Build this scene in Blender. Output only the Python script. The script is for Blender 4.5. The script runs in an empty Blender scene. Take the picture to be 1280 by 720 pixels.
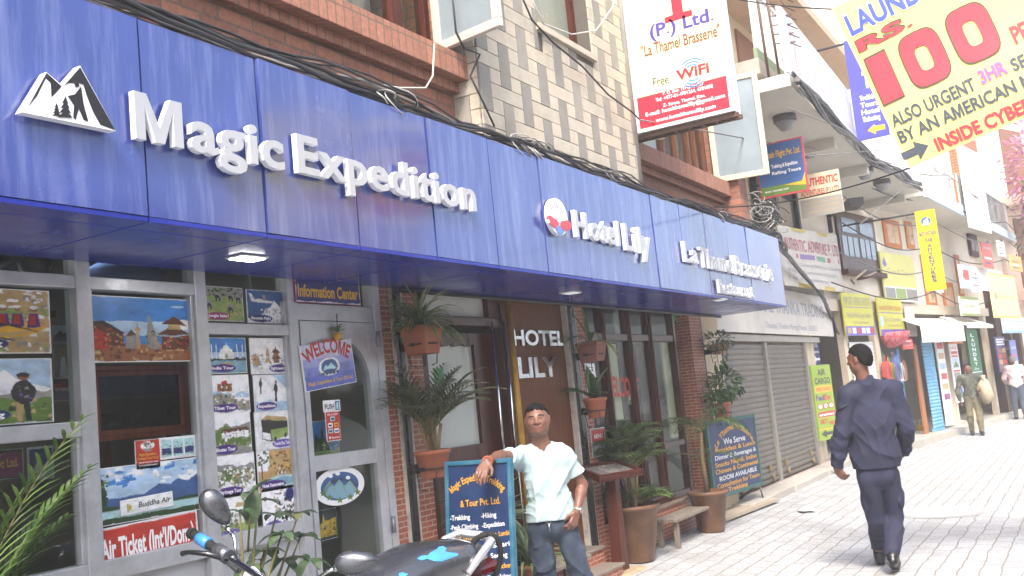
import bpy, bmesh, math, random
import numpy as np
from mathutils import Vector, Matrix
random.seed(7); rng = np.random.default_rng(7)
R_ = math.radians
scene = bpy.context.scene
col = scene.collection
# ------------------------------------------------------------------ camera
CAM_H = 1.6; FPX = 1240.0
def _axes(yaw, pitch, roll):
    yaw, pitch, r = map(math.radians, (yaw, pitch, roll))
    Z = np.array([-math.sin(r)*math.cos(pitch), -math.cos(r)*math.cos(pitch), math.sin(pitch)])
    fw = np.array([0, 0, 1.]); fh = fw-Z*(fw@Z); fh /= np.linalg.norm(fh); rt = np.cross(fh, Z)
    X = math.cos(yaw)*fh+math.sin(yaw)*rt
    return X, np.cross(Z, X), Z
AX, AY, AZ = _axes(29.95, 6.77, 5.66)
cam_d = bpy.data.cameras.new('camera'); cam = bpy.data.objects.new('camera', cam_d); col.objects.link(cam)
cam_d.sensor_fit = 'HORIZONTAL'; cam_d.sensor_width = 36; cam_d.lens = 36*FPX/1280
cam_d.clip_start = 0.05; cam_d.clip_end = 600
M4 = Matrix(((AX[0], -AX[1], -AX[2], 0), (AY[0], -AY[1], -AY[2], 0), (AZ[0], -AZ[1], -AZ[2], CAM_H), (0, 0, 0, 1)))
cam.matrix_world = M4
scene.camera = cam
# ------------------------------------------------------------------ light and sky
SUN_EL, SUN_AZ = 50, 206       # degrees; azimuth measured from +X counter-clockwise, where the sun stands
w = bpy.data.worlds.new('World'); scene.world = w; w.use_nodes = True
nt = w.node_tree; bg = nt.nodes['Background']
sky = nt.nodes.new('ShaderNodeTexSky'); sky.sky_type = 'NISHITA'; sky.sun_disc = False
sky.sun_elevation = R_(SUN_EL); sky.sun_rotation = R_(90-SUN_AZ)
sky.air_density = 1.0; sky.dust_density = 4.0; sky.ozone_density = 0.6
nt.links.new(sky.outputs[0], bg.inputs[0]); bg.inputs[1].default_value = 0.15
sd = bpy.data.lights.new('sun', 'SUN'); sun = bpy.data.objects.new('sun', sd); col.objects.link(sun)
sd.energy = 1.4; sd.angle = R_(12); sd.color = (1.0, 0.96, 0.9)
_d = Vector((math.cos(R_(SUN_EL))*math.cos(R_(SUN_AZ)), math.cos(R_(SUN_EL))*math.sin(R_(SUN_AZ)), math.sin(R_(SUN_EL))))
sun.rotation_euler = _d.to_track_quat('Z', 'Y').to_euler(); sun.location = (0, 0, 30)
vs = scene.view_settings
vs.view_transform = 'Standard'; vs.look = 'None'; vs.gamma = 1; vs.use_curve_mapping = False
vs.exposure = 1.95
# ------------------------------------------------------------------ placing: a ray of the measured camera meets a real plane
def ray(px, py):
    v = np.array([px-640, py-360, FPX]); return np.array([v@AX, v@AY, v@AZ])
def P(px, py, x=None, y=None, z=None):
    d = ray(px, py)
    t = x/d[0] if x is not None else (y/d[1] if y is not None else (z-CAM_H)/d[2])
    return Vector(d*t+[0, 0, CAM_H])
def Pd(px, py, dep):
    v = np.array([(px-640)*dep/FPX, (py-360)*dep/FPX, dep]); return Vector((v@AX, v@AY, v@AZ+CAM_H))
def gz(x, y):
    """the paving rises a little towards the house fronts"""
    a = min(1, max(0, (y-2.2)/1.8)); b = min(1, max(0, (21-x)/4)); return .13*a*b
def G(px, py):
    z = 0.
    for _ in range(12): q = P(px, py, z=z); z = gz(q.x, q.y)
    return Vector((q.x, q.y, z))
def Pv(px, py, a, b):
    """meet the vertical plane through ground points a, b"""
    n = np.array([b[1]-a[1], a[0]-b[0], 0]); d = ray(px, py)
    t = (n[0]*a[0]+n[1]*a[1])/(n@d); return Vector(d*t+[0, 0, CAM_H])
# ------------------------------------------------------------------ materials
def lin(c):
    if isinstance(c, str):
        c = c.lstrip('#'); c = [int(c[i:i+2], 16)/255 for i in (0, 2, 4)]
        return tuple(x/12.92 if x <= .04045 else ((x+.055)/1.055)**2.4 for x in c)
    return tuple(c)
_M = {}
def mat(name, c=(.5, .5, .5), rough=.6, metal=0., noise=.12, ns=6., bump=0., bs=60., spec=.5, dirt=None, da=.35, ds=3., streak=False, emit=0, coat=0, sss=0):
    if name in _M: return _M[name]
    c = lin(c)
    m = bpy.data.materials.new(name); m.use_nodes = True; n = m.node_tree.nodes; l = m.node_tree.links
    b = n['Principled BSDF']; b.inputs['Roughness'].default_value = rough; b.inputs['Metallic'].default_value = metal
    b.inputs['Specular IOR Level'].default_value = spec
    if coat: b.inputs['Coat Weight'].default_value = coat; b.inputs['Coat Roughness'].default_value = .08
    if sss:
        b.inputs['Subsurface Weight'].default_value = sss; b.inputs['Subsurface Radius'].default_value = (.012, .005, .003)
    b.inputs['Base Color'].default_value = (*c, 1)
    tc = n.new('ShaderNodeTexCoord')
    cur = None
    if noise:
        t = n.new('ShaderNodeTexNoise'); t.inputs['Scale'].default_value = ns; t.inputs['Detail'].default_value = 6; t.inputs['Roughness'].default_value = .65
        l.new(tc.outputs['Object'], t.inputs['Vector'])
        r = n.new('ShaderNodeMapRange'); r.inputs[1].default_value = .3; r.inputs[2].default_value = .7
        r.inputs[3].default_value = 1-noise; r.inputs[4].default_value = 1+noise
        l.new(t.outputs['Fac'], r.inputs[0])
        mx = n.new('ShaderNodeMix'); mx.data_type = 'RGBA'; mx.blend_type = 'MULTIPLY'; mx.inputs[0].default_value = 1
        mx.inputs[6].default_value = (*c, 1); l.new(r.outputs[0], mx.inputs[7]); cur = mx.outputs[2]
        rr = n.new('ShaderNodeMapRange'); rr.inputs[1].default_value = .3; rr.inputs[2].default_value = .7
        rr.inputs[3].default_value = max(.02, rough-.1); rr.inputs[4].default_value = min(1, rough+.1)
        l.new(t.outputs['Fac'], rr.inputs[0]); l.new(rr.outputs[0], b.inputs['Roughness'])
    if dirt is not None:
        mp = n.new('ShaderNodeMapping'); l.new(tc.outputs['Object'], mp.inputs[0])
        if streak: mp.inputs['Scale'].default_value = (ds*4, ds*4, ds*.35)
        else: mp.inputs['Scale'].default_value = (ds, ds, ds)
        t2 = n.new('ShaderNodeTexNoise'); t2.inputs['Scale'].default_value = 1; t2.inputs['Detail'].default_value = 8; t2.inputs['Roughness'].default_value = .7
        l.new(mp.outputs[0], t2.inputs['Vector'])
        r2 = n.new('ShaderNodeMapRange'); r2.inputs[1].default_value = .48; r2.inputs[2].default_value = .75; r2.inputs[3].default_value = 0; r2.inputs[4].default_value = da
        l.new(t2.outputs['Fac'], r2.inputs[0])
        m2 = n.new('ShaderNodeMix'); m2.data_type = 'RGBA'; l.new(r2.outputs[0], m2.inputs[0])
        if cur: l.new(cur, m2.inputs[6])
        else: m2.inputs[6].default_value = (*c, 1)
        m2.inputs[7].default_value = (*lin(dirt), 1); cur = m2.outputs[2]
    if cur: l.new(cur, b.inputs['Base Color'])
    if bump:
        t3 = n.new('ShaderNodeTexNoise'); t3.inputs['Scale'].default_value = bs; t3.inputs['Detail'].default_value = 4
        l.new(tc.outputs['Object'], t3.inputs['Vector'])
        bp = n.new('ShaderNodeBump'); bp.inputs['Strength'].default_value = bump; bp.inputs['Distance'].default_value = .01
        l.new(t3.outputs['Fac'], bp.inputs['Height']); l.new(bp.outputs[0], b.inputs['Normal'])
    if emit:
        b.inputs['Emission Color'].default_value = (*c, 1); b.inputs['Emission Strength'].default_value = emit
    _M[name] = m; return m
def brickmat(name, c1, c2, mortar, bw, bh, ms=.008, axis='xz', offset=.5, dirt='#6b5a4c', da=.3, rough=.85, bump=.4, freq=2, warp=0., squash=1):
    if name in _M: return _M[name]
    m = bpy.data.materials.new(name); m.use_nodes = True; n = m.node_tree.nodes; l = m.node_tree.links
    b = n['Principled BSDF']; b.inputs['Roughness'].default_value = rough
    tc = n.new('ShaderNodeTexCoord'); sp = n.new('ShaderNodeSeparateXYZ'); cb = n.new('ShaderNodeCombineXYZ')
    l.new(tc.outputs['Object'], sp.inputs[0])
    u, v = {'xz': ('X', 'Z'), 'xy': ('X', 'Y'), 'yz': ('Y', 'Z')}.get(axis, ('X', 'Z'))
    if axis == 'sum':
        ad = n.new('ShaderNodeMath'); ad.operation = 'ADD'; l.new(sp.outputs['X'], ad.inputs[0]); l.new(sp.outputs['Y'], ad.inputs[1])
        l.new(ad.outputs[0], cb.inputs[0]); l.new(sp.outputs['Z'], cb.inputs[1])
    else:
        l.new(sp.outputs[u], cb.inputs[0]); l.new(sp.outputs[v], cb.inputs[1])
    vec = cb.outputs[0]
    if warp:
        tn = n.new('ShaderNodeTexNoise'); tn.inputs['Scale'].default_value = 3.5; tn.inputs['Detail'].default_value = 3
        l.new(vec, tn.inputs['Vector'])
        vm = n.new('ShaderNodeVectorMath'); vm.operation = 'MULTIPLY_ADD'; vm.inputs[1].default_value = (warp, warp, 0)
        l.new(tn.outputs['Color'], vm.inputs[0]); l.new(vec, vm.inputs[2]); vec = vm.outputs[0]
    t = n.new('ShaderNodeTexBrick'); t.offset = offset; t.offset_frequency = freq; t.squash = squash
    t.inputs['Scale'].default_value = 1; t.inputs['Brick Width'].default_value = bw; t.inputs['Row Height'].default_value = bh
    t.inputs['Mortar Size'].default_value = ms; t.inputs['Mortar Smooth'].default_value = .2; t.inputs['Bias'].default_value = 0
    t.inputs['Color1'].default_value = (*lin(c1), 1); t.inputs['Color2'].default_value = (*lin(c2), 1); t.inputs['Mortar'].default_value = (*lin(mortar), 1)
    l.new(vec, t.inputs['Vector'])
    tn = n.new('ShaderNodeTexNoise'); tn.inputs['Scale'].default_value = 2.2; tn.inputs['Detail'].default_value = 9; tn.inputs['Roughness'].default_value = .7
    l.new(tc.outputs['Object'], tn.inputs['Vector'])
    r2 = n.new('ShaderNodeMapRange'); r2.inputs[1].default_value = .45; r2.inputs[2].default_value = .75; r2.inputs[3].default_value = 0; r2.inputs[4].default_value = da
    l.new(tn.outputs['Fac'], r2.inputs[0])
    m2 = n.new('ShaderNodeMix'); m2.data_type = 'RGBA'; l.new(r2.outputs[0], m2.inputs[0]); l.new(t.outputs['Color'], m2.inputs[6]); m2.inputs[7].default_value = (*lin(dirt), 1)
    tf = n.new('ShaderNodeTexNoise'); tf.inputs['Scale'].default_value = 40; tf.inputs['Detail'].default_value = 4; l.new(tc.outputs['Object'], tf.inputs['Vector'])
    rf = n.new('ShaderNodeMapRange'); rf.inputs[1].default_value = .3; rf.inputs[2].default_value = .7; rf.inputs[3].default_value = .82; rf.inputs[4].default_value = 1.15
    l.new(tf.outputs['Fac'], rf.inputs[0])
    m3 = n.new('ShaderNodeMix'); m3.data_type = 'RGBA'; m3.blend_type = 'MULTIPLY'; m3.inputs[0].default_value = 1; l.new(m2.outputs[2], m3.inputs[6]); l.new(rf.outputs[0], m3.inputs[7])
    l.new(m3.outputs[2], b.inputs['Base Color'])
    h = n.new('ShaderNodeMath'); h.operation = 'MULTIPLY_ADD'; h.inputs[1].default_value = -1; l.new(t.outputs['Fac'], h.inputs[0])
    hs = n.new('ShaderNodeMath'); hs.operation = 'MULTIPLY'; hs.inputs[1].default_value = .35; l.new(tf.outputs['Fac'], hs.inputs[0]); l.new(hs.outputs[0], h.inputs[2])
    bp = n.new('ShaderNodeBump'); bp.inputs['Strength'].default_value = bump; bp.inputs['Distance'].default_value = .012
    l.new(h.outputs[0], bp.inputs['Height']); l.new(bp.outputs[0], b.inputs['Normal'])
    _M[name] = m; return m
def glassmat(name, tint=(.85, .9, .88), refl=.06, rough=.0):
    if name in _M: return _M[name]
    m = bpy.data.materials.new(name); m.use_nodes = True; n = m.node_tree.nodes; l = m.node_tree.links
    n.remove(n['Principled BSDF']); o = n['Material Output']
    t = n.new('ShaderNodeBsdfTransparent'); t.inputs[0].default_value = (*tint, 1)
    g = n.new('ShaderNodeBsdfGlossy'); g.inputs['Roughness'].default_value = rough
    f = n.new('ShaderNodeLayerWeight'); f.inputs[0].default_value = .5
    pw = n.new('ShaderNodeMath'); pw.operation = 'POWER'; pw.inputs[1].default_value = 5; l.new(f.outputs['Facing'], pw.inputs[0])
    ma = n.new('ShaderNodeMath'); ma.operation = 'MULTIPLY_ADD'; ma.inputs[1].default_value = .4; ma.inputs[2].default_value = refl*.5; l.new(pw.outputs[0], ma.inputs[0])
    mx = n.new('ShaderNodeMixShader'); l.new(ma.outputs[0], mx.inputs[0]); l.new(t.outputs[0], mx.inputs[1]); l.new(g.outputs[0], mx.inputs[2])
    l.new(mx.outputs[0], o.inputs[0]); _M[name] = m; return m
def leafmat(name, c, c2, rough=.45, trans=.25):
    if name in _M: return _M[name]
    m = bpy.data.materials.new(name); m.use_nodes = True; n = m.node_tree.nodes; l = m.node_tree.links
    b = n['Principled BSDF']; b.inputs['Roughness'].default_value = rough
    g = n.new('ShaderNodeNewGeometry'); r = n.new('ShaderNodeValToRGB'); cr = r.color_ramp; c, c2 = lin(c), lin(c2); dry = lin('#8a7646')
    cr.elements[0].color = (*[x*.75 for x in c], 1); cr.elements[1].color = (*[(x+y)/2 for x, y in zip(c2, dry)], 1)
    for pos, q in ((.25, c), (.6, tuple((x+y)/2 for x, y in zip(c, c2))), (.93, c2)): e_ = cr.elements.new(pos); e_.color = (*q, 1)
    l.new(g.outputs['Random Per Island'], r.inputs[0])
    tcn = n.new('ShaderNodeTexCoord'); tn = n.new('ShaderNodeTexNoise'); tn.inputs['Scale'].default_value = 28; tn.inputs['Detail'].default_value = 5; l.new(tcn.outputs['Object'], tn.inputs['Vector'])
    mr = n.new('ShaderNodeMapRange'); mr.inputs[1].default_value = .5; mr.inputs[2].default_value = .72; mr.inputs[3].default_value = 0; mr.inputs[4].default_value = .45; l.new(tn.outputs['Fac'], mr.inputs[0])
    dm = n.new('ShaderNodeMix'); dm.data_type = 'RGBA'; l.new(mr.outputs[0], dm.inputs[0]); l.new(r.outputs[0], dm.inputs[6]); dm.inputs[7].default_value = (*lin('#8c8a78'), 1)
    l.new(dm.outputs[2], b.inputs['Base Color'])
    tr = n.new('ShaderNodeBsdfTranslucent'); l.new(dm.outputs[2], tr.inputs[0])
    mx = n.new('ShaderNodeMixShader'); mx.inputs[0].default_value = trans; l.new(b.outputs[0], mx.inputs[1]); l.new(tr.outputs[0], mx.inputs[2])
    l.new(mx.outputs[0], n['Material Output'].inputs[0]); _M[name] = m; return m
def woodmat(name, c1, c2, scale=(3, 3, .35), rough=.35, coat=.3):
    if name in _M: return _M[name]
    coat *= .45
    m = bpy.data.materials.new(name); m.use_nodes = True; n = m.node_tree.nodes; l = m.node_tree.links
    b = n['Principled BSDF']; b.inputs['Roughness'].default_value = rough; b.inputs['Coat Weight'].default_value = coat; b.inputs['Coat Roughness'].default_value = .1; b.inputs['Specular IOR Level'].default_value = .15
    tc = n.new('ShaderNodeTexCoord'); mp = n.new('ShaderNodeMapping'); mp.inputs['Scale'].default_value = [s*6 for s in scale]; l.new(tc.outputs['Object'], mp.inputs[0])
    t = n.new('ShaderNodeTexNoise'); t.inputs['Scale'].default_value = 1.5; t.inputs['Detail'].default_value = 8; t.inputs['Distortion'].default_value = 1.2; l.new(mp.outputs[0], t.inputs['Vector'])
    r = n.new('ShaderNodeValToRGB'); r.color_ramp.elements[0].position = .3; r.color_ramp.elements[1].position = .7
    r.color_ramp.elements[0].color = (*lin(c1), 1); r.color_ramp.elements[1].color = (*lin(c2), 1)
    l.new(t.outputs['Fac'], r.inputs[0]); l.new(r.outputs[0], b.inputs['Base Color']); _M[name] = m; return m
# ------------------------------------------------------------------ mesh building
class Frame:
    def __init__(s, o, u, v=None):
        s.o = Vector(o); s.u = Vector(u).normalized(); s.v = (Vector(v) if v is not None else Vector((0, 0, 1))).normalized()
        s.n = s.u.cross(s.v).normalized()
    def __call__(s, u, v, n=0): return s.o+s.u*u+s.v*v+s.n*n
WORLD = None
def FX(y, x=0., z=0.): return Frame((x, y, z), (1, 0, 0))     # facade frame: u along the street, v up, n towards the street
class MB:
    def __init__(s): s.v = []; s.f = []; s.m = []; s.sm = []
    def add(s, vs, fs, m=0, smooth=False):
        o = len(s.v); s.v += [Vector(p) for p in vs]
        for f in fs: s.f.append([o+i for i in f]); s.m.append(m); s.sm.append(smooth)
    def box(s, a, b, m=0, fr=None):
        x0, y0, z0 = [min(a[i], b[i]) for i in range(3)]; x1, y1, z1 = [max(a[i], b[i]) for i in range(3)]
        c = [(x0, y0, z0), (x1, y0, z0), (x1, y1, z0), (x0, y1, z0), (x0, y0, z1), (x1, y0, z1), (x1, y1, z1), (x0, y1, z1)]
        if fr: c = [fr(*p) for p in c]
        s.add(c, [(3, 2, 1, 0), (4, 5, 6, 7), (0, 1, 5, 4), (1, 2, 6, 5), (2, 3, 7, 6), (3, 0, 4, 7)], m)
    def prism(s, poly, fr, n0, n1, m=0, side=None):
        k = len(poly); a = [fr(u, v, n0) for u, v in poly]; b = [fr(u, v, n1) for u, v in poly]
        area = sum(poly[i][0]*poly[(i+1) % k][1]-poly[(i+1) % k][0]*poly[i][1] for i in range(k))
        top = list(range(k, 2*k)); bot = list(range(k))[::-1]
        sd_ = [(i, (i+1) % k, k+(i+1) % k, k+i) for i in range(k)]
        if area < 0: top = top[::-1]; bot = bot[::-1]; sd_ = [q[::-1] for q in sd_]
        s.add(a+b, [top, bot], m); o = len(s.v)-2*k
        for q in sd_: s.f.append([o+i for i in q]); s.m.append(m if side is None else side); s.sm.append(False)
    def poly(s, pts, fr, n, m=0):
        k = len(pts); area = sum(pts[i][0]*pts[(i+1) % k][1]-pts[(i+1) % k][0]*pts[i][1] for i in range(k))
        p = [fr(u, v, n) for u, v in pts]
        s.add(p, [list(range(k)) if area > 0 else list(range(k))[::-1]], m)
    def tube(s, pts, r, n=8, m=0, caps=True, closed=False):
        pts = [Vector(p) for p in pts]; K = len(pts)
        rr = r if isinstance(r, (list, tuple)) else [r]*K
        up = None; vs = []
        for i, p in enumerate(pts):
            if closed: t = (pts[(i+1) % K]-pts[i-1])
            else: t = pts[min(i+1, K-1)]-pts[max(i-1, 0)]
            t = t.normalized() if t.length > 1e-9 else Vector((0, 0, 1))
            if up is None:
                up = Vector((0, 0, 1)) if abs(t.z) < .9 else Vector((1, 0, 0))
            a = t.cross(up)
            if a.length < 1e-6: a = t.orthogonal()
            a.normalize(); b = a.cross(t).normalized(); up = b
            for k in range(n):
                an = 2*math.pi*k/n; vs.append(p+(a*math.cos(an)+b*math.sin(an))*rr[i])
        fs = []
        for i in range(K if closed else K-1):
            for k in range(n):
                a0 = i*n+k; a1 = i*n+(k+1) % n; j = ((i+1) % K)*n
                fs.append((a0, a1, j+(k+1) % n, j+k))
        s.add(vs, fs, m, True)
        if caps and not closed:
            o = len(s.v)-len(vs)
            s.f.append([o+k for k in range(n)][::-1]); s.m.append(m); s.sm.append(False)
            s.f.append([o+(K-1)*n+k for k in range(n)]); s.m.append(m); s.sm.append(False)
    def lathe(s, prof, c, n=28, m=0, axis=None, smooth=True, cap=True):
        c = Vector(c); vs = []; fs = []
        Q = Vector((0, 0, 1)).rotation_difference(Vector(axis)).to_matrix() if axis is not None else Matrix.Identity(3)
        for r, z in prof:
            for k in range(n):
                a = 2*math.pi*k/n; vs.append(c+Q@Vector((r*math.cos(a), r*math.sin(a), z)))
        for i in range(len(prof)-1):
            for k in range(n): fs.append((i*n+k, i*n+(k+1) % n, (i+1)*n+(k+1) % n, (i+1)*n+k))
        s.add(vs, fs, m, smooth); o = len(s.v)-len(vs)
        if not cap: return
        if prof[0][0] > 1e-5: s.f.append([o+k for k in range(n)][::-1]); s.m.append(m); s.sm.append(False)
        if prof[-1][0] > 1e-5: s.f.append([o+(len(prof)-1)*n+k for k in range(n)]); s.m.append(m); s.sm.append(False)
    def blade(s, p, d, L, wd, droop=.5, seg=4, m=0, side=None, tip=.15, fold=.25):
        """one leaf blade that bends down along its length"""
        p = Vector(p); d = Vector(d).normalized(); sd_ = d.cross(Vector((0, 0, 1)))
        if sd_.length < .05: sd_ = Vector((1, 0, 0))
        sd_ = Vector(side).normalized() if side is not None else sd_.normalized()
        vs = []; fs = []; cur = p.copy(); dr = d.copy()
        for i in range(seg+1):
            t = i/seg; wv = wd*(math.sin(math.pi*min(1, .12+t*.88))**.7) if i < seg else wd*tip*.3
            up = sd_.cross(dr).normalized()
            vs += [cur-sd_*wv*.5+up*wv*fold, cur, cur+sd_*wv*.5+up*wv*fold]
            cur = cur+dr*(L/seg); dr = (dr+Vector((0, 0, -droop/seg))).normalized()
        for i in range(seg):
            a = i*3; fs += [(a, a+1, a+4, a+3), (a+1, a+2, a+5, a+4)]
        s.add(vs, fs, m, True)
    def build(s, name, mats, parent=None, origin=None, label=None, bevel=0, kind=None):
        mats = mats if isinstance(mats, (list, tuple)) else [mats]
        if parent is not None: o = origin_of(parent)
        elif origin is not None: o = Vector(origin)
        else:
            xs = [p.x for p in s.v]; ys = [p.y for p in s.v]; zs = [p.z for p in s.v]
            o = Vector(((min(xs)+max(xs))/2, (min(ys)+max(ys))/2, min(zs)))
        me = bpy.data.meshes.new(name); me.from_pydata([p-o for p in s.v], [], s.f)
        for q in mats: me.materials.append(q)
        me.polygons.foreach_set('material_index', s.m); me.polygons.foreach_set('use_smooth', s.sm); me.update()
        ob = bpy.data.objects.new(name, me); col.objects.link(ob)
        if parent is not None: ob.parent = parent
        else: ob.location = o
        if label: ob['label'] = label
        if kind: ob['kind'] = kind
        if bevel:
            b = ob.modifiers.new('bevel', 'BEVEL'); b.width = bevel; b.segments = 2; b.limit_method = 'ANGLE'; b.angle_limit = R_(40)
        ob['_o'] = list(o); return ob
def origin_of(o): return Vector(o['_o'])
def thing(name, label, cat, loc, group=None):
    o = bpy.data.objects.new(name, None); col.objects.link(o); o.location = loc; o.empty_display_size = .1
    o['label'] = label; o['category'] = cat; o['_o'] = list(loc)
    if group: o['group'] = group
    return o
def tag(o, label, cat, group=None):
    o['label'] = label; o['category'] = cat
    if group: o['group'] = group
    return o
def structure(o): o['kind'] = 'structure'; return o
# ------------------------------------------------------------------ lettering (built-in font, turned into mesh)
_tx = {}; _gl = {}
def _raw(body, off, shear):
    cu = bpy.data.curves.new('t', 'FONT'); cu.body = body; cu.size = 1; cu.offset = off; cu.shear = shear; cu.resolution_u = 3
    ob = bpy.data.objects.new('t', cu); me = ob.to_mesh()
    vs = np.array([v.co[:] for v in me.vertices]) if len(me.vertices) else np.zeros((0, 3)); fs = [list(p.vertices) for p in me.polygons]; A = sum(p.area for p in me.polygons)
    ob.to_mesh_clear(); bpy.data.objects.remove(ob); bpy.data.curves.remove(cu); return vs, fs, A
def glyph(c, bold, shear):
    k = (c, bold, shear)
    if k not in _gl:
        bar = _raw('|', 0, 0)[0][:, 0].max(); two = _raw(c+'|', 0, 0)[0]; adv = two[:, 0].max()-bar
        vs, fs, A0 = _raw(c, 0, shear)
        if c == 'M' and bold:
            x0, x1, H = vs[:, 0].min()-bold, vs[:, 0].max()+bold, .682+bold; s = .093+2*bold; W = x1-x0; q = .46*s
            pts = [(0, -bold), (s, -bold), (s, H*.72), (W/2-q, -bold), (W/2+q, -bold), (W-s, H*.72), (W-s, -bold), (W, -bold), (W, H), (W-1.25*s, H), (W/2, H*.3), (1.25*s, H), (0, H)]
            vs = np.array([(x0+p[0]+shear*p[1], p[1], 0) for p in pts]); fs = [list(range(len(pts)))]
        elif bold and len(vs):
            for o in (bold, bold*.93, bold*1.07, bold*.8, bold*.6):
                v2, f2, A = _raw(c, o, shear)
                if A0*1.01 < A < A0*(1+o*38): vs, fs = v2, f2; break
        _gl[k] = (vs, fs, adv)
    return _gl[k]
def text_geo(body, bold, shear, spacing=1.0):
    k = (body, bold, shear, spacing)
    if k not in _tx:
        x = 0; V = []; F = []; o = 0
        for c in body:
            vs, fs, adv = glyph(c, bold, shear)
            if len(vs): V.append(vs+np.array([x, 0, 0])); F += [[o+i for i in f] for f in fs]; o += len(vs)
            x += adv*spacing
        _tx[k] = (np.concatenate(V) if V else np.zeros((0, 3)), F)
    return _tx[k]
def text(mb, fr, body, u0, v0, u1=None, h=.1, n=.002, depth=0., m=0, bold=.015, shear=0., arc=None, rot=0, align='l', side=None, cap=.72, fit=True, spacing=1.0):
    """lettering with its base line from (u0,v0); u1 fits the width; h is the height of a capital"""
    vs, fs = text_geo(body, bold, shear, spacing)
    if not len(vs): return
    x0, x1 = vs[:, 0].min(), vs[:, 0].max(); sy = h/cap
    sx = (u1-u0)/(x1-x0) if u1 is not None else sy
    X = (vs[:, 0]-x0)*sx; Y = vs[:, 1]*sy; W = (x1-x0)*sx
    if u1 is None:
        if align == 'c': u0 = u0-W/2
        if align == 'r': u0 = u0-W
    if arc:
        th = (X-W/2)/arc; rr = arc+Y; X = W/2+rr*np.sin(th); Y = rr*np.cos(th)-arc
    if rot: X, Y = X*math.cos(rot)-Y*math.sin(rot), X*math.sin(rot)+Y*math.cos(rot)
    pts = [(u0+a, v0+b) for a, b in zip(X, Y)]
    if depth == 0:
        mb.add([fr(a, b, n) for a, b in pts], fs, m); return
    k = len(pts); top = [fr(a, b, n+depth) for a, b in pts]; bot = [fr(a, b, n) for a, b in pts]
    ed = {}
    for f in fs:
        for i in range(len(f)): ed[(f[i], f[(i+1) % len(f)])] = 1
    sidef = [(a, k+a, k+b, b) for (a, b) in ed if (b, a) not in ed]
    mb.add(top+bot, fs, m); o = len(mb.v)-2*k
    sidef = [(b_, a_, k+a_, k+b_) for (a_, b_) in ed if (b_, a_) not in ed]
    for q in sidef: mb.f.append([o+i for i in q]); mb.m.append(m if side is None else side); mb.sm.append(False)
def ell(cx, cy, rx, ry, n=28, a0=0, a1=2*math.pi): return [(cx+rx*math.cos(a0+(a1-a0)*i/n), cy+ry*math.sin(a0+(a1-a0)*i/n)) for i in range(n)]
def rect(u0, v0, u1, v1): return [(u0, v0), (u1, v0), (u1, v1), (u0, v1)]
def catenary(a, b, sag, n=14):
    a = Vector(a); b = Vector(b); return [a.lerp(b, i/n)-Vector((0, 0, sag*4*(i/n)*(1-i/n))) for i in range(n+1)]
def rpx(x0, y0, x1, y1, y):
    a = P(x0, y0, y=y); b = P(x1, y1, y=y); return a.x, b.z, b.x, a.z      # x0,z0,x1,z1
# ================================================================== palette
BLUE = mat('fascia_blue', '#344284', rough=.2, noise=.09, ns=2.5, dirt='#7d86b0', da=.6, ds=2.6, streak=True, spec=.5, coat=.7)
NAVY = mat('soffit_navy', '#27328a', rough=.2, noise=.05, ns=3, spec=.2)
DARK = mat('dark_gap', '#15151a', rough=.8)
WLET = mat('letter_white', '#a3a5aa', rough=.35, noise=.05, ns=5, dirt='#a5a6aa', da=.4, ds=6)
WSID = mat('letter_side', '#dcdfe3', rough=.4, noise=.03)
ALU = mat('aluminium', '#bfc2c6', rough=.38, metal=.45, noise=.1, ns=12, dirt='#74767a', da=.45, ds=5)
BRICK = brickmat('red_brick', '#9b674f', '#865745', '#6a594c', .235, .077, .007, axis='sum', dirt='#5d4338', da=.35)
ROWL = brickmat('rowlock_brick', '#a5715b', '#92624f', '#705d4e', .072, .3, .006, axis='sum', offset=0, dirt='#6b4a3d', da=.3)
TILE = brickmat('brick_tile', '#a0593f', '#8d4a33', '#b59a86', .125, .036, .0045, axis='sum', dirt='#5f4437', da=.25, rough=.55, bump=.25)
WOODD = woodmat('dark_wood', '#2b1009', '#4f2414', rough=.28, coat=.5)
WOODM = woodmat('mid_wood', '#4f2a12', '#6c3d1a', scale=(6, 6, .4), rough=.45, coat=.0)
WOODR = woodmat('red_wood', '#3c1a12', '#54291c', rough=.45, coat=.2)
CREAMW = mat('cream_paint', '#cdbf9f', rough=.6, noise=.08, dirt='#8c7c60', da=.4, ds=6)
GLASS = glassmat('window_glass'); GLASSD = glassmat('grey_glass', tint=(.55, .6, .6))
BLACK = mat('black_paint', '#0f0f10', rough=.45, noise=.1)
WHITE = mat('white_paint', '#d8d8d4', rough=.5, noise=.05, ns=4, dirt='#a5a199', da=.3, ds=3)
STEEL = mat('steel_grey', '#7d8084', rough=.45, metal=.6, noise=.1)
CONC = mat('concrete', '#a39d94', rough=.9, noise=.12, ns=7, bump=.4, bs=50, dirt='#6d675e', da=.4, ds=2)
PLAST = mat('cream_plaster', '#d8c7a6', rough=.85, noise=.06, dirt='#a08f73', da=.35, ds=1.5, bump=.15, bs=40)
WALLIN = mat('interior_wall', '#8d897c', rough=.8, noise=.06)
FLOORIN = mat('interior_floor', '#57504a', rough=.4, noise=.1)
LAMP = mat('lit_lamp', (1, .97, .92), rough=.4, noise=0, emit=10.0)
WARM = mat('warm_bulb', (1, .62, .28), rough=.4, noise=0, emit=25.0)
CABLE = mat('cable_black', '#242426', rough=.6, noise=.2, ns=20)
CABLEG = mat('cable_grey', '#6e6c6a', rough=.7, noise=.2, ns=20)
CABLEW = mat('cable_white', '#b5b3ad', rough=.6, noise=.1)
INK = mat('ink_black', '#17171a', rough=.6, noise=0)
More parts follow.
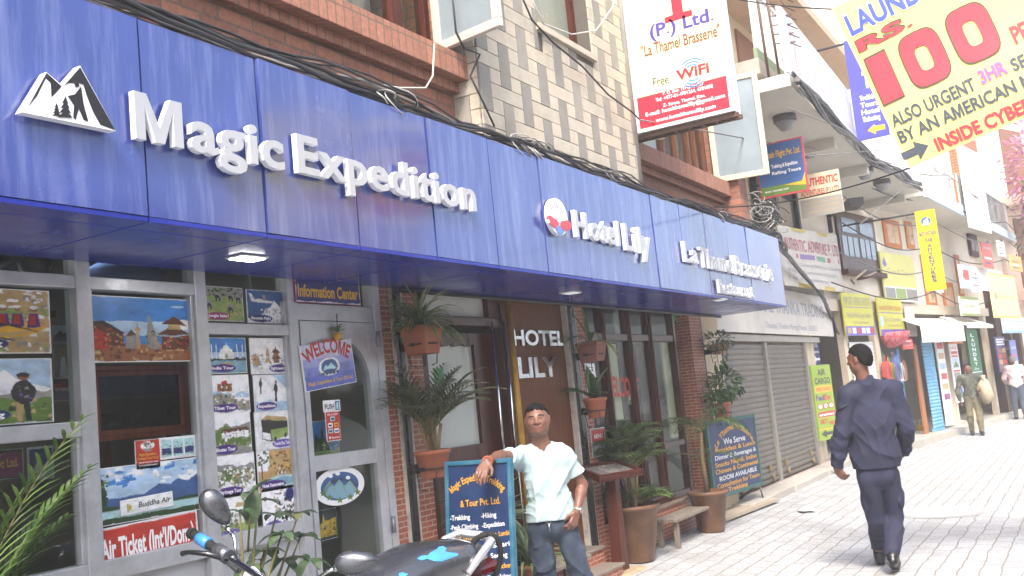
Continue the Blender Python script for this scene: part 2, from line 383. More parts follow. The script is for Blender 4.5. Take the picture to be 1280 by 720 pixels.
def flat(c, rough=.55, noise=.04): return mat('paint_'+(c if isinstance(c, str) else '%.2f_%.2f_%.2f' % c).strip('#'), c, rough=rough, noise=noise, ns=5)
YW, ZS, YF, FT = 4.0, 2.474, 3.11, 3.29
def X(px, py, y=YW): return P(px, py, y=y).x
def Zz(px, py, y=YW): return P(px, py, y=y).z
def uv(pts, y): return [(q.x, q.z) for q in (P(a, b, y=y) for a, b in pts)]
# ================================================================== ground
PAVE = brickmat('paver', '#a8a9a9', '#989a9b', '#7f7a71', .27, .15, .007, axis='xy', dirt='#7d7365', da=.55, rough=.85, bump=.4, warp=.07, freq=2)
g = MB(); gx = [-120, -20, 0, 4, 8, 12, 16, 17, 18, 19, 20, 21, 22, 30, 60, 200]; gy = [-120, -20, 0, 1.5, 2.2, 2.6, 3.0, 3.4, 3.8, 4.0, 4.6, 8, 30, 120]
g.add([(x, y, gz(x, y)) for y in gy for x in gx], [(j*len(gx)+i, j*len(gx)+i+1, (j+1)*len(gx)+i+1, (j+1)*len(gx)+i) for j in range(len(gy)-1) for i in range(len(gx)-1)], 0, True); structure(g.build('street', PAVE, origin=(0, 0, 0)))
KERB = mat('kerb_slab', '#aba59b', rough=.9, noise=.1, ns=6, dirt='#7c7265', da=.5, ds=1.5, bump=.3)
g = MB()
xs = np.linspace(11.6, 18.2, 8)
for i in range(7): g.box((xs[i]+.004, 3.7+.02*(i % 2), 0), (xs[i+1]-.004, 4.08, .19))
structure(g.build('kerb', KERB, bevel=.012))
# ================================================================== hotel building
HB = thing('hotel_building', 'brick and stone faced hotel with aluminium and dark wood shopfronts under the blue fascia', 'building', (5, 4.2, 0))
XS0, XS1, XB1 = 5.49, 8.08, 11.28          # stone pier from/to, end of the brick
YST, YB = 3.25, 3.46
ZT = 7.2
zs1 = P(500, 52, y=3.33).z; zs2 = P(870, 222, y=3.33).z
# upper brick walls with their window openings
def brick_front(x0, x1, wx0, wx1, zsill, ztop):
    b = MB()
    b.box((x0, YB, 2.9), (x1, 4.3, zsill)); b.box((x0, YB, zsill), (wx0, 4.3, ztop)); b.box((wx1, YB, zsill), (x1, 4.3, ztop)); b.box((wx0, YB, ztop), (x1, 4.3, ZT)); b.box((x0, YB, ztop), (wx0, 4.3, ZT))
    b.build('brick_wall', BRICK, HB)
    s = MB(); s.box((x0+.002, YB-.13, zsill-.165), (x1-.002, YB, zsill)); s.box((x0+.002, YB-.05, zsill-.235), (x1-.002, YB, zsill-.168)); s.build('brick_sill', ROWL, HB, bevel=.004)
zsl = P(591.7, 103, y=YB-.13).z+.165; zsr = P(931, 252.5, y=YB-.13).z+.165
brick_front(0.6, XS0, 3.0, XS0-.06, zsl, zsl+1.5)
brick_front(XS1, XB1, XS1+.08, XB1-.3, zsr, zsr+1.45)
b = MB(); b.box((XB1-.28, YST-.02, 2.9), (XB1+.02, YB-.001, ZT)); b.build('brick_pier', BRICK, HB)
# windows behind the sills
def wood_window(x0, x1, z0, z1, muls, m, name='window', pane=GLASSD, curtain=None, y=YB+.1):
    f = MB(); t = .055
    f.box((x0, y, z0), (x1, y+.07, z0+t)); f.box((x0, y, z1-t), (x1, y+.07, z1))
    xs_ = [x0]+muls+[x1]
    for i, q in enumerate(xs_):
        q0 = min(max(q-t/2, x0), x1-t); f.box((q0, y-.004, z0+t), (q0+t, y+.074, z1-t))
    wo = f.build(name, m, HB, bevel=.004)
    p = MB()
    for i in range(len(xs_)-1): p.box((xs_[i]+t*.6, y+.03, z0+t), (xs_[i+1]-t*.6, y+.036, z1-t))
    p.build('pane', pane, wo)
    if curtain:
        c = MB(); n = 60; vs = []
        for i in range(n+1):
            xx = x0+.06+(x1-x0-.12)*i/n; yy = y+.16+.02*math.sin(i*1.3)+.012*math.sin(i*.61)
            vs += [(xx, yy, z0+.02), (xx, yy, z1)]
        c.add(vs, [(2*i, 2*i+2, 2*i+3, 2*i+1) for i in range(n)], 0, True); co = c.build('curtain', curtain, wo)
        sm = co.modifiers.new('thick', 'SOLIDIFY'); sm.thickness = .003
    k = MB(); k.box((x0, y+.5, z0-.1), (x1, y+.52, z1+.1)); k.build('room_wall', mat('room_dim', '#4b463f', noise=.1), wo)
    return wo
CURT = mat('curtain', '#cfc3b8', rough=.9, noise=.12, ns=5, dirt='#b07a80', da=.5, ds=4)
xm1 = X(495, 20, YB+.1)
wood_window(3.02, XS0-.08, zsl+.004, zsl+1.5, [3.9, xm1-.02, xm1+.04], WOODR, pane=GLASS, curtain=None)
c = MB(); n = 60; vs = []
for i in range(n+1):
    xx = 3.1+(xm1-3.15)*i/n; vs += [(xx, YB+.26+.02*math.sin(i*1.3)+.012*math.sin(i*.61), zsl+.03), (xx, YB+.26+.02*math.sin(i*1.3), zsl+1.5)]
c.add(vs, [(2*i, 2*i+2, 2*i+3, 2*i+1) for i in range(n)], 0, True); co = c.build('curtain', CURT, HB); co.modifiers.new('thick', 'SOLIDIFY').thickness = .003
wood_window(XS1+.1, XB1-.32, zsr+.004, zsr+1.45, [XS1+.1+(XB1-XS1-.42)*k for k in (.2, .3, .52, .66, .8, .88)], woodmat('brown_wood', '#4a2c20', '#6a4330'), pane=GLASS)
c = MB(); c.box((XS1+1.15, YB+.25, zsr+.02), (XS1+1.75, YB+.26, zsr+1.4)); c.build('blind', flat('#cfc9cf'), HB)
CPANE = mat('casement_reflection', '#7f8a90', rough=.12, noise=.15, ns=2)  # opaque grey-blue colour stands in for the reflection on the glass
# open casements that stick out over the street
def casement(hx, z0, z1, wdt, ang, m, y=YB+.02):
    d = Vector((math.cos(ang), -math.sin(ang), 0)); fr = Frame((hx, y, z0), d)
    H = z1-z0; t = .06; f = MB()
    for a in ((0, 0, wdt, t), (0, H-t, wdt, H), (0, t, t, H-t), (wdt-t, t, wdt, H-t)): f.box((a[0], a[1], 0), (a[2], a[3], .04), fr=fr)
    o = f.build('casement', m, HB, bevel=.004); p = MB(); p.box((t, t, .017), (wdt-t, H-t, .022), fr=fr); p.build('pane', CPANE, o)
WGREY = mat('casement_grey', '#b9b4aa', rough=.7, noise=.12, dirt='#7b7267', da=.5, ds=6)
casement(XS0-.12, zsl+.03, zsl+1.45, .58, R_(100), WGREY)
cz = P(930, 228, x=11.2).z
casement(XB1-.34, cz, cz+1.2, .62, R_(82), CREAMW)
casement(XS1+.32, zsr+.06, zsr+1.3, .42, R_(35), CREAMW)
# stone clad pier: a woven pattern of pale long tiles, dark upright tiles and small squares
SP = [mat('stone_pale', '#b0a898', rough=.85, noise=.12, ns=14, bump=.25, dirt='#847b6c', da=.35, ds=4), mat('stone_pale_warm', '#b3a896', rough=.85, noise=.12, ns=14, bump=.25),
      mat('stone_dark', '#837f77', rough=.9, noise=.12, ns=12, bump=.3), mat('stone_dark_soft', '#8f897f', rough=.9, noise=.12, ns=12, bump=.3), mat('stone_sand', '#b3aa98', rough=.85, noise=.1, ns=14, bump=.2), mat('stone_grout', '#57514a', rough=.95)]
cu, cv, gp = .142, .107, .006
wz0 = P(700, 42, y=YST).z-.03; wx0 = X(668, 0, YST); wx1 = X(741, 66, YST)
def weave(fr, u0, u1, v0, v1, hole=None):
    b = MB()
    def t(a0, b0, a1, b1, m):
        a0, a1 = max(a0, u0), min(a1, u1); b0, b1 = max(b0, v0), min(b1, v1)
        if a1-a0 < .03 or b1-b0 < .03: return
        if hole and a0 < hole[2] and a1 > hole[0] and b0 < hole[3] and b1 > hole[1]:
            if hole[0]-a0 > .03: a1 = min(a1, hole[0])
            elif a1-hole[2] > .03: a0 = max(a0, hole[2])
            elif hole[1]-b0 > .03: b1 = min(b1, hole[1])
            else: return
        b.box((a0+gp/2, b0+gp/2, 0), (a1-gp/2, b1-gp/2, .012+.003*random.random()), m, fr)
    ni = int((u1-u0)/cu/2)+3; nj = int((v1-v0)/cv/2)+3
    for i in range(-1, ni):
        for j in range(-1, nj):
            x = u0+i*2*cu; z = v0+j*2*cv       # V column x..x+cu, H row z..z+cv
            if (i+j) % 2: t(x-cu, z, x+2*cu, z+cv, random.choice((0, 0, 1)))
            else: t(x, z-cv, x+cu, z+2*cv, random.choice((2, 3)))
            t(x+cu, z+cv, x+2*cu, z+2*cv, random.choice((4, 4, 1)))
    return b
k = MB(); k.box((XS0, YST+.014, 3.2), (wx0, 4.3, ZT), 5); k.box((wx1, YST+.014, 3.2), (XS1, 4.3, ZT), 5); k.box((wx0, YST+.014, 3.2), (wx1, 4.3, wz0), 5); k.build('stone_core', SP, HB)
weave(FX(YST+.014), XS0, XS1, 3.25, ZT, (wx0, wz0, wx1, ZT)).build('stone_wall', SP, HB)
weave(Frame((XS0, YST+.014, 0), (0, -1, 0)), -.5, 0, 3.25, ZT).build('stone_return', SP, HB)
f = MB()
for a in ((wx0, wz0, wx1, wz0+.06), (wx0, wz0+.06, wx0+.07, ZT), (wx1-.07, wz0+.06, wx1, ZT)): f.box((a[0], YST+.13, a[1]), (a[2], YST+.2, a[3]))
o = f.build('window', WOODR, HB); p = MB(); p.box((wx0+.07, YST+.17, wz0+.06), (wx1-.07, YST+.176, ZT)); p.build('pane', mat('frosted_pane', '#7f8578', rough=.2, noise=.1), o)
f = MB(); f.box((wx0-.02, YST-.03, wz0-.05), (wx1+.02, YST+.13, wz0)); f.build('window_sill', SP[1], HB)
k = MB(); k.tube([(XS1+.05, YST+.04, 3.1), (XS1+.05, YST+.04, ZT)], .05, 12); k.build('downpipe', mat('pipe_grey', '#8d8983', rough=.8, noise=.1), HB)
k = MB(); k.box((.6, 4.3, 2.9), (XB1+.02, 9.0, ZT)); k.build('upper_floor', WALLIN, HB)
# ------------------------------------------------------------------ interior of the three shops
k = MB()
k.box((.6, 7.2, 0), (11.9, 7.3, 2.9)); k.box((.6, 4.1, 0), (.7, 7.2, 2.9)); k.box((X(480, 500)+.05, 4.12, 0), (X(480, 500)+.12, 7.2, 2.9)); k.box((X(718, 500), 4.12, 0), (X(718, 500)+.07, 7.2, 2.9)); k.box((11.8, 4.2, 0), (11.9, 7.2, 2.9))
k.build('interior_wall', WALLIN, HB)
k = MB(); k.box((.7, 4.06, .2), (11.8, 7.2, .24)); k.build('interior_floor', FLOORIN, HB)
k = MB(); k.box((.6, 4.06, 2.85), (11.9, 7.2, 2.9)); k.build('interior_ceiling', mat('ceiling_pale', '#a8aba6', rough=.7), HB)
k = MB(); k.box((.7, 4.95, .24), (2.75, 5.5, 2.85)); k.build('partition', mat('partition_brown', '#2a1f17', rough=.5, noise=.2), HB)
for lx, ly in ((3.55, 5.0), (1.9, 4.8)):
    k = MB(); k.lathe([(.0, 0), (.085, 0), (.085, .012)], (lx, ly, 2.835), 20); k.build('ceiling_lamp', LAMP, HB)
# ------------------------------------------------------------------ plinths, pillars, steps
def pil(x0, x1, y0, z0, z1, m=TILE, name='pillar', y1=4.12):
    b = MB(); b.box((x0, y0, z0), (x1, y1, z1)); return b.build(name, m, HB, bevel=.004)
xj = X(469, 360)           # right side of the alu door jamb
x_p1a, x_p1b = X(486, 400), X(499, 400); x_h0 = X(521, 400)
pil(xj+.012, x_p1a, YW-.02, 0, 2.9); pil(x_p1b, x_h0, YW-.02, 0, 2.9)
x_p2a = X(704, 390); x_p2b = X(714, 390); x_r0 = X(727, 400)
pil(x_p2b, x_r0, YW-.02, 0, 2.9)
x_r1 = X(853, 385); x_r2 = X(867, 385)
pil(x_r1, x_r2, YW-.06, 0, 2.9)
pil(x_r2+.1, 11.9, YW-.02, 0, 2.9, PLAST, 'end_wall')
# dark drain pipes with white painted edges
for xa, xb, nm in ((x_p1a, x_p1b, 1), (x_p2a, x_p2b, 2), (x_r2, x_r2+.1, 3)):
    b = MB(); b.box((xa+.02, YW-.05, 0), (xb-.02, YW+.1, 2.9)); b.build('pillar_pipe', mat('pipe_black', '#141315', rough=.3, noise=.15), HB, bevel=.02)
    b = MB(); b.box((xa-.012, YW-.03, 0), (xa+.018, YW+.05, 2.9)); b.box((xb-.018, YW-.03, 0), (xb+.012, YW+.05, 2.9))
    b.build('white_edge', mat('edge_white', '#b9b3a8', rough=.8, noise=.1, dirt='#5b5149', da=.8, ds=9), HB)
zpl = Zz(836, 632, YW-.03)
b = MB(); b.box((x_r0, YW-.05, 0), (x_r1, 4.12, zpl)); b.build('plinth', TILE, HB)
b = MB(); b.box((x_r0+.005, YW-.07, zpl), (x_r1-.005, YW+.0, zpl+.03)); b.build('plinth_cap', mat('plinth_cap', '#8b7663', rough=.8, noise=.15), HB, bevel=.005)
b = MB(); b.box((x_h0, 3.68, 0), (x_p2a-.02, 4.12, .19)); b.box((x_h0, 3.85, .19), (x_p2a, 4.12, .33)); b.build('entrance_step', TILE, HB)
b = MB(); b.box((x_h0, 3.66, .19), (x_p2a-.01, 3.85, .21)); b.box((x_h0, 3.83, .33), (x_p2a, 4.12, .35)); b.build('step_tread', mat('tread_stone', '#7d7266', rough=.7, noise=.15), HB, bevel=.004)
# ------------------------------------------------------------------ aluminium shopfront of the travel agency
m1 = X(101, 400); m2 = X(248, 400); m3 = X(362.5, 400)
zt1 = Zz(170, 358); zt2 = Zz(45, 541); zt3 = Zz(310, 412); zb = Zz(190, 700)
AF = MB(); fw, fd = .075, .09
def bar(x0, z0, x1, z1, y0=YW-.03, y1=YW+.06): AF.box((x0, y0, z0), (x1, y1, z1))
TOPZ = 2.85
for q in (1.0, m1, m2, m3): bar(q-fw/2, 0, q+fw/2, TOPZ)
bar(xj-.07, 0, xj, TOPZ)
ins = .002
def trans(x0, x1, z, t=.06): bar(x0+fw/2, z-t/2, x1-fw/2, z+t/2, YW-.024, YW+.055)
trans(1.0, m1, zt1); trans(m1, m2, zt1); trans(m2, m3, zt3); trans(1.0, m1, zt2, .07); trans(m3, xj-.03, Zz(415, 392), .1)
for a, b_ in ((1.0, m1), (m1, m2), (m2, m3)): trans(a, b_, zb, .09); trans(a, b_, .12, .2)
for a, b_ in ((1.0, m1), (m1, m2), (m2, m3)):      # inner beads, lighter lips round each light
    for zz0, zz1 in ((zb+.045, (zt2 if a == 1.0 else zt1)-.03),): 
        bar(a+fw/2, zz0, a+fw/2+.02, zz1, YW-.012, YW+.04); bar(b_-fw/2-.02, zz0, b_-fw/2, zz1, YW-.012, YW+.04)
AFo = AF.build('shopfront_frame', ALU, HB, bevel=.004)
p = MB()
for x0, x1, z0, z1 in ((1.04, m1-.04, zt1, 2.8), (1.04, m1-.04, zt2, zt1), (1.04, m1-.04, zb, zt2), (m1+.04, m2-.04, zt1, 2.8), (m1+.04, m2-.04, zb, zt1), (m2+.04, m3-.04, zt3, 2.8), (m2+.04, m3-.04, zb, zt3)):
    p.box((x0, YW+.02, z0), (x1, YW+.026, z1))
p.build('shop_pane', GLASS, HB)
p = MB()
for a, b_ in ((1.0, m1), (m1, m2), (m2, m3)): p.box((a+.04, YW+.015, .2), (b_-.04, YW+.03, zb-.04))
p.build('kick_panel', mat('kick_panel', '#b9bcc0', rough=.4, metal=.3, noise=.08), HB)
# door with arched head
dx0, dx1 = m3+fw/2+.01, xj-.08
dz1 = Zz(415, 392)-.055; dmid = Zz(440, 573); st = .085
d = MB(); fr = FX(YW+.0)
d.box((dx0, .04, -.03), (dx0+st*.5, dz1, .03), fr=fr); d.box((dx1-st, .04, -.03), (dx1, dz1, .03), fr=fr)
d.box((dx0+st*.5, dmid-.045, -.027), (dx1-st, dmid+.045, .027), fr=fr); d.box((dx0+st*.5, .04, -.027), (dx1-st, .26, .027), fr=fr)
ax0, ax1 = dx0+st*.5, dx1-st; cxm = (ax0+ax1)/2; hw = (ax1-ax0)/2; zspr = dz1-.36
arc_ = [(cxm+hw*math.cos(math.pi*i/20), zspr+.26*math.sin(math.pi*i/20)) for i in range(21)]
for i in range(20):
    (a0, b0), (a1, b1) = arc_[i], arc_[i+1]; d.prism([(a0, b0), (a0, dz1), (a1, dz1), (a1, b1)], fr, -.027, .027)
DO = d.build('door', ALU, HB)
p = MB(); p.box((ax0, YW-.003, dmid+.045), (ax1, YW+.003, dz1-.1)); p.box((ax0, YW-.003, .26), (ax1, YW+.003, dmid-.045)); p.build('pane', GLASS, DO)
for zz in (Zz(470, 425), Zz(488, 655)): h = MB(); h.tube([(dx1+.012, YW-.045, zz-.05), (dx1+.012, YW-.045, zz+.05)], .013, 10); h.build('hinge', STEEL, DO)
# ------------------------------------------------------------------ hotel entrance: brown door, transom, wood panel, yellow pole
xd1 = X(628, 390); xg0, xg1 = X(553, 500), X(612, 500)
f = MB(); zh = Zz(600, 402)
f.box((x_h0, YW+.0, .35), (x_h0+.09, YW+.1, 2.9)); f.box((x_h0+.09, YW+.0, zh-.035), (xd1, YW+.1, zh+.035)); f.box((X(610, 380), YW+.004, zh+.035), (xd1-.04, YW+.096, 2.9))
f.box((xd1-.05, YW-.005, .35), (xd1-.01, YW+.1, zh-.035))
f.build('entrance_frame', WOODD, HB, bevel=.006)
f = MB(); f.box((x_h0+.09, YW+.05, zh+.035), (X(610, 380), YW+.056, 2.9)); f.build('transom_pane', mat('pale_pane', '#bcbdb6', rough=.15, noise=.05), HB)
f = MB(); dfr = FX(YW+.12); zdt = Zz(600, 417, YW+.1); gz1 = Zz(580, 430, YW+.1); gz0 = Zz(590, 556, YW+.1)
f.box((x_h0+.09, .35, -.02), (xg0, zdt, .025), fr=dfr); f.box((xg1, .35, -.02), (xd1-.05, zdt, .025), fr=dfr)
f.box((xg0, .35, -.02), (xg1, gz0, .025), fr=dfr)
ns_ = 24; sc = [(xg0+(xg1-xg0)*i/ns_, gz1-.02*abs(math.sin(i*math.pi/6))) for i in range(ns_+1)]
for i in range(ns_): f.prism([sc[i], sc[i+1], (sc[i+1][0], zdt), (sc[i][0], zdt)], dfr, -.02, .025)
DH = f.build('door', WOODD, HB)
f = MB(); f.box((xg0, gz0, -.01), (xg1, gz1+.01, -.004), fr=dfr); f.build('pane', mat('frosted_door', '#aab0a8', rough=.12, noise=.08, ns=2), DH)
f = MB(); f.box((xg0+.1, Zz(565, 478), -.002), (xg0+.22, Zz(565, 458)+.0, .0), fr=dfr); f.build('sticker', flat('#3f8a52'), DH)
f = MB(); f.tube([(xd1-.03, YW-.02, .4), (xd1-.03, YW-.02, zh)], .012, 8); f.tube([(X(619, 480), YW-.02, .4), (X(619, 480), YW-.02, zh)], .01, 8); f.build('door_rod', mat('chrome', '#c9c9c9', rough=.1, metal=1, noise=0), HB)
f = MB(); f.box((xd1+.01, YW+.02, .35), (x_p2a-.0, YW+.08, 2.9)); HPN = f.build('wood_panel', WOODM, HB)
f = MB(); f.tube([(xd1+.02, YW-.045, .35), (xd1+.02, YW-.045, 2.47)], .028, 14); f.build('yellow_pole', mat('brass_yellow', '#a88022', rough=.4, metal=.15, noise=.2, ns=9, dirt='#5b4417', da=.6, ds=8), HB)
MIRR = mat('mirror_letter', '#b9babd', rough=.22, metal=.85, noise=.25, ns=9)
lt = MB(); lfr = FX(YW+.02)
a = P(642, 431, y=YW); b_ = P(707, 424, y=YW); text(lt, lfr, 'HOTEL', a.x, a.z-.0, b_.x-.02, .125, n=.001, depth=.02, bold=.03)
a = P(649, 472, y=YW); b_ = P(698, 469, y=YW); text(lt, lfr, 'LILY', a.x, a.z, b_.x, .165, n=.001, depth=.02, bold=.03)
lt.build('mirror_lettering', MIRR, HPN)
# ------------------------------------------------------------------ restaurant shopfront in dark wood
zr = Zz(790, 422); 
f = MB(); rm = [x_r0+.03, X(757, 450), X(789, 450), X(815, 450), X(845, 450)]
for i, q in enumerate(rm):
    wd = .09 if i in (2, 3) else .065
    f.box((q-wd/2, YW-.02, zpl+.03), (q+wd/2, YW+.07, 2.9))
for i in range(4): f.box((rm[i]+.045, YW-.012, zr-.035), (rm[i+1]-.045, YW+.06, zr+.035)); f.box((rm[i]+.045, YW-.012, zpl+.03), (rm[i+1]-.045, YW+.06, zpl+.1))
f.box((rm[0]+.045, YW-.012, Zz(745, 585)-.03), (rm[1]-.045, YW+.06, Zz(745, 585)+.03)); f.box((rm[3]+.045, YW-.012, Zz(840, 555)-.03), (rm[4]-.045, YW+.06, Zz(840, 555)+.03))
for i, q in enumerate(rm[1:4]): f.box((q-.012, YW-.035, zpl+.03), (q+.012, YW-.02, 2.85))
f.build('restaurant_frame', WOODD, HB, bevel=.008)
p = MB()
for i in range(4): p.box((rm[i], YW+.02, zpl+.06), (rm[i+1], YW+.026, zr)); p.box((rm[i], YW+.02, zr), (rm[i+1], YW+.026, 2.88))
p.build('restaurant_pane', GLASS, HB)
yi_ = YW+.06
def inner(px0, py0, px1, py1, name, m, y=yi_, d=.02):
    a = P(px0, py0, y=y); c = P(px1, py1, y=y); k = MB(); k.box((a.x, y, c.z), (c.x, y+d, a.z)); return k.build(name, m, HB)
ICR = mat('inner_cream', '#cfc3a0', rough=.5, noise=.08, ns=3, dirt='#a3946c', da=.3); IBR = woodmat('inner_brown', '#2a120a', '#47200f')
inner(761, 430, 792, 522, 'inner_door', ICR); inner(797, 436, 812, 520, 'inner_door', ICR); inner(826, 428, 852, 545, 'inner_curtain', ICR)
inner(752, 430, 759, 600, 'inner_door_frame', IBR, yi_-.01, .05); inner(786, 428, 794, 640, 'inner_door_frame', IBR, yi_-.01, .05); inner(811, 430, 818, 640, 'inner_door_frame', IBR, yi_-.01, .05)
inner(834, 432, 844, 512, 'bright_reflection_panel', mat('inner_white', '#d9d9d6', rough=.3), yi_-.006, .004) if False else None
k = MB(); wfr = FX(YW+.019); a = P(779, 505, y=YW); b_ = P(799, 514, y=YW)
text(k, wfr, 'WELCOME', X(757, 480), Zz(779, 490)-.02, X(801, 490), .19, n=.0, bold=.03, rot=-.05); k.build('window_lettering', flat('#b03a26'), HB)
for px, py, yy in ((793, 523, 5.2), (812, 440, 5.6)):
    q = P(px, py, y=yy); k = MB(); k.tube([q+Vector((0, 0, .08)), (q.x, q.y, 2.85)], .006, 6); k.lathe([(.0, .12), (.05, .11), (.12, .0), (.115, 0), (.045, .1)], q, 18); pl = k.build('pendant_lamp', BLACK, HB); k = MB(); k.lathe([(0, -.03), (.03, -.02), (.04, .01), (.03, .05), (0, .07)], q, 12); k.build('bulb', WARM, pl)
k = MB(); k.box((X(826, 520), 4.3, .9), (X(840, 520), 4.5, 1.4)); k.box((X(826, 520), 4.3, .24), (X(826, 520)+.05, 4.35, .9)); k.box((X(840, 520)-.05, 4.3, .24), (X(840, 520), 4.35, .9)); k.build('inner_cabinet', WOODD, HB)
# ------------------------------------------------------------------ blue fascia over the shopfronts
FB = thing('fascia_sign', 'long blue panelled shop fascia with raised white lettering above the shopfronts', 'sign', (6, 3.2, 2.474))
seams = [-.08, .6, 1.28, 1.95, 2.613, 3.26, 3.918, 4.598, 5.268, 5.918]
q = 5.918
while q < 11.2: q += .668; seams.append(q)
seams[-1] = 11.93
b = MB(); rt_ = random.Random(12)
for i in range(len(seams)-1):      # the sheets do not hang quite true: each catches the street at its own angle
    t0, t1, t2 = [rt_.uniform(-.006, .006) for _ in range(3)]; x0, x1 = seams[i]+.006, seams[i+1]-.006
    f4 = [(x0, YF+t0, ZS+.003), (x1, YF+t1, ZS+.003), (x1, YF+t1+t2, FT), (x0, YF+t0+t2, FT)]
    NX, NZ = 6, 6; vs = []
    for j in range(NZ+1):
        for q in range(NX+1):
            a, c = q/NX, j/NZ; p0 = Vector(f4[0]).lerp(Vector(f4[1]), a).lerp(Vector(f4[3]).lerp(Vector(f4[2]), a), c); p0.y += .0035*math.sin(math.pi*a)*math.sin(math.pi*c)*rt_.uniform(.6, 1.2); vs.append(p0)
    b.add(vs, [(j*(NX+1)+q, j*(NX+1)+q+1, (j+1)*(NX+1)+q+1, (j+1)*(NX+1)+q) for j in range(NZ) for q in range(NX)], 0, True)
    b.add([(x0, YF+.018, ZS+.003), (x1, YF+.018, ZS+.003), (x1, YF+.018, FT), (x0, YF+.018, FT)], [(0, 3, 2, 1)])
    for (pa, pb) in ((0, 1), (1, 2), (2, 3), (3, 0)): A_, B_ = Vector(f4[pa]), Vector(f4[pb]); A2, B2 = A_.copy(), B_.copy(); A2.y = B2.y = YF+.018; b.add([A_, A2, B2, B_], [(0, 1, 2, 3)])
b.build('fascia_panel', BLUE, FB)
b = MB(); b.box((seams[0], YF+.022, ZS+.03), (seams[-1]-.002, YF+.05, FT-.004)); b.box((seams[0], YF+.05, FT-.06), (seams[-1], YB-.14, FT-.02)); b.box((seams[-1]-.03, YF+.05, ZS+.03), (seams[-1]-.004, YW-.1, FT-.07)); b.build('backing', DARK, FB)
b = MB(); yl = P(0, 259, z=ZS).y
for i in range(len(seams)-1):
    b.box((seams[i]+.004, YF+.001, ZS-.02), (seams[i+1]-.004, yl-.004, ZS)); b.box((seams[i]+.004, yl+.004, ZS-.02), (seams[i+1]-.004, YW-.055, ZS))
b.build('soffit_panel', NAVY, FB, bevel=.002)
b = MB(); b.box((seams[0], YF+.03, ZS+.004), (seams[-1], YW-.06, ZS+.02)); b.build('soffit_backing', DARK, FB)
b = MB(); b.tube([(x_h0-.3, YW-.07, ZS-.035), (11.9, YW-.07, ZS-.035)], .014, 8); b.build('soffit_conduit', mat('conduit', '#2a2a2c', noise=.1), FB)
for px, py, wd in ((309, 321, .15), (713, 365, .14), (899, 374, .14)):
    q = P(px, py, z=ZS-.02); b = MB(); b.box((q.x-wd*.6, q.y-.06, ZS-.03), (q.x+wd*.6, q.y+.06, ZS-.0205)); dl = b.build('downlight', WHITE, FB, bevel=.003)
    b = MB(); b.box((q.x-wd*.6+.015, q.y-.045, ZS-.034), (q.x+wd*.6-.015, q.y+.045, ZS-.0302)); b.build('diffuser', LAMP if px == 309 else mat('dim_lamp', (.85, .86, .88), noise=0, emit=.08), dl)
ff = FX(YF)
def fasc(body, bl, br, hgt, name, bold=.022, shear=0, depth=.03):
    a = P(*bl, y=YF-.04); b_ = P(*br, y=YF-.04); k = MB()
    text(k, ff, body, a.x, (a.z+b_.z)/2, b_.x, hgt, n=.012, depth=depth, bold=bold, side=1, spacing=1.08); k.build(name, [WLET, WSID], FB)
def hz(p0, p1): return P(*p0, y=YF-.04).z-P(*p1, y=YF-.04).z
fasc('Magic', (170, 174), (356, 209), hz((168, 114), (171, 173)), 'fascia_word', .022)
fasc('Expedition', (373, 214), (596, 263), hz((371, 166), (373, 214)), 'fascia_word')
fasc('Hotel', (721, 296), (776, 305), hz((718, 263), (721, 296)), 'fascia_word')
fasc('Lily', (783, 311), (815, 318), hz((780, 278), (783, 311)), 'fascia_word')
fasc('La', (857, 326), (874, 330), hz((854, 301), (857, 327)), 'fascia_word', .012)
fasc('Thamel', (877, 331), (919, 343), hz((876, 306), (878, 331)), 'fascia_word', .012)
fasc('Brasserie', (921, 344), (967, 350), hz((920, 319), (922, 343)), 'fascia_word', .012)
fasc('Restaurant', (900, 366), (943, 372), hz((898, 348), (900, 366)), 'fascia_word', .012)
# mountain emblem plate
lg = MB(); k = .012
lg.prism(uv([(27, 140), (58, 90), (78, 107), (100, 82), (145, 164)], YF-.05), ff, .012, .05, 0, 1)
def lp(pts, n, m): lg.poly(uv(pts, YF-.05), ff, n, m)
lp([(58, 91), (77, 108), (64, 122), (63, 104), (57, 98), (46, 120), (34, 135)], .0515, 2)
lp([(100, 84), (144, 163), (125, 156), (116, 140), (108, 120), (104, 106), (97, 104), (86, 104), (79, 108)], .0515, 2)
lp([(93, 118), (101, 108), (104, 130), (110, 152), (104, 150), (98, 136), (94, 150), (91, 147), (92, 132), (84, 120)], .0525, 2)
lp([(92, 104), (97, 102), (99, 108), (94, 110)], .0525, 2)
for tx, ty, s in ((81, 137, 1.3), (70, 139, .8)):
    for j in range(4): lp([(tx-3*s-j*1.4*s, ty-6*s+j*4.5*s), (tx+.5, ty-13*s+j*4.5*s), (tx+3*s+j*1.4*s, ty-5.4*s+j*4.5*s)], .0525+j*.0003, 2)
lg.build('mountain_emblem', [mat('emblem_white', '#e6e8ea', rough=.35, noise=.03), WSID, INK], FB)
lg = MB(); c0 = P(697, 271, y=YF-.04); hh = hz((697, 249), (697, 294))/2
rw = (P(711, 275, y=YF-.04).x-P(682, 268, y=YF-.04).x)/2
lg.prism(ell(c0.x, c0.z, rw*.82, hh, 32), ff, .012, .045, 0, 1)
for sx, sz, r1, m in ((-.75, -.3, .34, 2), (.75, -.35, .36, 2), (-.4, -.42, .36, 2), (.4, -.45, .38, 2), (-.95, -.12, .2, 0), (0, -.3, .28, 0), (0, -.72, .34, 3), (-1.0, -.4, .16, 0)):
    lg.prism(ell(c0.x+sx*rw, c0.z+sz*hh, rw*r1, hh*r1*.72, 14), ff, .0455, .05+.001*random.random(), m, m)
lg.poly([(c0.x-.006, c0.z+.0), (c0.x+.006, c0.z), (c0.x+.004, c0.z+hh*.6), (c0.x-.004, c0.z+hh*.6)], ff, .0456, 3)
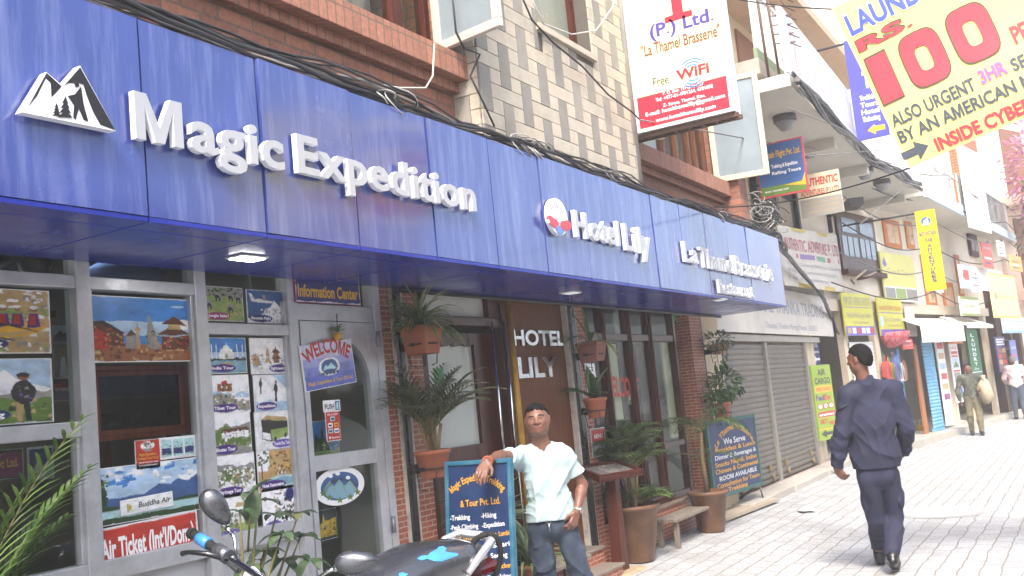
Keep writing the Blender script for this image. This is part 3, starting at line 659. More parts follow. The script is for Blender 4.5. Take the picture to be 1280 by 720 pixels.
text(lg, ff, 'HOTEL LILY', c0.x-rw*.55, c0.z+hh*.5, c0.x+rw*.55, .03, n=.0458, m=2, arc=rw*.7)
lg.build('flower_emblem', [mat('emblem_white', '#e6e8ea'), WSID, flat('#b5454f'), flat('#5d7fc0')], FB)
# ================================================================== posters and cards in the agency window
SKYB = flat('#3f7fc4', .35); SKYP = flat('#a9c4dc', .35); PW = flat('#e6e8e8', .35); GRN = flat('#5d7a34', .35); GRN2 = flat('#89a05a', .35); DGRN = flat('#26401f', .35)
EARTH = flat('#8d5a3a', .35); ROOF = flat('#5b3524', .35); GREYP = flat('#8c8b86', .35); DKP = flat('#2a2a2a', .35); MTN = flat('#37598c', .35); SNOW = flat('#eef0f2', .35); PURP = flat('#4a2a7c', .35); YEL = flat('#d9a92b', .35)
REDP = flat('#b63325', .35); SAND = flat('#b79a6b', .35); WATER = flat('#7ba3b5', .35); MAG = flat('#8b2a66', .35); NAVYP = flat('#27306e', .35); VIO = flat('#6a55a8', .35); CYAN = flat('#a9cfd0', .35); TXW = flat('#f2f2f2', .4)
PM = [PW, SKYB, SKYP, GRN, GRN2, DGRN, EARTH, ROOF, GREYP, DKP, MTN, SNOW, PURP, YEL, REDP, SAND, WATER, MAG, NAVYP, VIO, CYAN, TXW]
PC = [lin(c_) for c_ in ['#e6e8e8', '#3f7fc4', '#a9c4dc', '#5d7a34', '#89a05a', '#26401f', '#8d5a3a', '#5b3524', '#8c8b86', '#2a2a2a', '#37598c', '#eef0f2', '#4a2a7c', '#d9a92b', '#b63325', '#b79a6b', '#7ba3b5', '#8b2a66', '#27306e', '#6a55a8', '#a9cfd0', '#f2f2f2', '#c3c5de', '#989dd0', '#7680c0', '#5a68b6']]
(iW, iSB, iSP, iG, iG2, iDG, iE, iRF, iGY, iDK, iMT, iSN, iPU, iY, iR, iSA, iWA, iMA, iNV, iVI, iCY, iTX) = range(22)
def fract(h, w_, seed, octs=(3, 6, 12, 24)):
    r = np.random.default_rng(seed); out = np.zeros((h, w_)); amp = 1.
    for o in octs:
        g_ = r.random((o+2, o+2)); y = np.linspace(0, o, h); x = np.linspace(0, o, w_); yi, xi = y.astype(int), x.astype(int); fy, fx = (y-yi)[:, None], (x-xi)[None]; fy = fy*fy*(3-2*fy); fx = fx*fx*(3-2*fx)
        out += amp*((g_[np.ix_(yi, xi)]*(1-fx)+g_[np.ix_(yi, xi+1)]*fx)*(1-fy)+(g_[np.ix_(yi+1, xi)]*(1-fx)+g_[np.ix_(yi+1, xi+1)]*fx)*fy-.5); amp *= .6
    return out
def printmat():
    if 'photo_print' in _M: return _M['photo_print']
    m = bpy.data.materials.new('photo_print'); m.use_nodes = True; n_ = m.node_tree.nodes; b_ = n_['Principled BSDF']; b_.inputs['Roughness'].default_value = .32
    at = n_.new('ShaderNodeVertexColor'); at.layer_name = 'print'; m.node_tree.links.new(at.outputs[0], b_.inputs['Base Color']); _M['photo_print'] = m; return m
_pk = [0]
class Pic:
    """a printed picture: drawn as a small colour grid (the print itself) on a thin sheet"""
    def __init__(s, x0, z0, x1, z1, y=YW+.016, rot=0, back=.004, edge=iW):
        s.fr = FX(y); s.x0, s.z0, s.x1, s.z1 = x0, z0, x1, z1; s.w = x1-x0; s.h = z1-z0; s.n = .0012; s.rot = rot; _pk[0] += 1; s.seed = _pk[0]
        s.b = MB(); s.b.prism([s.t(u, v) for u, v in ((-.012, -.014), (1.012, -.014), (1.012, 1.014), (-.012, 1.014))], s.fr, -back, 0, edge)
        s.W = int(min(190, max(70, s.w*230))); s.H = max(12, int(s.W*s.h/s.w)); s.S = 2
        s.img = np.ones((s.H*s.S, s.W*s.S, 3))*.75; yy, xx = np.mgrid[0:s.H*s.S, 0:s.W*s.S]; s.U = (xx+.5)/(s.W*s.S); s.V = (yy+.5)/(s.H*s.S)
        s.fine = fract(s.H*s.S, s.W*s.S, s.seed, (9, 20, 44, 80)); s.k = 0; s.plain = {0, 21}; s.warp = fract(s.H*s.S, s.W*s.S, s.seed+50, (10, 22, 50))*.022
    def t(s, u, v):
        a = (u-.5)*s.w; c = (v-.5)*s.h; cr, sr = math.cos(s.rot), math.sin(s.rot)
        return (s.x0+s.x1)/2+a*cr-c*sr, (s.z0+s.z1)/2+a*sr+c*cr
    def p(s, pts, m, crisp=False):
        s.k += 1; U, V = (s.U, s.V) if crisp else (s.U+s.warp*s.h/s.w, s.V+s.warp.T[:1].mean()+np.roll(s.warp, 17, 1)); ins = np.zeros(U.shape, bool); K = len(pts)
        for i in range(K):
            (x0, y0), (x1, y1) = pts[i], pts[(i+1) % K]
            if y0 == y1: continue
            cr = (y0 > V) != (y1 > V); ins ^= cr & (U < (x1-x0)*(V-y0)/(y1-y0)+x0)
        if not ins.any(): return
        c = np.array(PC[m]); v = V[ins]; v0, v1 = v.min(), v.max(); lum = 1.0 if crisp else (1+.34*np.roll(s.fine, s.k*7, 1)[ins]+.16*((v-v0)/max(1e-6, v1-v0)-.5))
        tint = 1 if crisp else 1+.08*np.stack([np.roll(s.fine, s.k*13+j*9, 0)[ins] for j in range(3)], -1)
        s.img[ins] = np.clip(c*(lum[:, None] if not crisp else 1)*tint, .004, .93)
    def r(s, u0, v0, u1, v1, m): s.p([(u0, v0), (u1, v0), (u1, v1), (u0, v1)], m)
    def e(s, u, v, ru, rv, m, n=16): s.p(ell(u, v, ru, rv, n), m)
    def ridge(s, v0, amp, m, seed, n=60, base=0, u0=0, u1=1):
        rr = random.Random(seed); ph = [rr.random()*6.3 for _ in range(7)]; pts = []
        for i in range(n+1): x = i/n; pts.append((u0+(u1-u0)*x, v0+amp*sum(math.sin(ph[q]+x*(3+4.7*q))/(1+q*.75) for q in range(7))*.55))
        s.p([(u0, base)]+pts+[(u1, base)], m)
    def specks(s, k, box_, size, ms, seed):
        rr = random.Random(seed)
        for _ in range(int(k*1.3)):
            u = box_[0]+(box_[2]-box_[0])*rr.random(); v = box_[1]+(box_[3]-box_[1])*rr.random(); a = size*(.3+.8*rr.random()); c = size*(.3+.8*rr.random())
            s.p([(u, v), (u+a, v+rr.uniform(-.2, .2)*c), (u+a*rr.uniform(.6, 1), v+c), (u+a*.1, v+c*rr.uniform(.7, 1))], rr.choice(ms))
    def oval(s, body, m=iPU, side='l', w_=.62):
        u = .03+w_/2 if side == 'l' else .97-w_/2; s.p(ell(u, .14, w_/2, .115, 28), m, True)
        a = s.t(u-w_*.42, .105); b_ = s.t(u+w_*.42, .105); text(s.b, s.fr, body, a[0], a[1], b_[0], s.h*.085, n=s.n, m=iTX, bold=.03)
    def txt(s, body, u0, v, u1, hh, m, bold=.02, **k):
        s.n += .00015; a = s.t(u0, v); text(s.b, s.fr, body, a[0], a[1], None if u1 is None else a[0]+(u1-u0)*s.w, hh*s.h, n=s.n, m=m, bold=bold, rot=s.rot, **k)
    def done(s, name, label, cat, group=None, mats=None):
        im = s.img.reshape(s.H, s.S, s.W, s.S, 3).mean((1, 3)); W, H = s.W, s.H; mats = (mats or PM)+[printmat()]; mi = len(mats)-1; o0 = len(s.b.v); f0 = len(s.b.f)
        vs = [s.fr(*s.t(i/W, j/H), .0008) for j in range(H+1) for i in range(W+1)]; s.b.add(vs, [(j*(W+1)+i, j*(W+1)+i+1, (j+1)*(W+1)+i+1, (j+1)*(W+1)+i) for j in range(H) for i in range(W)], mi)
        o = s.b.build(name, mats); me = o.data; col_ = np.ones((len(me.loops), 4)); ls = np.array([p.loop_start for p in me.polygons[f0:f0+W*H]]) if W*H else None
        flat_ = im.reshape(-1, 3); idx = (ls[:, None]+np.arange(4)[None]).ravel(); col_[idx, :3] = np.repeat(flat_, 4, 0)
        at = me.color_attributes.new('print', 'FLOAT_COLOR', 'CORNER'); at.data.foreach_set('color', col_.ravel().astype(np.float32)); return tag(o, label, cat, group)
def pic(tl, br, y=YW+.016, **k):
    x0, z0, x1, z1 = rpx(tl[0], tl[1], br[0], br[1], y); return Pic(x0, z0, x1, z1, y, **k)
GP = 'tour posters in the agency window'
# rafting
a = P(59.6, 364.8, y=YW+.016); b_ = P(62, 440.5, y=YW+.016); wd = .56
p = Pic(a.x-wd, b_.z, a.x, a.z); p.r(0, 0, 1, 1, iSA); p.ridge(.75, .18, iG2, 3, base=.6); p.specks(160, (0, 0, 1, 1), .07, [iW, iSN, iSA, iGY, iG2], 1)
p.p([(.25, .28), (.45, .2), (.8, .26), (.98, .4), (.9, .5), (.6, .44), (.3, .42)], iY); p.p([(.5, .3), (.85, .36), (.8, .3), (.6, .26)], iSA)
for u in (.45, .6, .72, .86): p.p([(u-.05, .4), (u+.07, .42), (u+.05, .62), (u-.03, .62)], iPU); p.p([(u-.03, .45), (u+.03, .45), (u+.03, .6), (u-.02, .6)], iR); p.e(u+.01, .7, .03, .045, iE, 10); p.e(u+.01, .73, .035, .03, iW, 10)
p.p([(.5, .5), (.9, .36), (.9, .34), (.5, .46)], iDK); p.p([(.3, .35), (.7, .2), (.7, .18), (.3, .31)], iDK); p.oval('Rafting', iNV)
p.done('poster', 'poster of rafters in a yellow raft on white water, leftmost in the agency window', 'poster', GP)
a = P(62.6, 448.8, y=YW+.016); b_ = P(64.8, 526, y=YW+.016)
p = Pic(a.x-wd, b_.z, a.x, a.z); p.r(0, 0, 1, 1, iSP); p.p([(.3, .5), (.5, .7), (.6, .83), (.72, .68), (1, .52), (1, .4), (.3, .4)], iSN); p.ridge(.5, .1, iGY, 5, base=.2); p.ridge(.4, .12, iG, 8); p.specks(60, (0, 0, 1, .4), .06, [iG, iG2, iDG, iSA], 2)
for u, v, s in ((.42, .06, 1), (.76, .02, 1.05)):
    p.p([(u-.07, v), (u-.02, v), (u, v+.3), (u-.06, v+.32)], iSA); p.p([(u+.01, v), (u+.06, v), (u+.05, v+.32), (u, v+.3)], iW if s == 1 else iDK); p.e(u, v+.46, .1*s, .19, iNV if s == 1 else iDK, 14); p.e(u, v+.7, .05, .06, iE, 10); p.e(u-.0, v+.73, .06, .035, iSA if s == 1 else iDK, 10)
    p.specks(14, (u-.08, v+.35, u+.06, v+.55), .04, [iVI, iGY, iDK], 5)
p.oval('Trekking', iNV); p.done('poster', 'poster of two trekkers with packs below a snow peak, under the rafting poster', 'poster', GP)
# temple square
p = pic((103.9, 369), (240, 450.5)); p.r(0, 0, 1, 1, iSB); p.r(0, .4, 1, .62, iSP); p.e(.93, .6, .09, .07, iW); p.e(.9, .55, .1, .05, iSN); p.e(.88, .88, .07, .02, iSP)
p.r(0, 0, 1, .26, iE); p.specks(50, (0, 0, 1, .2), .06, [iE, iSA, iRF], 11)
p.p([(0, .22), (.34, .24), (.34, .44), (.17, .62), (0, .6)], iRF); p.p([(0, .6), (.17, .63), (.35, .44), (.33, .42), (.15, .57), (0, .54)], iDK); p.p([(.02, .2), (.2, .2), (.2, .42), (.1, .5), (.02, .42)], iR); p.specks(60, (0, .22, .34, .5), .03, [iRF, iDK, iR, iSA, iE], 4)
p.p([(0, .75), (.09, .68), (0, .66)], iDK)
p.r(.455, .2, .49, .48, iSA); p.e(.472, .5, .035, .03, iSA); p.p([(.46, .5), (.472, .64), (.484, .5)], iGY)
p.p([(.36, .2), (.45, .2), (.45, .4), (.41, .46), (.36, .4)], iGY); p.p([(.36, .4), (.41, .5), (.46, .4)], iRF)
p.p([(.55, .18), (.68, .18), (.66, .36), (.63, .5), (.6, .68), (.585, .74), (.57, .66), (.555, .4)], iGY); p.specks(40, (.54, .18, .68, .48), .025, [iGY, iSA, iDK, iRF], 7)
p.r(.7, .18, .99, .4, iRF); p.p([(.66, .42), (1, .42), (.88, .54), (.78, .54)], iRF); p.r(.77, .5, .9, .58, iSA); p.p([(.7, .58), (.97, .58), (.84, .72), (.82, .72)], iRF); p.specks(50, (.7, .18, .98, .4), .03, [iRF, iDK, iR, iSA], 9)
p.done('poster', 'wide poster of a brick temple square with pagodas under a deep blue sky', 'poster', GP)
# framed screen
x0, z0, x1, z1 = rpx(108, 457.5, 243, 541, YW+.16); fr = FX(YW+.2); tv = thing('framed_screen', 'dark screen in a carved reddish brown wooden frame behind the agency window', 'screen', ((x0+x1)/2, YW+.2, z0))
t = .062; k = MB()
for q in (((x0, z0), (x1, z0), (x1-t, z0+t*.8), (x0+t*1.1, z0+t*.8)), ((x1, z0), (x1, z1), (x1-t, z1-t*.8), (x1-t, z0+t*.8)), ((x1, z1), (x0, z1), (x0+t*1.1, z1-t*.8), (x1-t, z1-t*.8)), ((x0, z1), (x0, z0), (x0+t*1.1, z0+t*.8), (x0+t*1.1, z1-t*.8))): k.prism(list(q), fr, 0, .035)
for i in range(34): k.lathe([(.0075, 0), (.005, .006), (0, .008)], fr(x0+.05+(x1-x0-.1)*i/33, z1-.025, .035), 6, axis=fr.n); k.lathe([(.0075, 0), (.005, .006), (0, .008)], fr(x0+.05+(x1-x0-.1)*i/33, z0+.025, .035), 6, axis=fr.n)
k.build('frame', woodmat('carved_wood', '#7a3622', '#9c4b2e', rough=.4), tv, bevel=.006)
k = MB(); k.box((x0+t, z0+t*.7, .004), (x1-t*.9, z1-t*.7, .012), fr=fr); k.build('screen', mat('dark_screen', '#0d0c0b', rough=.3, spec=.2, noise=.2), tv)
k = MB()
for q in (x0+.1, x1-.1): k.box((q, 0.24, -.06), (q+.05, z0+.05, -.002), fr=fr)
k.build('leg', WOODD, tv)
# cards
p = pic((168.7, 551.5), (200.5, 583.5)); p.r(0, 0, 1, 1, iR); p.e(.5, .8, .3, .15, iW); p.specks(26, (.28, .68, .66, .92), .09, [iY, iG, iDG, iVI, iW, iMA], 3); p.r(.36, .6, .64, .7, iGY)
p.txt('Magic Expedition,', .14, .46, .86, .09, iY); p.txt('Trekking & Tours Pvt.Ltd.', .06, .32, .94, .09, iY); p.txt('Thamel, Kathmandu, Nepal', .1, .2, .9, .05, iTX); p.txt('Email: info@magicexpedition', .1, .1, .9, .05, iTX)
p.done('card', 'small red agency card with yellow lettering stuck above the mountain lake poster', 'card')
p = pic((199, 548), (245, 569.5)); p.r(0, 0, 1, 1, iW)
for i in range(3): p.r(.04+.32*i, .1, .33+.32*i, .9, iCY); p.r(.05+.32*i, .2, .3+.32*i, .5, iNV); p.specks(16, (.05+.32*i, .1, .28+.32*i, .75), .05, [iNV, iG, iDK, iG2], 20+i)
p.done('photo_strip', 'white strip of three small photos beside the red agency card', 'photo strip')
# mountain lake poster with airline tag
p = pic((114.6, 588), (249, 636)); p.r(0, 0, 1, 1, iSP); p.specks(30, (.1, .6, 1, .95), .12, [iSN, iW, iSP, iSB], 5); p.ridge(.45, .02, iMT, 2)
p.p([(.1, .3), (.3, .46), (.42, .42), (.6, .6), (.72, .56), (.86, .72), (.93, .68), (1, .8), (1, .2), (.1, .2)], iMT); p.p([(.8, .66), (.86, .72), (.93, .68), (1, .8), (1, .7), (.9, .6)], iSN)
p.p([(0, .15), (.12, .3), (.1, .8), (.04, .9), (0, .95)], iDG); p.specks(30, (0, .2, .12, .9), .05, [iDG, iDK, iG], 6); p.ridge(.3, .03, iDG, 4); p.r(0, .1, 1, .24, iCY); p.r(0, 0, 1, .1, iDG)
p.done('poster', 'wide poster of a blue mountain range over a pale lake, above the red ticket board', 'poster', GP)
x0, z0, x1, z1 = rpx(151, 625, 216, 633, YW+.008); p = Pic(x0, z0, x1, z1, YW+.008, rot=.03); p.r(0, 0, 1, 1, iW)
for k_ in range(4): p.e(.12+.02*k_, .45, .018, .3-.05*k_, iY if k_ % 2 else iG2, 10)
p.txt('Buddha Air', .32, .34, .96, .36, iDK, shear=.15); p.done('airline_tag', 'white tag reading Buddha Air on the mountain lake poster', 'tag')
p = pic((120, 662), (248, 689), y=YW+.01, rot=.02, edge=iW); p.r(.006, .03, .994, .97, iR); p.txt("Air Ticket (Int'l/Dom.)", .035, .3, .965, .46, iTX, bold=.035)
p.done('ticket_board', "long red board reading Air Ticket (Int'l/Dom.) at the foot of the window", 'sign board')
# small posters of the right hand light
p = pic((253.7, 357.4), (304.8, 401.7)); p.r(0, 0, 1, 1, iG2); p.r(0, .72, 1, 1, iGY); p.specks(50, (0, .7, 1, .98), .08, [iG, iGY, iDG], 3); p.specks(60, (0, 0, 1, .7), .07, [iG2, iG, iG2, iSA], 4)
for u, v in ((.12, .5), (.35, .75), (.68, .75), (.66, .4), (.88, .72)): p.e(u, v, .075, .11, iGY, 12); p.e(u+.07, v-.05, .035, .07, iGY, 10); p.r(u-.05, v-.18, u-.02, v-.05, iDK); p.r(u+.03, v-.18, u+.06, v-.05, iDK); p.e(u-.01, v-.04, .06, .05, iDK, 10)
p.oval('Jungle Safari', iMA); p.done('poster', 'small poster of rhinos on green grass, first at the top left of the tour posters', 'poster', GP)
p = pic((307.8, 362), (356.7, 404.5)); p.r(0, 0, 1, 1, iMT); p.p([(.35, .2), (.5, .45), (.62, .5), (.72, .72), (.8, .6), (1, .4), (1, 0), (0, 0), (0, .12), (.2, .2)], iSN); p.specks(40, (.3, 0, 1, .4), .07, [iSP, iSN, iGY], 6); p.p([(.1, .66), (.3, .74), (.7, .68), (.66, .62), (.3, .62)], iW); p.p([(.1, .66), (.05, .9), (.12, .88), (.22, .7)], iW); p.p([(.4, .7), (.42, .86), (.5, .86), (.5, .7)], iGY); p.oval('Mountain Flight', iNV)
p.done('poster', 'small poster of a plane flying past snow peaks, top right of the tour posters', 'poster', GP)
p = pic((257.7, 422.4), (308.7, 465.5)); p.r(0, 0, 1, 1, iSP); p.r(0, .6, 1, 1, iSB); p.r(0, 0, 1, .4, iWA); p.r(0, .36, 1, .42, iDG); p.r(.3, .4, .68, .6, iW); p.e(.49, .68, .09, .13, iW); p.e(.37, .63, .04, .06, iW); p.e(.61, .63, .04, .06, iW); p.r(.45, .42, .53, .54, iGY); p.p([(.48, .8), (.49, .9), (.5, .8)], iW)
for u in (.1, .22, .76, .9): p.r(u, .4, u+.022, .78, iW); p.p([(u-.004, .78), (u+.011, .84), (u+.026, .78)], iW)
p.specks(20, (0, .34, .3, .42), .05, [iDG, iDK], 4); p.specks(20, (.7, .34, 1, .42), .05, [iDG, iDK], 8); p.r(.36, .1, .62, .3, iSA); p.oval('India Tour', iPU, w_=.68); p.done('poster', 'small poster of a white domed tomb and minarets reading India Tour', 'poster', GP)
def pagoda(p, u, v, s, m=iRF):
    for i in range(2): p.r(u-.07*s, v+.16*s*i, u+.07*s, v+.14*s+.16*s*i, iE); p.p([(u-.15*s+.03*s*i, v+.12*s+.17*s*i), (u+.15*s-.03*s*i, v+.12*s+.17*s*i), (u+.05*s, v+.22*s+.17*s*i), (u-.05*s, v+.22*s+.17*s*i)], m)
    p.p([(u-.02*s, v+.39*s), (u, v+.52*s), (u+.02*s, v+.39*s)], m)
p = pic((311.8, 423), (360.7, 466)); p.r(0, 0, 1, 1, iSN); p.specks(60, (0, .1, 1, .5), .08, [iSA, iW, iGY, iSP], 5); p.p([(.38, .3), (.52, .3), (.49, .6), (.45, .8), (.41, .6)], iSA); p.specks(20, (.36, .3, .52, .6), .04, [iGY, iSA, iW], 5); pagoda(p, .68, .3, 1.0, iRF); p.p([(.05, .2), (.25, .25), (.22, .5), (.05, .55)], iSA); p.specks(30, (0, .2, .3, .55), .05, [iSA, iE, iGY], 9); p.oval('Sightseeing', iPU, 'r', .5)
p.done('poster', 'small pale poster of a tiered pagoda square beside the white domed tomb poster', 'poster', GP)
p = pic((260.8, 470), (312.7, 514.5)); p.r(0, 0, 1, 1, iSN); p.ridge(.55, .08, iSP, 7, base=.4); p.p([(0, .1), (1, .05), (1, .3), (.6, .36), (.3, .55), (0, .5)], iGY); p.r(.2, .58, .56, .78, iE); p.p([(.3, .78), (.46, .78), (.44, .86), (.32, .86)], iR); p.specks(70, (0, 0, .9, .45), .08, [iG2, iGY, iSA, iDG, iW], 8); p.specks(20, (.2, .58, .56, .76), .05, [iE, iRF, iDK, iW], 3); p.oval('Tibet Tour', iPU, w_=.66)
p.done('poster', 'small poster of a hilltop palace on pale slopes reading Tibet Tour', 'poster', GP)
p = pic((316.4, 469.7), (365.3, 511.5)); p.r(0, 0, 1, 1, iSN); p.p([(.5, 1), (1, .5), (1, 1)], iSP); p.ridge(.3, .1, iSP, 12, base=0)
for u, v, s in ((.18, .5, .8), (.58, .25, 1.1)): p.p([(u-.04*s, v), (u+.01, v), (u+.02*s, v+.3*s), (u-.03*s, v+.3*s)], iDK); p.e(u, v+.34*s, .05*s, .13*s, iDK, 12); p.e(u+.01, v+.5*s, .03*s, .05*s, iE, 10); p.p([(u-.1*s, v+.28*s), (u+.02, v+.38*s), (u+.02, v+.33*s)], iDK)
p.oval('Expedition', iPU, w_=.56); p.done('poster', 'small poster of two dark clad climbers on a snow slope', 'poster', GP)
p = pic((263, 518), (314.9, 565.5)); p.r(0, 0, 1, 1, iSN); p.ridge(.68, .09, iGY, 6); p.p([(0, .4), (.2, .66), (.36, .7), (.6, .6), (1, .55), (1, .2), (0, .2)], iG); p.r(.25, .4, .95, .56, iW); p.p([(.2, .54), (.98, .56), (.9, .64), (.3, .63)], iRF); p.specks(40, (.25, .38, .95, .56), .04, [iRF, iDK, iW, iE], 8); p.specks(40, (0, .12, 1, .38), .06, [iSA, iG2, iGY, iW], 9); p.oval('Bhutan Tour', iPU, w_=.6)
p.done('poster', 'small poster of a long white monastery below green hills reading Bhutan Tour', 'poster', GP)
p = pic((318, 516), (367.7, 558.5)); p.r(0, 0, 1, 1, iW); p.p([(.16, .3), (.4, .2), (.4, .78), (.16, .8)], iDK); p.p([(.4, .2), (.86, .34), (.86, .74), (.4, .8)], iG2); p.p([(.4, .52), (.86, .56), (.86, .72), (.4, .76)], iDK); p.p([(.16, .8), (.4, .78), (.86, .74), (.8, .84), (.3, .9)], iSA); p.p([(.17, .32), (.38, .24), (.38, .42), (.17, .46)], iW); p.e(.5, .25, .035, .08, iDK, 12); p.e(.78, .35, .03, .07, iDK, 12); p.oval('Tourist Bus Ticket', iVI, 'r', .56)
p.done('poster', 'small poster of a cream and dark tour coach', 'poster', GP)
p = pic((266, 571.5), (320, 616.5)); p.r(0, 0, 1, 1, iSN); p.ridge(.75, .06, iGY, 4, base=.5); p.ridge(.62, .06, iG, 14, base=.3); p.specks(110, (0, .1, 1, .66), .09, [iW, iSN, iGY, iSA, iW], 31); p.specks(40, (0, .2, 1, .66), .04, [iDK, iGY, iG], 33); p.oval('Pilgrimage Tour', iPU, w_=.66)
p.done('poster', 'small poster of a crowded white hill town reading Pilgrimage Tour', 'poster', GP)
p = pic((321, 565), (372, 608)); p.r(0, 0, 1, 1, iSA); p.r(0, .5, .3, 1, iSN); p.p([(.25, .3), (1, .4), (1, 1), (.8, .95), (.4, .7), (.25, .6)], iSA); p.specks(70, (.3, .3, .98, .95), .06, [iSA, iY, iE, iRF, iW, iDK], 15); p.specks(16, (.0, .6, .28, .95), .09, [iDG, iG], 16); p.r(.08, .3, .11, .7, iRF); p.e(.6, .2, .42, .16, iCY, 22); p.e(.6, .21, .34, .1, iWA, 22); p.oval('Hotel Reservation', iPU, w_=.66)
p.done('poster', 'small poster of a terraced resort round a pool with palms', 'poster', GP)
p = pic((269, 621), (322.5, 669)); p.r(0, 0, 1, 1, iSN); p.r(0, .15, 1, .35, iG2); p.r(.5, .35, .9, .7, iW); p.r(.54, .5, .6, .6, iDK); p.r(.7, .5, .76, .6, iDK); p.p([(.46, .7), (.94, .7), (.88, .8), (.54, .8)], iSA); p.specks(40, (.05, .25, .5, .6), .07, [iDG, iG, iGY], 5); p.specks(30, (.3, .2, 1, .4), .05, [iDG, iG2, iSA], 6); p.oval('Home Stay', iVI, w_=.6)
p.done('poster', 'small poster of a white village house reading Home Stay, lowest left of the tour posters', 'poster', GP)
p = pic((327, 612), (374.4, 658)); p.r(0, 0, 1, 1, iSN); p.specks(60, (.3, .2, 1, 1), .1, [iGY, iDK, iSN, iSA, iGY], 25); p.e(.78, .8, .12, .16, iNV, 12); p.specks(26, (.5, .1, .95, .55), .07, [iDK, iDG, iGY], 26); p.oval('Canyoning', iVI, w_=.5)
p.done('poster', 'small pale poster of climbers below a rocky fall, lowest right of the tour posters', 'poster', GP)
# the cord that the posters hang from
k = MB(); a = P(312, 412, y=YW+.06); b_ = P(326, 650, y=YW+.06); k.box((a.x-.004, YW+.03, b_.z), (a.x+.012, YW+.04, a.z+.4)); tag(k.build('poster_rail', STEEL), 'thin upright metal rail between the two columns of tour posters', 'rail')
# things seen inside through the left light
def inside_pic(tl, br, y, name, label, draw):
    p = pic(tl, br, y=y); draw(p); p.done(name, label, 'picture', 'pictures on the agency partition')
yi = 4.92
def d1(p): p.r(0, 0, 1, 1, iSP); p.p([(0, .3), (.4, .7), (.6, .5), (1, .8), (1, 0), (0, 0)], iDK)
def d2(p): p.r(0, 0, 1, 1, iGY); p.p([(.3, 0), (.8, 0), (.6, .6), (.45, .6)], iW); p.e(.52, .75, .12, .12, iSA)
def d3(p): p.r(0, 0, 1, 1, iDK); p.ridge(.8, .08, iR, 3, base=.5); p.ridge(.5, .1, iNV, 5); p.txt('KATHMANDU', .1, .45, .9, .15, iTX)
inside_pic((66, 407), (88, 428), yi, 'picture', 'small dark framed mountain picture behind the left window pane', d1)
inside_pic((66, 429), (90, 472), yi, 'picture', 'grey picture of a pale figure behind the left window pane', d2)
inside_pic((66, 474), (92, 500), yi, 'picture', 'orange and blue sunset picture behind the left window pane', d3)
def d4(p): p.r(0, 0, 1, 1, iW); p.r(.06, .06, .94, .94, iMT); p.p([(.06, .1), (.4, .6), (.6, .4), (.94, .75), (.94, .06), (.06, .06)], iSN)
inside_pic((34, 560), (68, 597), YW+.5, 'picture', 'white framed mountain picture standing low behind the left pane', d4)
p = pic((-30, 566), (29, 596), y=YW+.45); p.r(0, 0, 1, 1, iDK); p.r(.03, .06, .97, .9, iMA); p.txt('Magic Ltd.', .2, .4, .9, .3, iY); p.done('name_board', 'dark board ending in the gold letters Ltd. behind the left pane', 'sign board')
b = MB(); a = P(20, 318, y=4.6); b.tube([Vector((a.x+.17*math.cos(t), 4.6, a.z+.17*math.sin(t))) for t in np.linspace(0, 2*math.pi, 25)[:-1]], .03, 10, closed=True, m=0)
for i in range(5):
    an = i*1.2566; b.tube([(a.x, 4.6, a.z), (a.x+.15*math.cos(an), 4.6, a.z+.15*math.sin(an))], .02, 8, m=1)
b.lathe([(.045, -.02), (.045, .02)], (a.x, 4.6, a.z), 14, m=1, axis=(0, 1, 0)); b.box((a.x-.02, 4.58, a.z-.4), (a.x+.02, 4.62, a.z-.17), 1)
tag(b.build('ship_wheel', [mat('tyre_dark', '#26272a', rough=.6), mat('hub_silver', '#b0b2b4', rough=.3, metal=.8)]), 'round dark rimmed silver spoked wheel ornament at the top of the left pane', 'ornament')
b = MB(); a = P(150, 345, y=4.9); b.lathe([(.0, 0), (.2, .0), (.26, .09), (.1, .17), (0, .18)], (a.x, 4.9, a.z-.08), 24); tag(b.build('blue_hat', [mat('hat_blue', '#4667a8', rough=.8)]), 'blue and brown rounded hat on the ledge behind the top pane', 'hat')
k = MB(); k.box((.8, 4.55, zt1-.08), (3.2, 5.2, zt1-.05)); k.build('shelf', WOODM, HB)
k = MB(); k.box((.8, 4.1, zb-.1), (m3, 4.6, zb-.06)); k.build('display_shelf', mat('shelf_pale', '#8f8f8c', rough=.5), HB)
# ------------------------------------------------------------------ agency door signs
x0, z0, x1, z1 = rpx(369, 335, 452, 381, YW-.05); p = Pic(x0, z0, x1, z0+.27, YW-.04, edge=iMA, back=.012); p.r(.005, .015, .995, .985, iNV)
p.txt('Information Center', .03, .12, .97, .27, iY, bold=.03); p.txt('Free Tourist', .2, .52, .8, .27, iY, bold=.03)
p.done('information_board', 'blue board reading Free Tourist Information Center over the agency door', 'sign board')
GRADW = None
x0, z0, x1, z1 = rpx(377.5, 428, 444.5, 477.5, YW-.05); p = Pic(x0, z0-.02, x1, z1+.0, YW-.045, rot=.1, edge=iW, back=.01)
VIO2 = [flat('#c3c5de', .4), flat('#989dd0', .4), flat('#7680c0', .4), flat('#5a68b6', .4)]
PM2 = PM+VIO2; p.r(0, 0, 1, .3, 25); p.r(0, .3, 1, .5, 24); p.r(0, .5, 1, .68, 23); p.r(0, .68, 1, 1, 22)
p.e(.5, .46, .21, .21, iW, 30); p.e(.5, .46, .165, .165, iMT, 30); p.p([(.36, .4), (.43, .5), (.47, .45), (.54, .54), (.6, .46), (.64, .4)], iCY)
for i in range(5): p.e(.36+.07*i, .32-.02*math.sin(i*.78), .03, .03, iDG, 6)
p.txt('Magic Expedition & Tour (P) Ltd.', .05, .1, .95, .085, iY, bold=.02); p.n += .0002
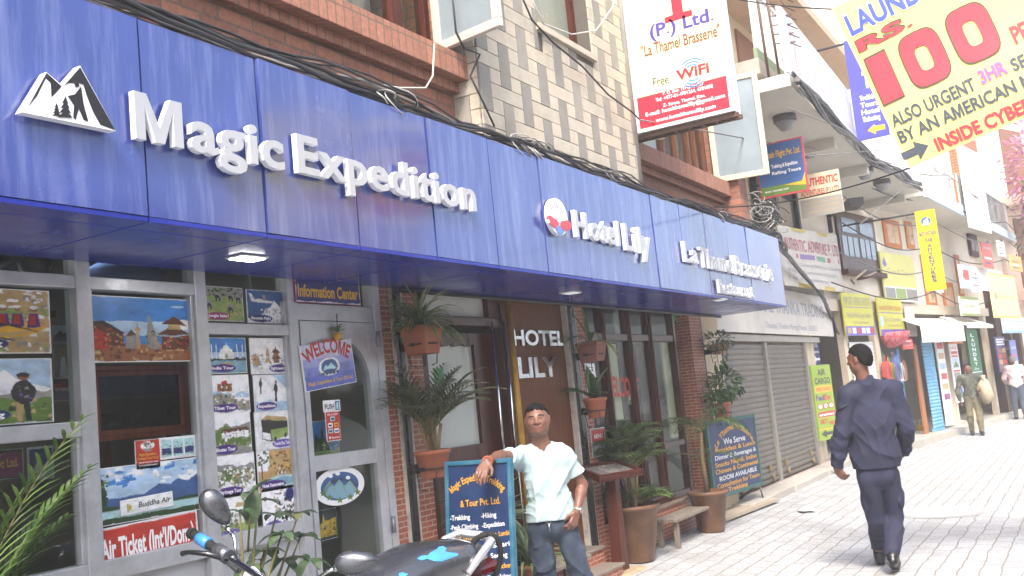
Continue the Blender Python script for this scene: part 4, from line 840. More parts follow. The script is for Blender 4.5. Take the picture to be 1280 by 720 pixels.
a = p.t(.06, .7); text(p.b, p.fr, 'WELCOME', a[0], a[1]+.02, a[0]+.86*p.w, .085, n=p.n, m=iR, bold=.03, arc=p.w*.75, rot=.1)
o = p.done('welcome_sign', 'violet sign with red WELCOME and round emblem, askew on the agency door', 'sign', mats=PM2)
k = MB(); q = P(421, 392, y=YW-.05); q2 = P(422, 425, y=YW-.05); k.tube([q, q2], .003, 6); k.build('hanging_cord', DARK, o)
b = MB(); q = P(422, 419, y=YW-.055); b.lathe([(0, -.03), (.02, -.026), (.027, -.004), (.02, .016), (0, .02)], q, 14, m=0)
for i in range(16): an = i*2.4; b.blade(q+Vector((0, 0, .015)), (math.cos(an), math.sin(an)*.5, .5+.5*random.random()), .07, .016, .8, 3, 1)
tag(b.build('hanging_charm', [mat('charm_gold', '#c99b2e', rough=.5), leafmat('charm_leaf', '#3c5a26', '#56772f')]), 'yellow ball with green leaves hanging at the top of the agency door', 'door charm')
p = pic((403.8, 501), (425.5, 513.5), y=YW-.012); p.r(0, 0, 1, 1, iW); p.txt('PUSH', .06, .25, .64, .42, iDK, bold=.03); p.r(.7, .1, .95, .9, iMT); p.r(.76, .2, .9, .8, iCY)
p.done('push_sticker', 'small white PUSH sticker on the agency door glass', 'sticker')
p = pic((406.5, 515.5), (426.4, 549.5), y=YW-.012); p.r(0, 0, 1, 1, flat and iR); p.txt('WE ACCEPT', .1, .88, .9, .06, iTX)
for i, (u, v) in enumerate(((.32, .68), (.12, .46), (.56, .46), (.12, .26), (.56, .26))): p.r(u, v, u+.34, v+.15, (iCY, iW, iY, iCY, iW)[i]); p.r(u+.05, v+.04, u+.29, v+.1, (iNV, iNV, iR, iNV, iMT)[i])
p.e(.2, .1, .06, .04, iW); p.txt('MasterCard', .32, .08, .9, .06, iTX); p.done('card_sticker', 'dark red payment card sticker below the PUSH sticker', 'sticker')
p = pic((384, 528), (424.5, 566), y=YW+.06); p.r(0, 0, 1, 1, iSB); p.p([(.1, .1), (.2, .5), (.24, .7), (.3, .5), (.4, .5), (.46, .85), (.52, .5), (.6, .4), (.7, .1)], iDG); p.r(0, 0, 1, .12, iG2); p.specks(26, (.4, .02, 1, .35), .07, [iG2, iY, iCY, iG], 5); p.done('poster', 'blue night poster of dark temple spires on the middle of the agency door', 'poster', GP)
p = pic((394, 640), (422.5, 671), y=YW+.06); p.r(0, 0, 1, 1, iDK); p.p([(.1, .1), (.1, .5), (.3, .6), (.35, .9), (.45, .6), (.95, .7), (.95, .1)], iY); p.specks(30, (.1, .1, .95, .6), .09, [iY, iE, iDK], 5); p.done('poster', 'poster of a golden lit palace at night low on the agency door', 'poster', GP)
k = MB(); q = P(425.5, 607.5, y=YW-.012); c = FX(YW-.01); rr = P(456, 606, y=YW-.012).x-q.x; rz = q.z-P(426, 631.5, y=YW-.012).z
k.prism(ell(q.x, q.z, rr, rz, 36), c, -.003, 0, 0); k.poly(ell(q.x, q.z+.0, rr*.76, rz*.74, 32), c, .0005, 10)
k.poly(uv([(404, 612), (412, 601), (418, 608), (424, 599), (431, 607), (438, 600), (446, 610), (442, 620), (425, 624), (409, 621)], YW-.012), c, .001, 16)
for pts in ([(405, 611), (413, 602), (421, 617)], [(417, 612), (425, 600), (434, 616)], [(430, 610), (438, 601), (446, 612)]):
    for i in range(2):
        (ax_, ay_), (bx_, by_) = pts[i], pts[i+1]; k.poly(uv([(ax_, ay_), (bx_, by_), (bx_, by_+1.4), (ax_, ay_+1.4)], YW-.012), c, .0015, 4)
def star(cx, cy, r): return [(cx+(r if i % 2 == 0 else r*.42)*math.sin(i*math.pi/5), cy-(r if i % 2 == 0 else r*.42)*math.cos(i*math.pi/5)) for i in range(10)]
for cx, cy in ((404, 617), (412, 622), (425, 625), (438, 621), (447, 615)): k.poly(uv(star(cx, cy, 5), YW-.012), c, .002, 3)
for cx, cy in ((413, 595), (422, 592), (435, 597)): k.poly(uv(ell(cx, cy, 3, 2.4, 10), YW-.012), c, .002, 0)
text(k, c, 'Magic Expedition And Tour Pvt. Ltd.', q.x-rr*.72, q.z+rz*.28, q.x+rr*.72, .028, n=.001, m=9, arc=rr*.92)
tag(k.build('round_sticker', PM), 'round white sticker with green stars and blue mountains on the lower agency door', 'sticker')
# ================================================================== plants
TERRA = mat('terracotta', '#95573f', rough=.85, noise=.12, ns=9, dirt='#6d4636', da=.5, ds=6, bump=.2)
TERRD = mat('glazed_brown_pot', '#63442f', rough=.5, noise=.15, ns=6, dirt='#a07a5e', da=.45, ds=5)
SOIL = mat('soil', '#2b2119', rough=1, noise=.3, ns=40, bump=.6)
LF1 = leafmat('palm_leaf', '#2f4a1c', '#5d7a35'); LF2 = leafmat('spider_leaf', '#4f6b3c', '#8d9a6a'); LF3 = leafmat('dark_leaf', '#1f3518', '#3c5a2a'); LF4 = leafmat('strap_leaf', '#3f6a2a', '#86933e'); LF5 = leafmat('bush_leaf', '#2a4a1f', '#4f7a38')
LFD = leafmat('dusty_leaf', '#4a5a3c', '#76805e'); STEM = mat('plant_stem', '#5e5a34', rough=.8, noise=.2); TRUNK = mat('cane', '#7a6a4a', rough=.9, noise=.2, ns=30)
def pot(parent, c, r, h, m=TERRA, rim=.03, taper=.72):
    k = MB(); k.lathe([(r*taper*.96, 0), (r*taper, .01), (r*.97, h-rim), (r*1.05, h-rim+.004), (r*1.06, h-.006), (r*1.03, h), (r*.93, h), (r*.91, h-.05)], c, 32); k.build('pot', m, parent)
    k = MB(); k.lathe([(0, 0), (r*.93, 0)], Vector(c)+Vector((0, 0, h-.035)), 24, cap=False); k.build('soil', SOIL, parent)
def sq_pot(parent, c, s, h, m=TERRA):
    k = MB(); fr = Frame(c, (1, 0, 0), (0, 1, 0))
    for (a, z0, z1) in ((.86, 0, .0),): pass
    vs = []; 
    for sc, z in ((.78, 0), (.98, h-.035), (1.06, h-.034), (1.06, h), (.94, h), (.92, h-.05)):
        vs += [Vector(c)+Vector((sx*s*sc, sy*s*sc, z)) for sx, sy in ((-1, -1), (1, -1), (1, 1), (-1, 1))]
    fs = [(3, 2, 1, 0)]
    for i in range(5): fs += [(i*4+j, i*4+(j+1) % 4, i*4+4+(j+1) % 4, i*4+4+j) for j in range(4)]
    fs.append((20, 21, 22, 23)); k.add(vs, fs); k.build('pot', m, parent, bevel=.006)
def fronds(k, base, n, L, up=.9, leaflets=14, lw=.014, ll=.16, spread=1.0, dirs=None, droop=1.1, m=0, ms=1):
    for i in range(n):
        if dirs is not None: an, el = dirs[i % len(dirs)]; an += random.uniform(-.15, .15)
        else: an = i*2.4+random.uniform(-.3, .3); el = up*random.uniform(.7, 1.15)
        d = Vector((math.cos(an)*math.cos(el), math.sin(an)*math.cos(el), math.sin(el))); Lk = L*random.uniform(.75, 1.1)
        pts = []; cur = Vector(base)+Vector((random.uniform(-.02, .02), random.uniform(-.02, .02), 0)); dr = d.copy(); N = leaflets
        for j in range(N+1): pts.append(cur.copy()); cur += dr*(Lk/N); dr = (dr+Vector((0, 0, -droop/N*(.4+1.1*j/N)))).normalized()
        k.tube(pts, [.0055*(1-.75*j/N) for j in range(N+1)], 5, ms)
        for j in range(int(N*.25), N+1):
            t = j/N; tang = (pts[min(j+1, N)]-pts[max(j-1, 0)]).normalized(); sd_ = tang.cross(Vector((0, 0, 1))); sd_ = sd_.normalized() if sd_.length > .1 else Vector((1, 0, 0))
            l_ = ll*(math.sin(math.pi*min(1, .18+.78*t))**.6)*random.uniform(.85, 1.1)
            for sg in (-1, 1):
                dd = (sd_*sg*.8+tang*.75+Vector((0, 0, .12))).normalized(); k.blade(pts[j], dd, l_, lw, .55, 3, m)
def tuft(k, base, n, L, wd, el=(.2, 1.3), droop=1.6, m=0, seg=5, spread=.02):
    for i in range(n):
        an = i*2.399+random.uniform(-.2, .2); e = random.uniform(*el)
        k.blade(Vector(base)+Vector((random.uniform(-spread, spread), random.uniform(-spread, spread), 0)), (math.cos(an)*math.cos(e), math.sin(an)*math.cos(e), math.sin(e)), L*random.uniform(.6, 1.1), wd*random.uniform(.8, 1.2), droop, seg, m)
def bush(k, c, rad, n, lf=.07, m=0):
    for i in range(n):
        v = Vector(np.random.default_rng(i*7+int(c[0]*1000)).normal(size=3)).normalized(); p = Vector(c)+Vector((v.x*rad[0], v.y*rad[1], v.z*rad[2]))*random.uniform(.35, 1)**.6
        d = (v+Vector((random.uniform(-.6, .6), random.uniform(-.6, .6), random.uniform(-.5, .3)))).normalized(); k.blade(p, d, lf*random.uniform(.7, 1.3), lf*.55, .9, 3, m, tip=.3)
BRK = mat('bracket_iron', '#1d1b1a', rough=.7, noise=.2)
def bracket(c, r, xw, label):
    k = MB(); c = Vector(c); k.tube([c+Vector((r*math.cos(t), r*math.sin(t), 0)) for t in np.linspace(0, 2*math.pi, 25)[:-1]], .006, 6, closed=True)
    k.box((xw, c.y+.0, c.z-.012), (c.x-r*.9, c.y+.03, c.z+.012)); k.box((xw-.01, c.y-.0, c.z-.03), (xw+.03, YW-.02, c.z+.03))
    for t in (.6, 2.2, 3.9, 5.4): a = c+Vector((r*math.cos(t), r*math.sin(t), 0)); k.tube([a, a+Vector((-.15*r*math.cos(t), -.15*r*math.sin(t), -.13)), c+Vector((r*.5*math.cos(t), r*.5*math.sin(t), -.14))], .004, 5)
    tag(k.build('pot_bracket', BRK), label, 'bracket', 'iron pot brackets on the pillar pipes')
GPOT = 'potted plants hung on the pillars'
yh = 3.78
def hang(px, py_top, py_bot, r, xw, label, kind, m=TERRA, square=False, blab=''):
    a = P(px, py_top, y=yh); b_ = P(px, py_bot, y=yh); h = a.z-b_.z; base = Vector((b_.x, yh, b_.z))
    t = thing('potted_plant', label, 'potted plant', base, GPOT)
    if square: sq_pot(t, base, r, h, m)
    else: pot(t, base, r, h, m)
    bracket(base+Vector((0, 0, h*.35)), r*.9+.01, xw, blab)
    return t, base, h
px1, px2, px3 = (x_p1a+x_p1b)/2, (x_p2a+x_p2b)/2, x_r2+.05
t, c, h = hang(529, 408, 443, .1, px1, 'square terracotta pot of grey green spider plant hung high by the hotel door', 0, square=True, blab='iron bracket holding the square spider plant pot')
k = MB(); tuft(k, c+Vector((0, 0, h-.02)), 110, .4, .02, (.1, 1.4), 1.9); k.build('foliage', LF2, t)
t, c, h = hang(543, 562, 597, .115, px1, 'round terracotta pot of bushy feathery palm hung by the hotel door over the trekking board', 0, blab='iron bracket holding the feathery palm pot')
k = MB()
for i in range(7): p0 = c+Vector((random.uniform(-.05, .05), random.uniform(-.05, .05), h-.04)); k.tube([p0, p0+Vector((random.uniform(-.05, .05), random.uniform(-.05, .05), .2+.1*random.random()))], .012, 6)
k.build('stem', TRUNK, t)
k = MB(); fronds(k, c+Vector((0, 0, h+.1)), 40, .56, 1.15, 16, .011, .15, droop=1.5); k.build('foliage', [leafmat('feather_leaf', '#36452a', '#66745a'), STEM], t)
t, c, h = hang(741, 428, 452, .1, px2, 'old square pot with a few long yellow green strap leaves by the restaurant', 0, square=True, m=mat('old_pot', '#7d5348', rough=.9, noise=.15), blab='iron bracket holding the strap leaf pot')
k = MB()
for an, e, L, dr in ((2.4, 1.2, .34, .6), (.2, .9, .4, 2.0), (-.3, .45, .42, 2.2), (1.9, 1.0, .3, 2.5), (-1.2, .3, .36, 2.4), (.5, .3, .4, 2.2), (3.0, 1.35, .36, .5), (2.9, .5, .25, 2.0)): k.blade(c+Vector((0, 0, h-.02)), (math.cos(an)*math.cos(e), math.sin(an)*math.cos(e), math.sin(e)), L, .034, dr, 7)
k.build('foliage', LF4, t)
t, c, h = hang(746, 497, 522, .1, px2, 'round terracotta pot with a broad leaved green plant below the strap leaf pot', 0, blab='iron bracket holding the broad leaved pot')
k = MB(); tuft(k, c+Vector((0, 0, h-.02)), 9, .34, .07, (.5, 1.45), .9); k.build('foliage', LF5, t)
t, c, h = hang(899, 430, 443, .1, px3, 'pale pot of small leaved trailing plant hung high by the shutters', 0, m=mat('pale_pot', '#b48a70', rough=.9, noise=.15), blab='iron bracket holding the trailing plant pot')
k = MB(); bush(k, c+Vector((-.02, 0, h+.04)), (.22, .18, .1), 130, .06); bush(k, c+Vector((-.12, -.05, h-.12)), (.08, .08, .16), 40, .05); k.build('foliage', LFD, t)
t, c, h = hang(903, 503, 523, .11, px3, 'round terracotta pot with a bushy green shrub hung above the brasserie menu board', 0, blab='iron bracket holding the shrub pot')
k = MB(); bush(k, c+Vector((.2, 0, h+.2)), (.22, .2, .2), 170, .085); bush(k, c+Vector((-.18, 0, h+.14)), (.16, .15, .16), 70, .07); bush(k, c+Vector((-.2, 0, h+.0)), (.12, .1, .1), 40, .07)
for q in ((.2, .3), (-.16, .22), (.05, .36)): k.tube([c+Vector((0, 0, h-.03)), c+Vector((q[0]*.5, 0, h+q[1]*.6)), c+Vector((q[0], 0, h+q[1]))], .007, 5, 1)
k.build('foliage', [LF5, STEM], t)
# floor pots
def floor_pot(px, py, r, h, label, m=TERRD):
    c = G(px, py); c.y += .1; c.z = gz(c.x, c.y); t = thing('potted_plant', label, 'potted plant', c, 'large potted palms on the pavement'); pot(t, c, r, h, m, .04, .66); return t, c, h
t, c, h = floor_pot(809, 702, .25, .5, 'tall brown pot with slender lady palm stems in front of the restaurant window')
k = MB(); stems = []
for i in range(9): q = c+Vector((random.uniform(-.1, .1), random.uniform(-.1, .1), h-.04)); e = q+Vector((random.uniform(-.12, .12), random.uniform(-.1, .1), random.uniform(.3, .68))); stems.append(e); k.tube([q, q.lerp(e, .5)+Vector((.01, 0, 0)), e], .011, 6)
k.build('stem', TRUNK, t)
k = MB()
for e in stems:
    fronds(k, e, 6, .36, .8, 9, .02, .2, droop=1.3)
for i in range(5): fronds(k, c+Vector((random.uniform(-.12, .12), random.uniform(-.1, .1), h)), 4, .34, .7, 8, .02, .2, droop=1.2)
k.build('foliage', [LF1, STEM], t)
t, c, h = floor_pot(902, 665, .2, .42, 'brown pot with a thin palm leaning beside the brasserie menu board')
k = MB(); top = c+Vector((-.12, -.05, h+.62)); k.tube([c+Vector((0, 0, h-.05)), c+Vector((-.05, 0, h+.35)), top], [.03, .022, .018], 8); k.build('stem', TRUNK, t)
k = MB(); fronds(k, top, 10, .6, .75, 14, .014, .2, droop=2.0); fronds(k, c+Vector((-.03, 0, h+.3)), 4, .5, .6, 12, .014, .18, droop=2.2); k.build('foliage', [LF1, STEM], t)
# grass plants behind the trekking board, on the entrance step
for dx, lab in ((0, 'grassy leaved plant behind the trekking board, its blades above the board top'), (.42, 'grassy leaved plant on the entrance step at the right edge of the trekking board')):
    c = Vector((x_h0+.3+dx, 3.72, .21)); t = thing('potted_plant', lab, 'potted plant', c, 'grassy plants on the entrance step'); hh = .26 if dx else .6; pot(t, c, .12, hh)
    k = MB(); tuft(k, c+Vector((0, 0, hh-.02)), 70, .5, .022, (.3, 1.4), 1.7)
    k.build('foliage', LFD if not dx else LF2, t)
# palm at the left, rubber plants below the posters
c = Vector((1.84, 3.42, 0)); t = thing('potted_palm', 'large feathery palm in front of the left agency window', 'potted palm', c); pot(t, c, .22, .4)
k = MB(); fronds(k, c+Vector((0, 0, .6)), 36, 1.2, 1.45, 30, .014, .21, droop=1.0); fronds(k, c+Vector((-.05, -.1, .45)), 12, .8, 1.1, 22, .02, .2, droop=1.7); k.build('foliage', [LF1, STEM], t)
c = Vector((1.72, 2.95, 0)); t = thing('potted_palm', 'pale arching palm at the lower left corner before the large palm', 'potted palm', c); pot(t, c, .18, .34)
k = MB(); fronds(k, c+Vector((0, 0, .4)), 16, .75, 1.15, 20, .018, .2, droop=1.8); k.build('foliage', [leafmat('pale_palm', '#56703a', '#93a86a'), STEM], t)
c = Vector((2.62, 3.5, 0)); t = thing('potted_palm', 'low dark fern palm under the red ticket board', 'potted palm', c); pot(t, c, .18, .36)
k = MB(); fronds(k, c+Vector((0, 0, .36)), 22, .56, .9, 16, .014, .16, droop=1.5); k.build('foliage', [LF3, STEM], t)
c = Vector((3.28, 3.45, 0)); t = thing('potted_plant', 'broad leaved umbrella plant standing under the tour posters', 'potted plant', c); pot(t, c, .2, .38)
k = MB(); s = MB()
def whorl(p, n, L, e0=.3):
    for i in range(n): an = i*2*math.pi/n+random.random()*.4; e = e0+random.uniform(-.5, .3); k.blade(p, (math.cos(an)*math.cos(e), math.sin(an)*math.cos(e), math.sin(e)), L*random.uniform(.8, 1.15), L*.42, 1.3, 5, 0, tip=.3, fold=.15)
for px, py, n, L in ((300, 640, 3, .1), (322, 628, 4, .11), (345, 645, 5, .12), (372, 645, 5, .12), (352, 668, 6, .12), (375, 672, 6, .13), (330, 690, 6, .13), (355, 700, 6, .13), (385, 700, 6, .13), (310, 708, 6, .12)):
    q = P(px, py, y=3.42+random.uniform(-.15, .2)); s.tube([c+Vector((0, 0, .36)), c.lerp(q, .5)+Vector((random.uniform(-.04, .04), 0, .3)), q], [.011, .008, .004], 6); whorl(q, n, L)
q = P(314, 618, y=3.42); s.tube([P(310, 690, y=3.42), P(312, 650, y=3.42), q], .005, 6); k.blade(P(313, 655, y=3.42), (.12, -.1, 1), .17, .085, .05, 6, tip=.3, fold=.1, side=(.85, -.5, 0)); k.blade(q, (-.7, -.4, .1), .14, .05, .6, 5); k.blade(q, (.5, -.3, .5), .12, .05, .6, 5)
s.build('stem', STEM, t); k.build('foliage', leafmat('umbrella_leaf', '#2f4a2c', '#51684a', rough=.35), t)
# ================================================================== boards and furniture on the pavement
TEAL = mat('board_teal', '#1f5870', rough=.6, noise=.12, ns=10, dirt='#84a0a0', da=.3, ds=7); BNAVY = mat('board_navy', '#0e2850', rough=.55, noise=.12, ns=6, dirt='#35527a', da=.4, ds=3); BYEL = mat('board_yellow', '#c9952c', rough=.6, noise=.1); BWHI = mat('board_white', '#c9cdcf', rough=.6, noise=.1)
# hand lettered trekking board, turned to the camera
TL, TR = Pd(541, 583, 5.92), Pd(619.5, 576, 5.66); u = (TR-TL); W = u.length; u.z = 0; fr = Frame((TL.x, TL.y, 0), u, (-.0, .0, 1)); fr.v = (Vector((0, 0, 1))+fr.n*-.1).normalized(); HT = TL.z/fr.v.z
tb = thing('trekking_board', 'navy trekking board with teal frame that the man in the T-shirt leans on', 'sign board', Vector(((TL.x+TR.x)/2, (TL.y+TR.y)/2, 0)))
b = MB(); b.box((0, .28, -.02), (W, HT, -.003), fr=fr); b.build('board_panel', BNAVY, tb)
b = MB()
for a in ((-.012, .26, .012, HT+.012), (W-.012, .26, W+.012, HT+.012)): b.box((a[0], a[1], -.03), (a[2], a[3], .008), fr=fr)
b.box((.0122, HT-.012, -.029), (W-.0122, HT+.012, .007), fr=fr); b.box((.0122, .26, -.029), (W-.0122, .284, .007), fr=fr); b.build('frame', TEAL, tb, bevel=.003)
for uu in (.0, W-.02):
    b = MB(); b.box((uu, 0, -.028), (uu+.02, .262, -.002), fr=fr); b.build('leg', TEAL, tb)
b = MB(); q0 = fr(W*.5, HT-.1, -.03); q1 = Vector((q0.x, q0.y, 0))-Vector((fr.n.x, fr.n.y, 0))*.5; b.tube([q0, q1], .014, 8); b.build('leg', TEAL, tb)
def px_uv(px, py, f_=None):
    f_ = f_ or fr; d = Vector(ray(px, py)); o = Vector((0, 0, CAM_H)); t_ = (f_.o-o).dot(f_.n)/d.dot(f_.n); q = o+d*t_-f_.o; return q.dot(f_.u), q.dot(f_.v)
k = MB(); LL = W
def tl_(body, p0, p1, hh, m, arc=None, **kw):
    a = px_uv(*p0); c_ = px_uv(*p1); text(k, fr, body, a[0], a[1], c_[0], hh, n=.0005, m=m, bold=.018, arc=arc, rot=math.atan2(c_[1]-a[1], c_[0]-a[0]) if not arc else 0, **kw)
a = px_uv(548, 625); c_ = px_uv(617, 614); top = px_uv(584, 600)
text(k, fr, 'Magic Expedition Trekking', a[0], top[1]-.005, c_[0], .042, n=.0005, m=0, bold=.018, arc=W*.62)
tl_('& Tour Pvt. Ltd.', (562, 635), (612, 630), .04, 0)
tl_('-Trekking', (550, 652), (575, 650), .03, 1); tl_('-Hiking', (589, 649), (608, 647), .03, 1)
tl_('-Peak Climbing', (551, 664), (586, 661), .028, 1); tl_('-Expedition', (591, 661), (619, 658), .028, 1)
tl_('-Tour Nepal', (552, 677), (583, 675), .028, 0); tl_('Tibet, Lumbini', (598, 673), (630, 669), .028, 0)
tl_('-Jungle', (555, 690), (580, 687), .028, 1); tl_('Safari', (606, 686), (627, 683), .028, 1); tl_('-Sight', (556, 702), (582, 699), .028, 1); tl_('Seeing', (604, 699), (625, 697), .028, 1)
tl_('-Flight', (557, 714), (582, 712), .028, 0); tl_('Air Ticket', (600, 714), (632, 710), .028, 0); tl_('-Hotel', (559, 727), (584, 724), .028, 1); tl_('Booking', (602, 727), (633, 723), .028, 1)
k.build('lettering', [BYEL, BWHI], tb)
# brasserie menu board on its stand
BY = 3.86
TL, TR, BL = P(883, 527, y=BY), P(942, 521, y=BY-.1), P(893, 618, y=BY)
u = Vector((TR.x-TL.x, TR.y-TL.y, 0)); W = u.length; mo = Vector((TL.x, TL.y, 0)); fr2 = Frame((TL.x, TL.y, 0), u)
zg = gz(TL.x, TL.y); z1 = (TL.z+TR.z)/2; z0 = (P(950, 611, y=BY-.1).z+P(893, 617, y=BY).z)/2
mb_ = thing('menu_board', 'navy brasserie menu board with green frame on thin iron legs before the shutters', 'sign board', (TL+TR)/2*1.0-Vector((0, 0, (TL+TR).z/2)))
b = MB(); b.box((0, z0, -.02), (W, z1, -.002), fr=fr2); b.build('board_panel', BNAVY, mb_)
b = MB(); FRG = mat('frame_green', '#2f5a54', rough=.6, noise=.15)
for a in ((-.02, z0-.02, .02, z1+.02), (W-.02, z0-.02, W+.02, z1+.02)): b.box((a[0], a[1], -.03), (a[2], a[3], .006), fr=fr2)
b.box((.0202, z1-.02, -.029), (W-.0202, z1+.02, .005), fr=fr2); b.box((.0202, z0-.02, -.029), (W-.0202, z0+.02, .005), fr=fr2); b.build('frame', FRG, mb_, bevel=.003)
for uu, nn, du in ((.05, .0, .0), (W-.05, .0, .03), (.1, -.3, .05), (W-.1, -.3, 0)):
    b = MB(); b.tube([fr2(uu, z0, -.015), fr2(uu+du, zg+.05, nn)], .012, 8); b.build('leg', mat('iron_leg', '#5b6258', rough=.7, noise=.2), mb_)
b = MB(); b.box((-.1, zg+.01, -.4), (W+.14, zg+.05, .14), fr=fr2); b.build('base', mat('ply_base', '#a89a86', rough=.9, noise=.15, dirt='#6d6152', da=.4), mb_, bevel=.004)
k = MB(); H = z1-z0
def ml(body, u0, v, u1, hh, m, **kw): text(k, fr2, body, W*u0, z0+H*v, W*u1, H*hh, n=.0005, m=m, bold=.022, **kw)
text(k, fr2, 'La Thamel Brasserie', W*.1, z0+H*.86, W*.94, H*.085, n=.0005, m=0, bold=.022, arc=W*.62)
ml('We Serve', .28, .67, .75, .085, 1); ml('Breakfast & Lunch', .1, .58, .96, .062, 0); ml('Dinner & Beverages &', .08, .485, .96, .062, 1); ml('Snacks Nepali, Indian', .07, .39, .96, .062, 0); ml('Chinese & Continental', .06, .3, .97, .062, 0); ml('ROOM AVAILABLE', .12, .2, .92, .062, 1); ml('Consultation for Tours', .06, .11, .97, .062, 0); ml('& Trekking', .16, .03, .68, .062, 0)
k.build('lettering', [BYEL, BWHI], mb_)
# wooden menu stand
q = P(776, 700, z=.2); ls = thing('menu_stand', 'dark wooden menu lectern with framed sloping top on a stone foot beside the man', 'lectern', (q.x, q.y, 0))
b = MB(); fr3 = Frame((q.x, q.y, 0), (1, 0, 0)); zt = 1.02
b.prism([(-.085, .12), (.06, .12), (.035, zt-.1), (-.045, zt-.1)], fr3, -.05, .05); b.build('post', WOODR, ls, bevel=.006)
tf = Frame((q.x-.05, q.y, zt-.05), (.93, -.37, 0), Vector((.3, .75, .22)).normalized()); tf.n = tf.u.cross(tf.v).normalized(); tf.v = tf.n.cross(tf.u)
b = MB(); b.box((-.26, -.17, -.03), (.26, .17, 0), fr=tf); 
for a in ((-.26, -.17, .26, -.13), (-.26, .13, .26, .17), (-.26, -.13, -.22, .13), (.22, -.13, .26, .13)): b.box((a[0], a[1], .0005), (a[2], a[3], .025), fr=tf)
b.build('top', WOODR, ls, bevel=.003)
b = MB(); b.box((-.218, -.128, .001), (.218, .128, .006), fr=tf)
for i in range(9): b.box((-.19+.2*(i % 2), -.115+.025*i, .0062), (-.03+.2*(i % 2), -.107+.025*i, .0068), 1, fr=tf)
b.build('menu_sheet', [mat('menu_dim', '#8d8a84', rough=.25), DKP], ls)
b = MB(); b.box((-.2, 0, -.17), (.2, .12, .17), fr=fr3); b.build('stone_foot', mat('foot_stone', '#a08a6e', rough=.95, noise=.2, ns=8, bump=.6, bs=20), ls, bevel=.03)
# benches
GW = woodmat('grey_wood', '#6b6156', '#8d8377', rough=.85, coat=0)
for (pa, pb, yd, lab) in (((690, 716), (747, 690), .26, 'low weathered bench beside the man at the foot of the menu lectern'), ((826, 672), (882, 640), .22, 'low weathered bench below the restaurant window between the two palm pots')):
    a = P(*pa, z=.3); b_ = P(*pb, z=.3); a.y = b_.y = 3.72; x0, x1 = (a.x, b_.x) if True else (0, 0)
    if yd == .26: x0, x1 = P(690, 712, y=3.6).x-.5, P(745, 690, y=3.6).x
    else: x0, x1 = P(832, 655, y=3.75).x, P(886, 632, y=3.75).x
    t = thing('bench', lab, 'bench', ((x0+x1)/2, 3.72, 0), 'low wooden benches')
    b = MB(); b.box((x0, 3.64, .36), (x1, 3.76, .39)); b.box((x0+.01, 3.77, .36), (x1-.01, 3.89, .388)); b.build('seat', GW, t, bevel=.004)
    for xx in (x0+.06, x1-.11):
        for yy in (3.66, 3.83): b = MB(); b.box((xx, yy, 0), (xx+.05, yy+.04, .36)); b.build('leg', GW, t)
# wall clock, green hanging inside restaurant, notices in the left light
q = P(775, 403, y=YW+.075); k = MB(); k.lathe([(0, -.02), (.15, -.02), (.16, 0), (.14, .02), (.135, .012), (0, .012)], q, 32, axis=(0, -1, 0)); c = Frame(q, (1, 0, 0))
ck = tag(k.build('wall_clock', [mat('clock_white', '#d6d4cc', rough=.5, noise=.04)], origin=q), 'round white wall clock above the restaurant door glass', 'clock')
k = MB(); k.box((-.006, 0, .0135), (.006, .09, .015), fr=c); k.box((0, -.005, .0135), (.06, .005, .015), fr=c); k.build('hands', INK, ck)
k = MB(); xg = X(847, 395, 4.09); n = 12; vs = []
for i in range(n+1):
    t_ = i/n
    for s_ in (-1, 1): vs.append((xg+s_*.17*math.sin(math.pi*(.3+.65*t_))+.015*math.sin(i*2), 4.09+.015*math.sin(i+s_), 2.72-.43*t_))
k.add(vs, [(2*i, 2*i+1, 2*i+3, 2*i+2) for i in range(n)], 0, True); o = tag(k.build('green_cloth', [flat('#1f8a46', .8)]), 'bright green cloth hanging inside the top of the restaurant window', 'cloth'); o.modifiers.new('thick', 'SOLIDIFY').thickness = .01
p = pic((731, 455), (747, 492), y=YW-.03); p.r(0, 0, 1, 1, iW)
for i in range(8): p.r(.1, .86-.1*i, .85-.2*(i % 3 == 2), .89-.1*i, iGY)
p.done('notice', 'white printed notice on the narrow pane left of the restaurant door', 'notice')
p = pic((738, 537), (759, 568), y=YW-.03); p.r(0, 0, 1, 1, iGY); p.r(.05, .5, .95, .95, iR); p.txt('MENU', .2, .65, .8, .16, iTX); p.r(.1, .1, .9, .4, iW); p.done('notice', 'small red and grey notice above the menu lectern', 'notice')
p = pic((784, 489), (790, 505), y=YW+.03); p.r(0, 0, 1, 1, iG2); p.r(.2, .3, .8, .7, iW); p.done('sticker', 'tiny pale green sticker on the restaurant door glass', 'sticker')
# ================================================================== cables, hanging signs
def cable(pts, r, m, name, label, cat='cable', group=None): k = MB(); k.tube(pts, r, 6); return tag(k.build(name, m), label, cat, group)
# the bundle that lies along the top of the fascia
k = MB(); ms = [CABLE, CABLEG, CABLE, CABLEW, CABLEG]
for i in range(26):
    m = (0, 1, 0, 4, 2, 1)[i % 6]; pts = []; ph = random.random()*6; z0 = FT+.02+.085*random.random(); y0 = YF+.02+.14*random.random()
    for j in range(60):
        x = .4+j*.196; sag = -.03*math.sin((x-4.2)*1.9)**2
        pts.append((x, y0+.02*math.sin(j*.5+ph), max(FT+.005, z0+sag+.025*math.sin(j*.37+ph)+.012*math.sin(j*1.7+ph*2))))
    k.tube(pts, random.choice((.006, .008, .011)), 5, m)
for i in range(16):       # loose loops and tails where the bundle is tied
    x = random.choice((4.35, 5.9, 6.0, 7.2, 9.9)); c = Vector((x+random.uniform(-.15, .15), YF+.03, FT+.05)); r_ = random.uniform(.04, .1)
    k.tube([c+Vector((r_*math.cos(t)*1.6, -.02*math.sin(2*t)-.02, r_*math.sin(t)*.8)) for t in np.linspace(0, 5.2, 14)], .004, 5, random.choice((0, 1, 3)))
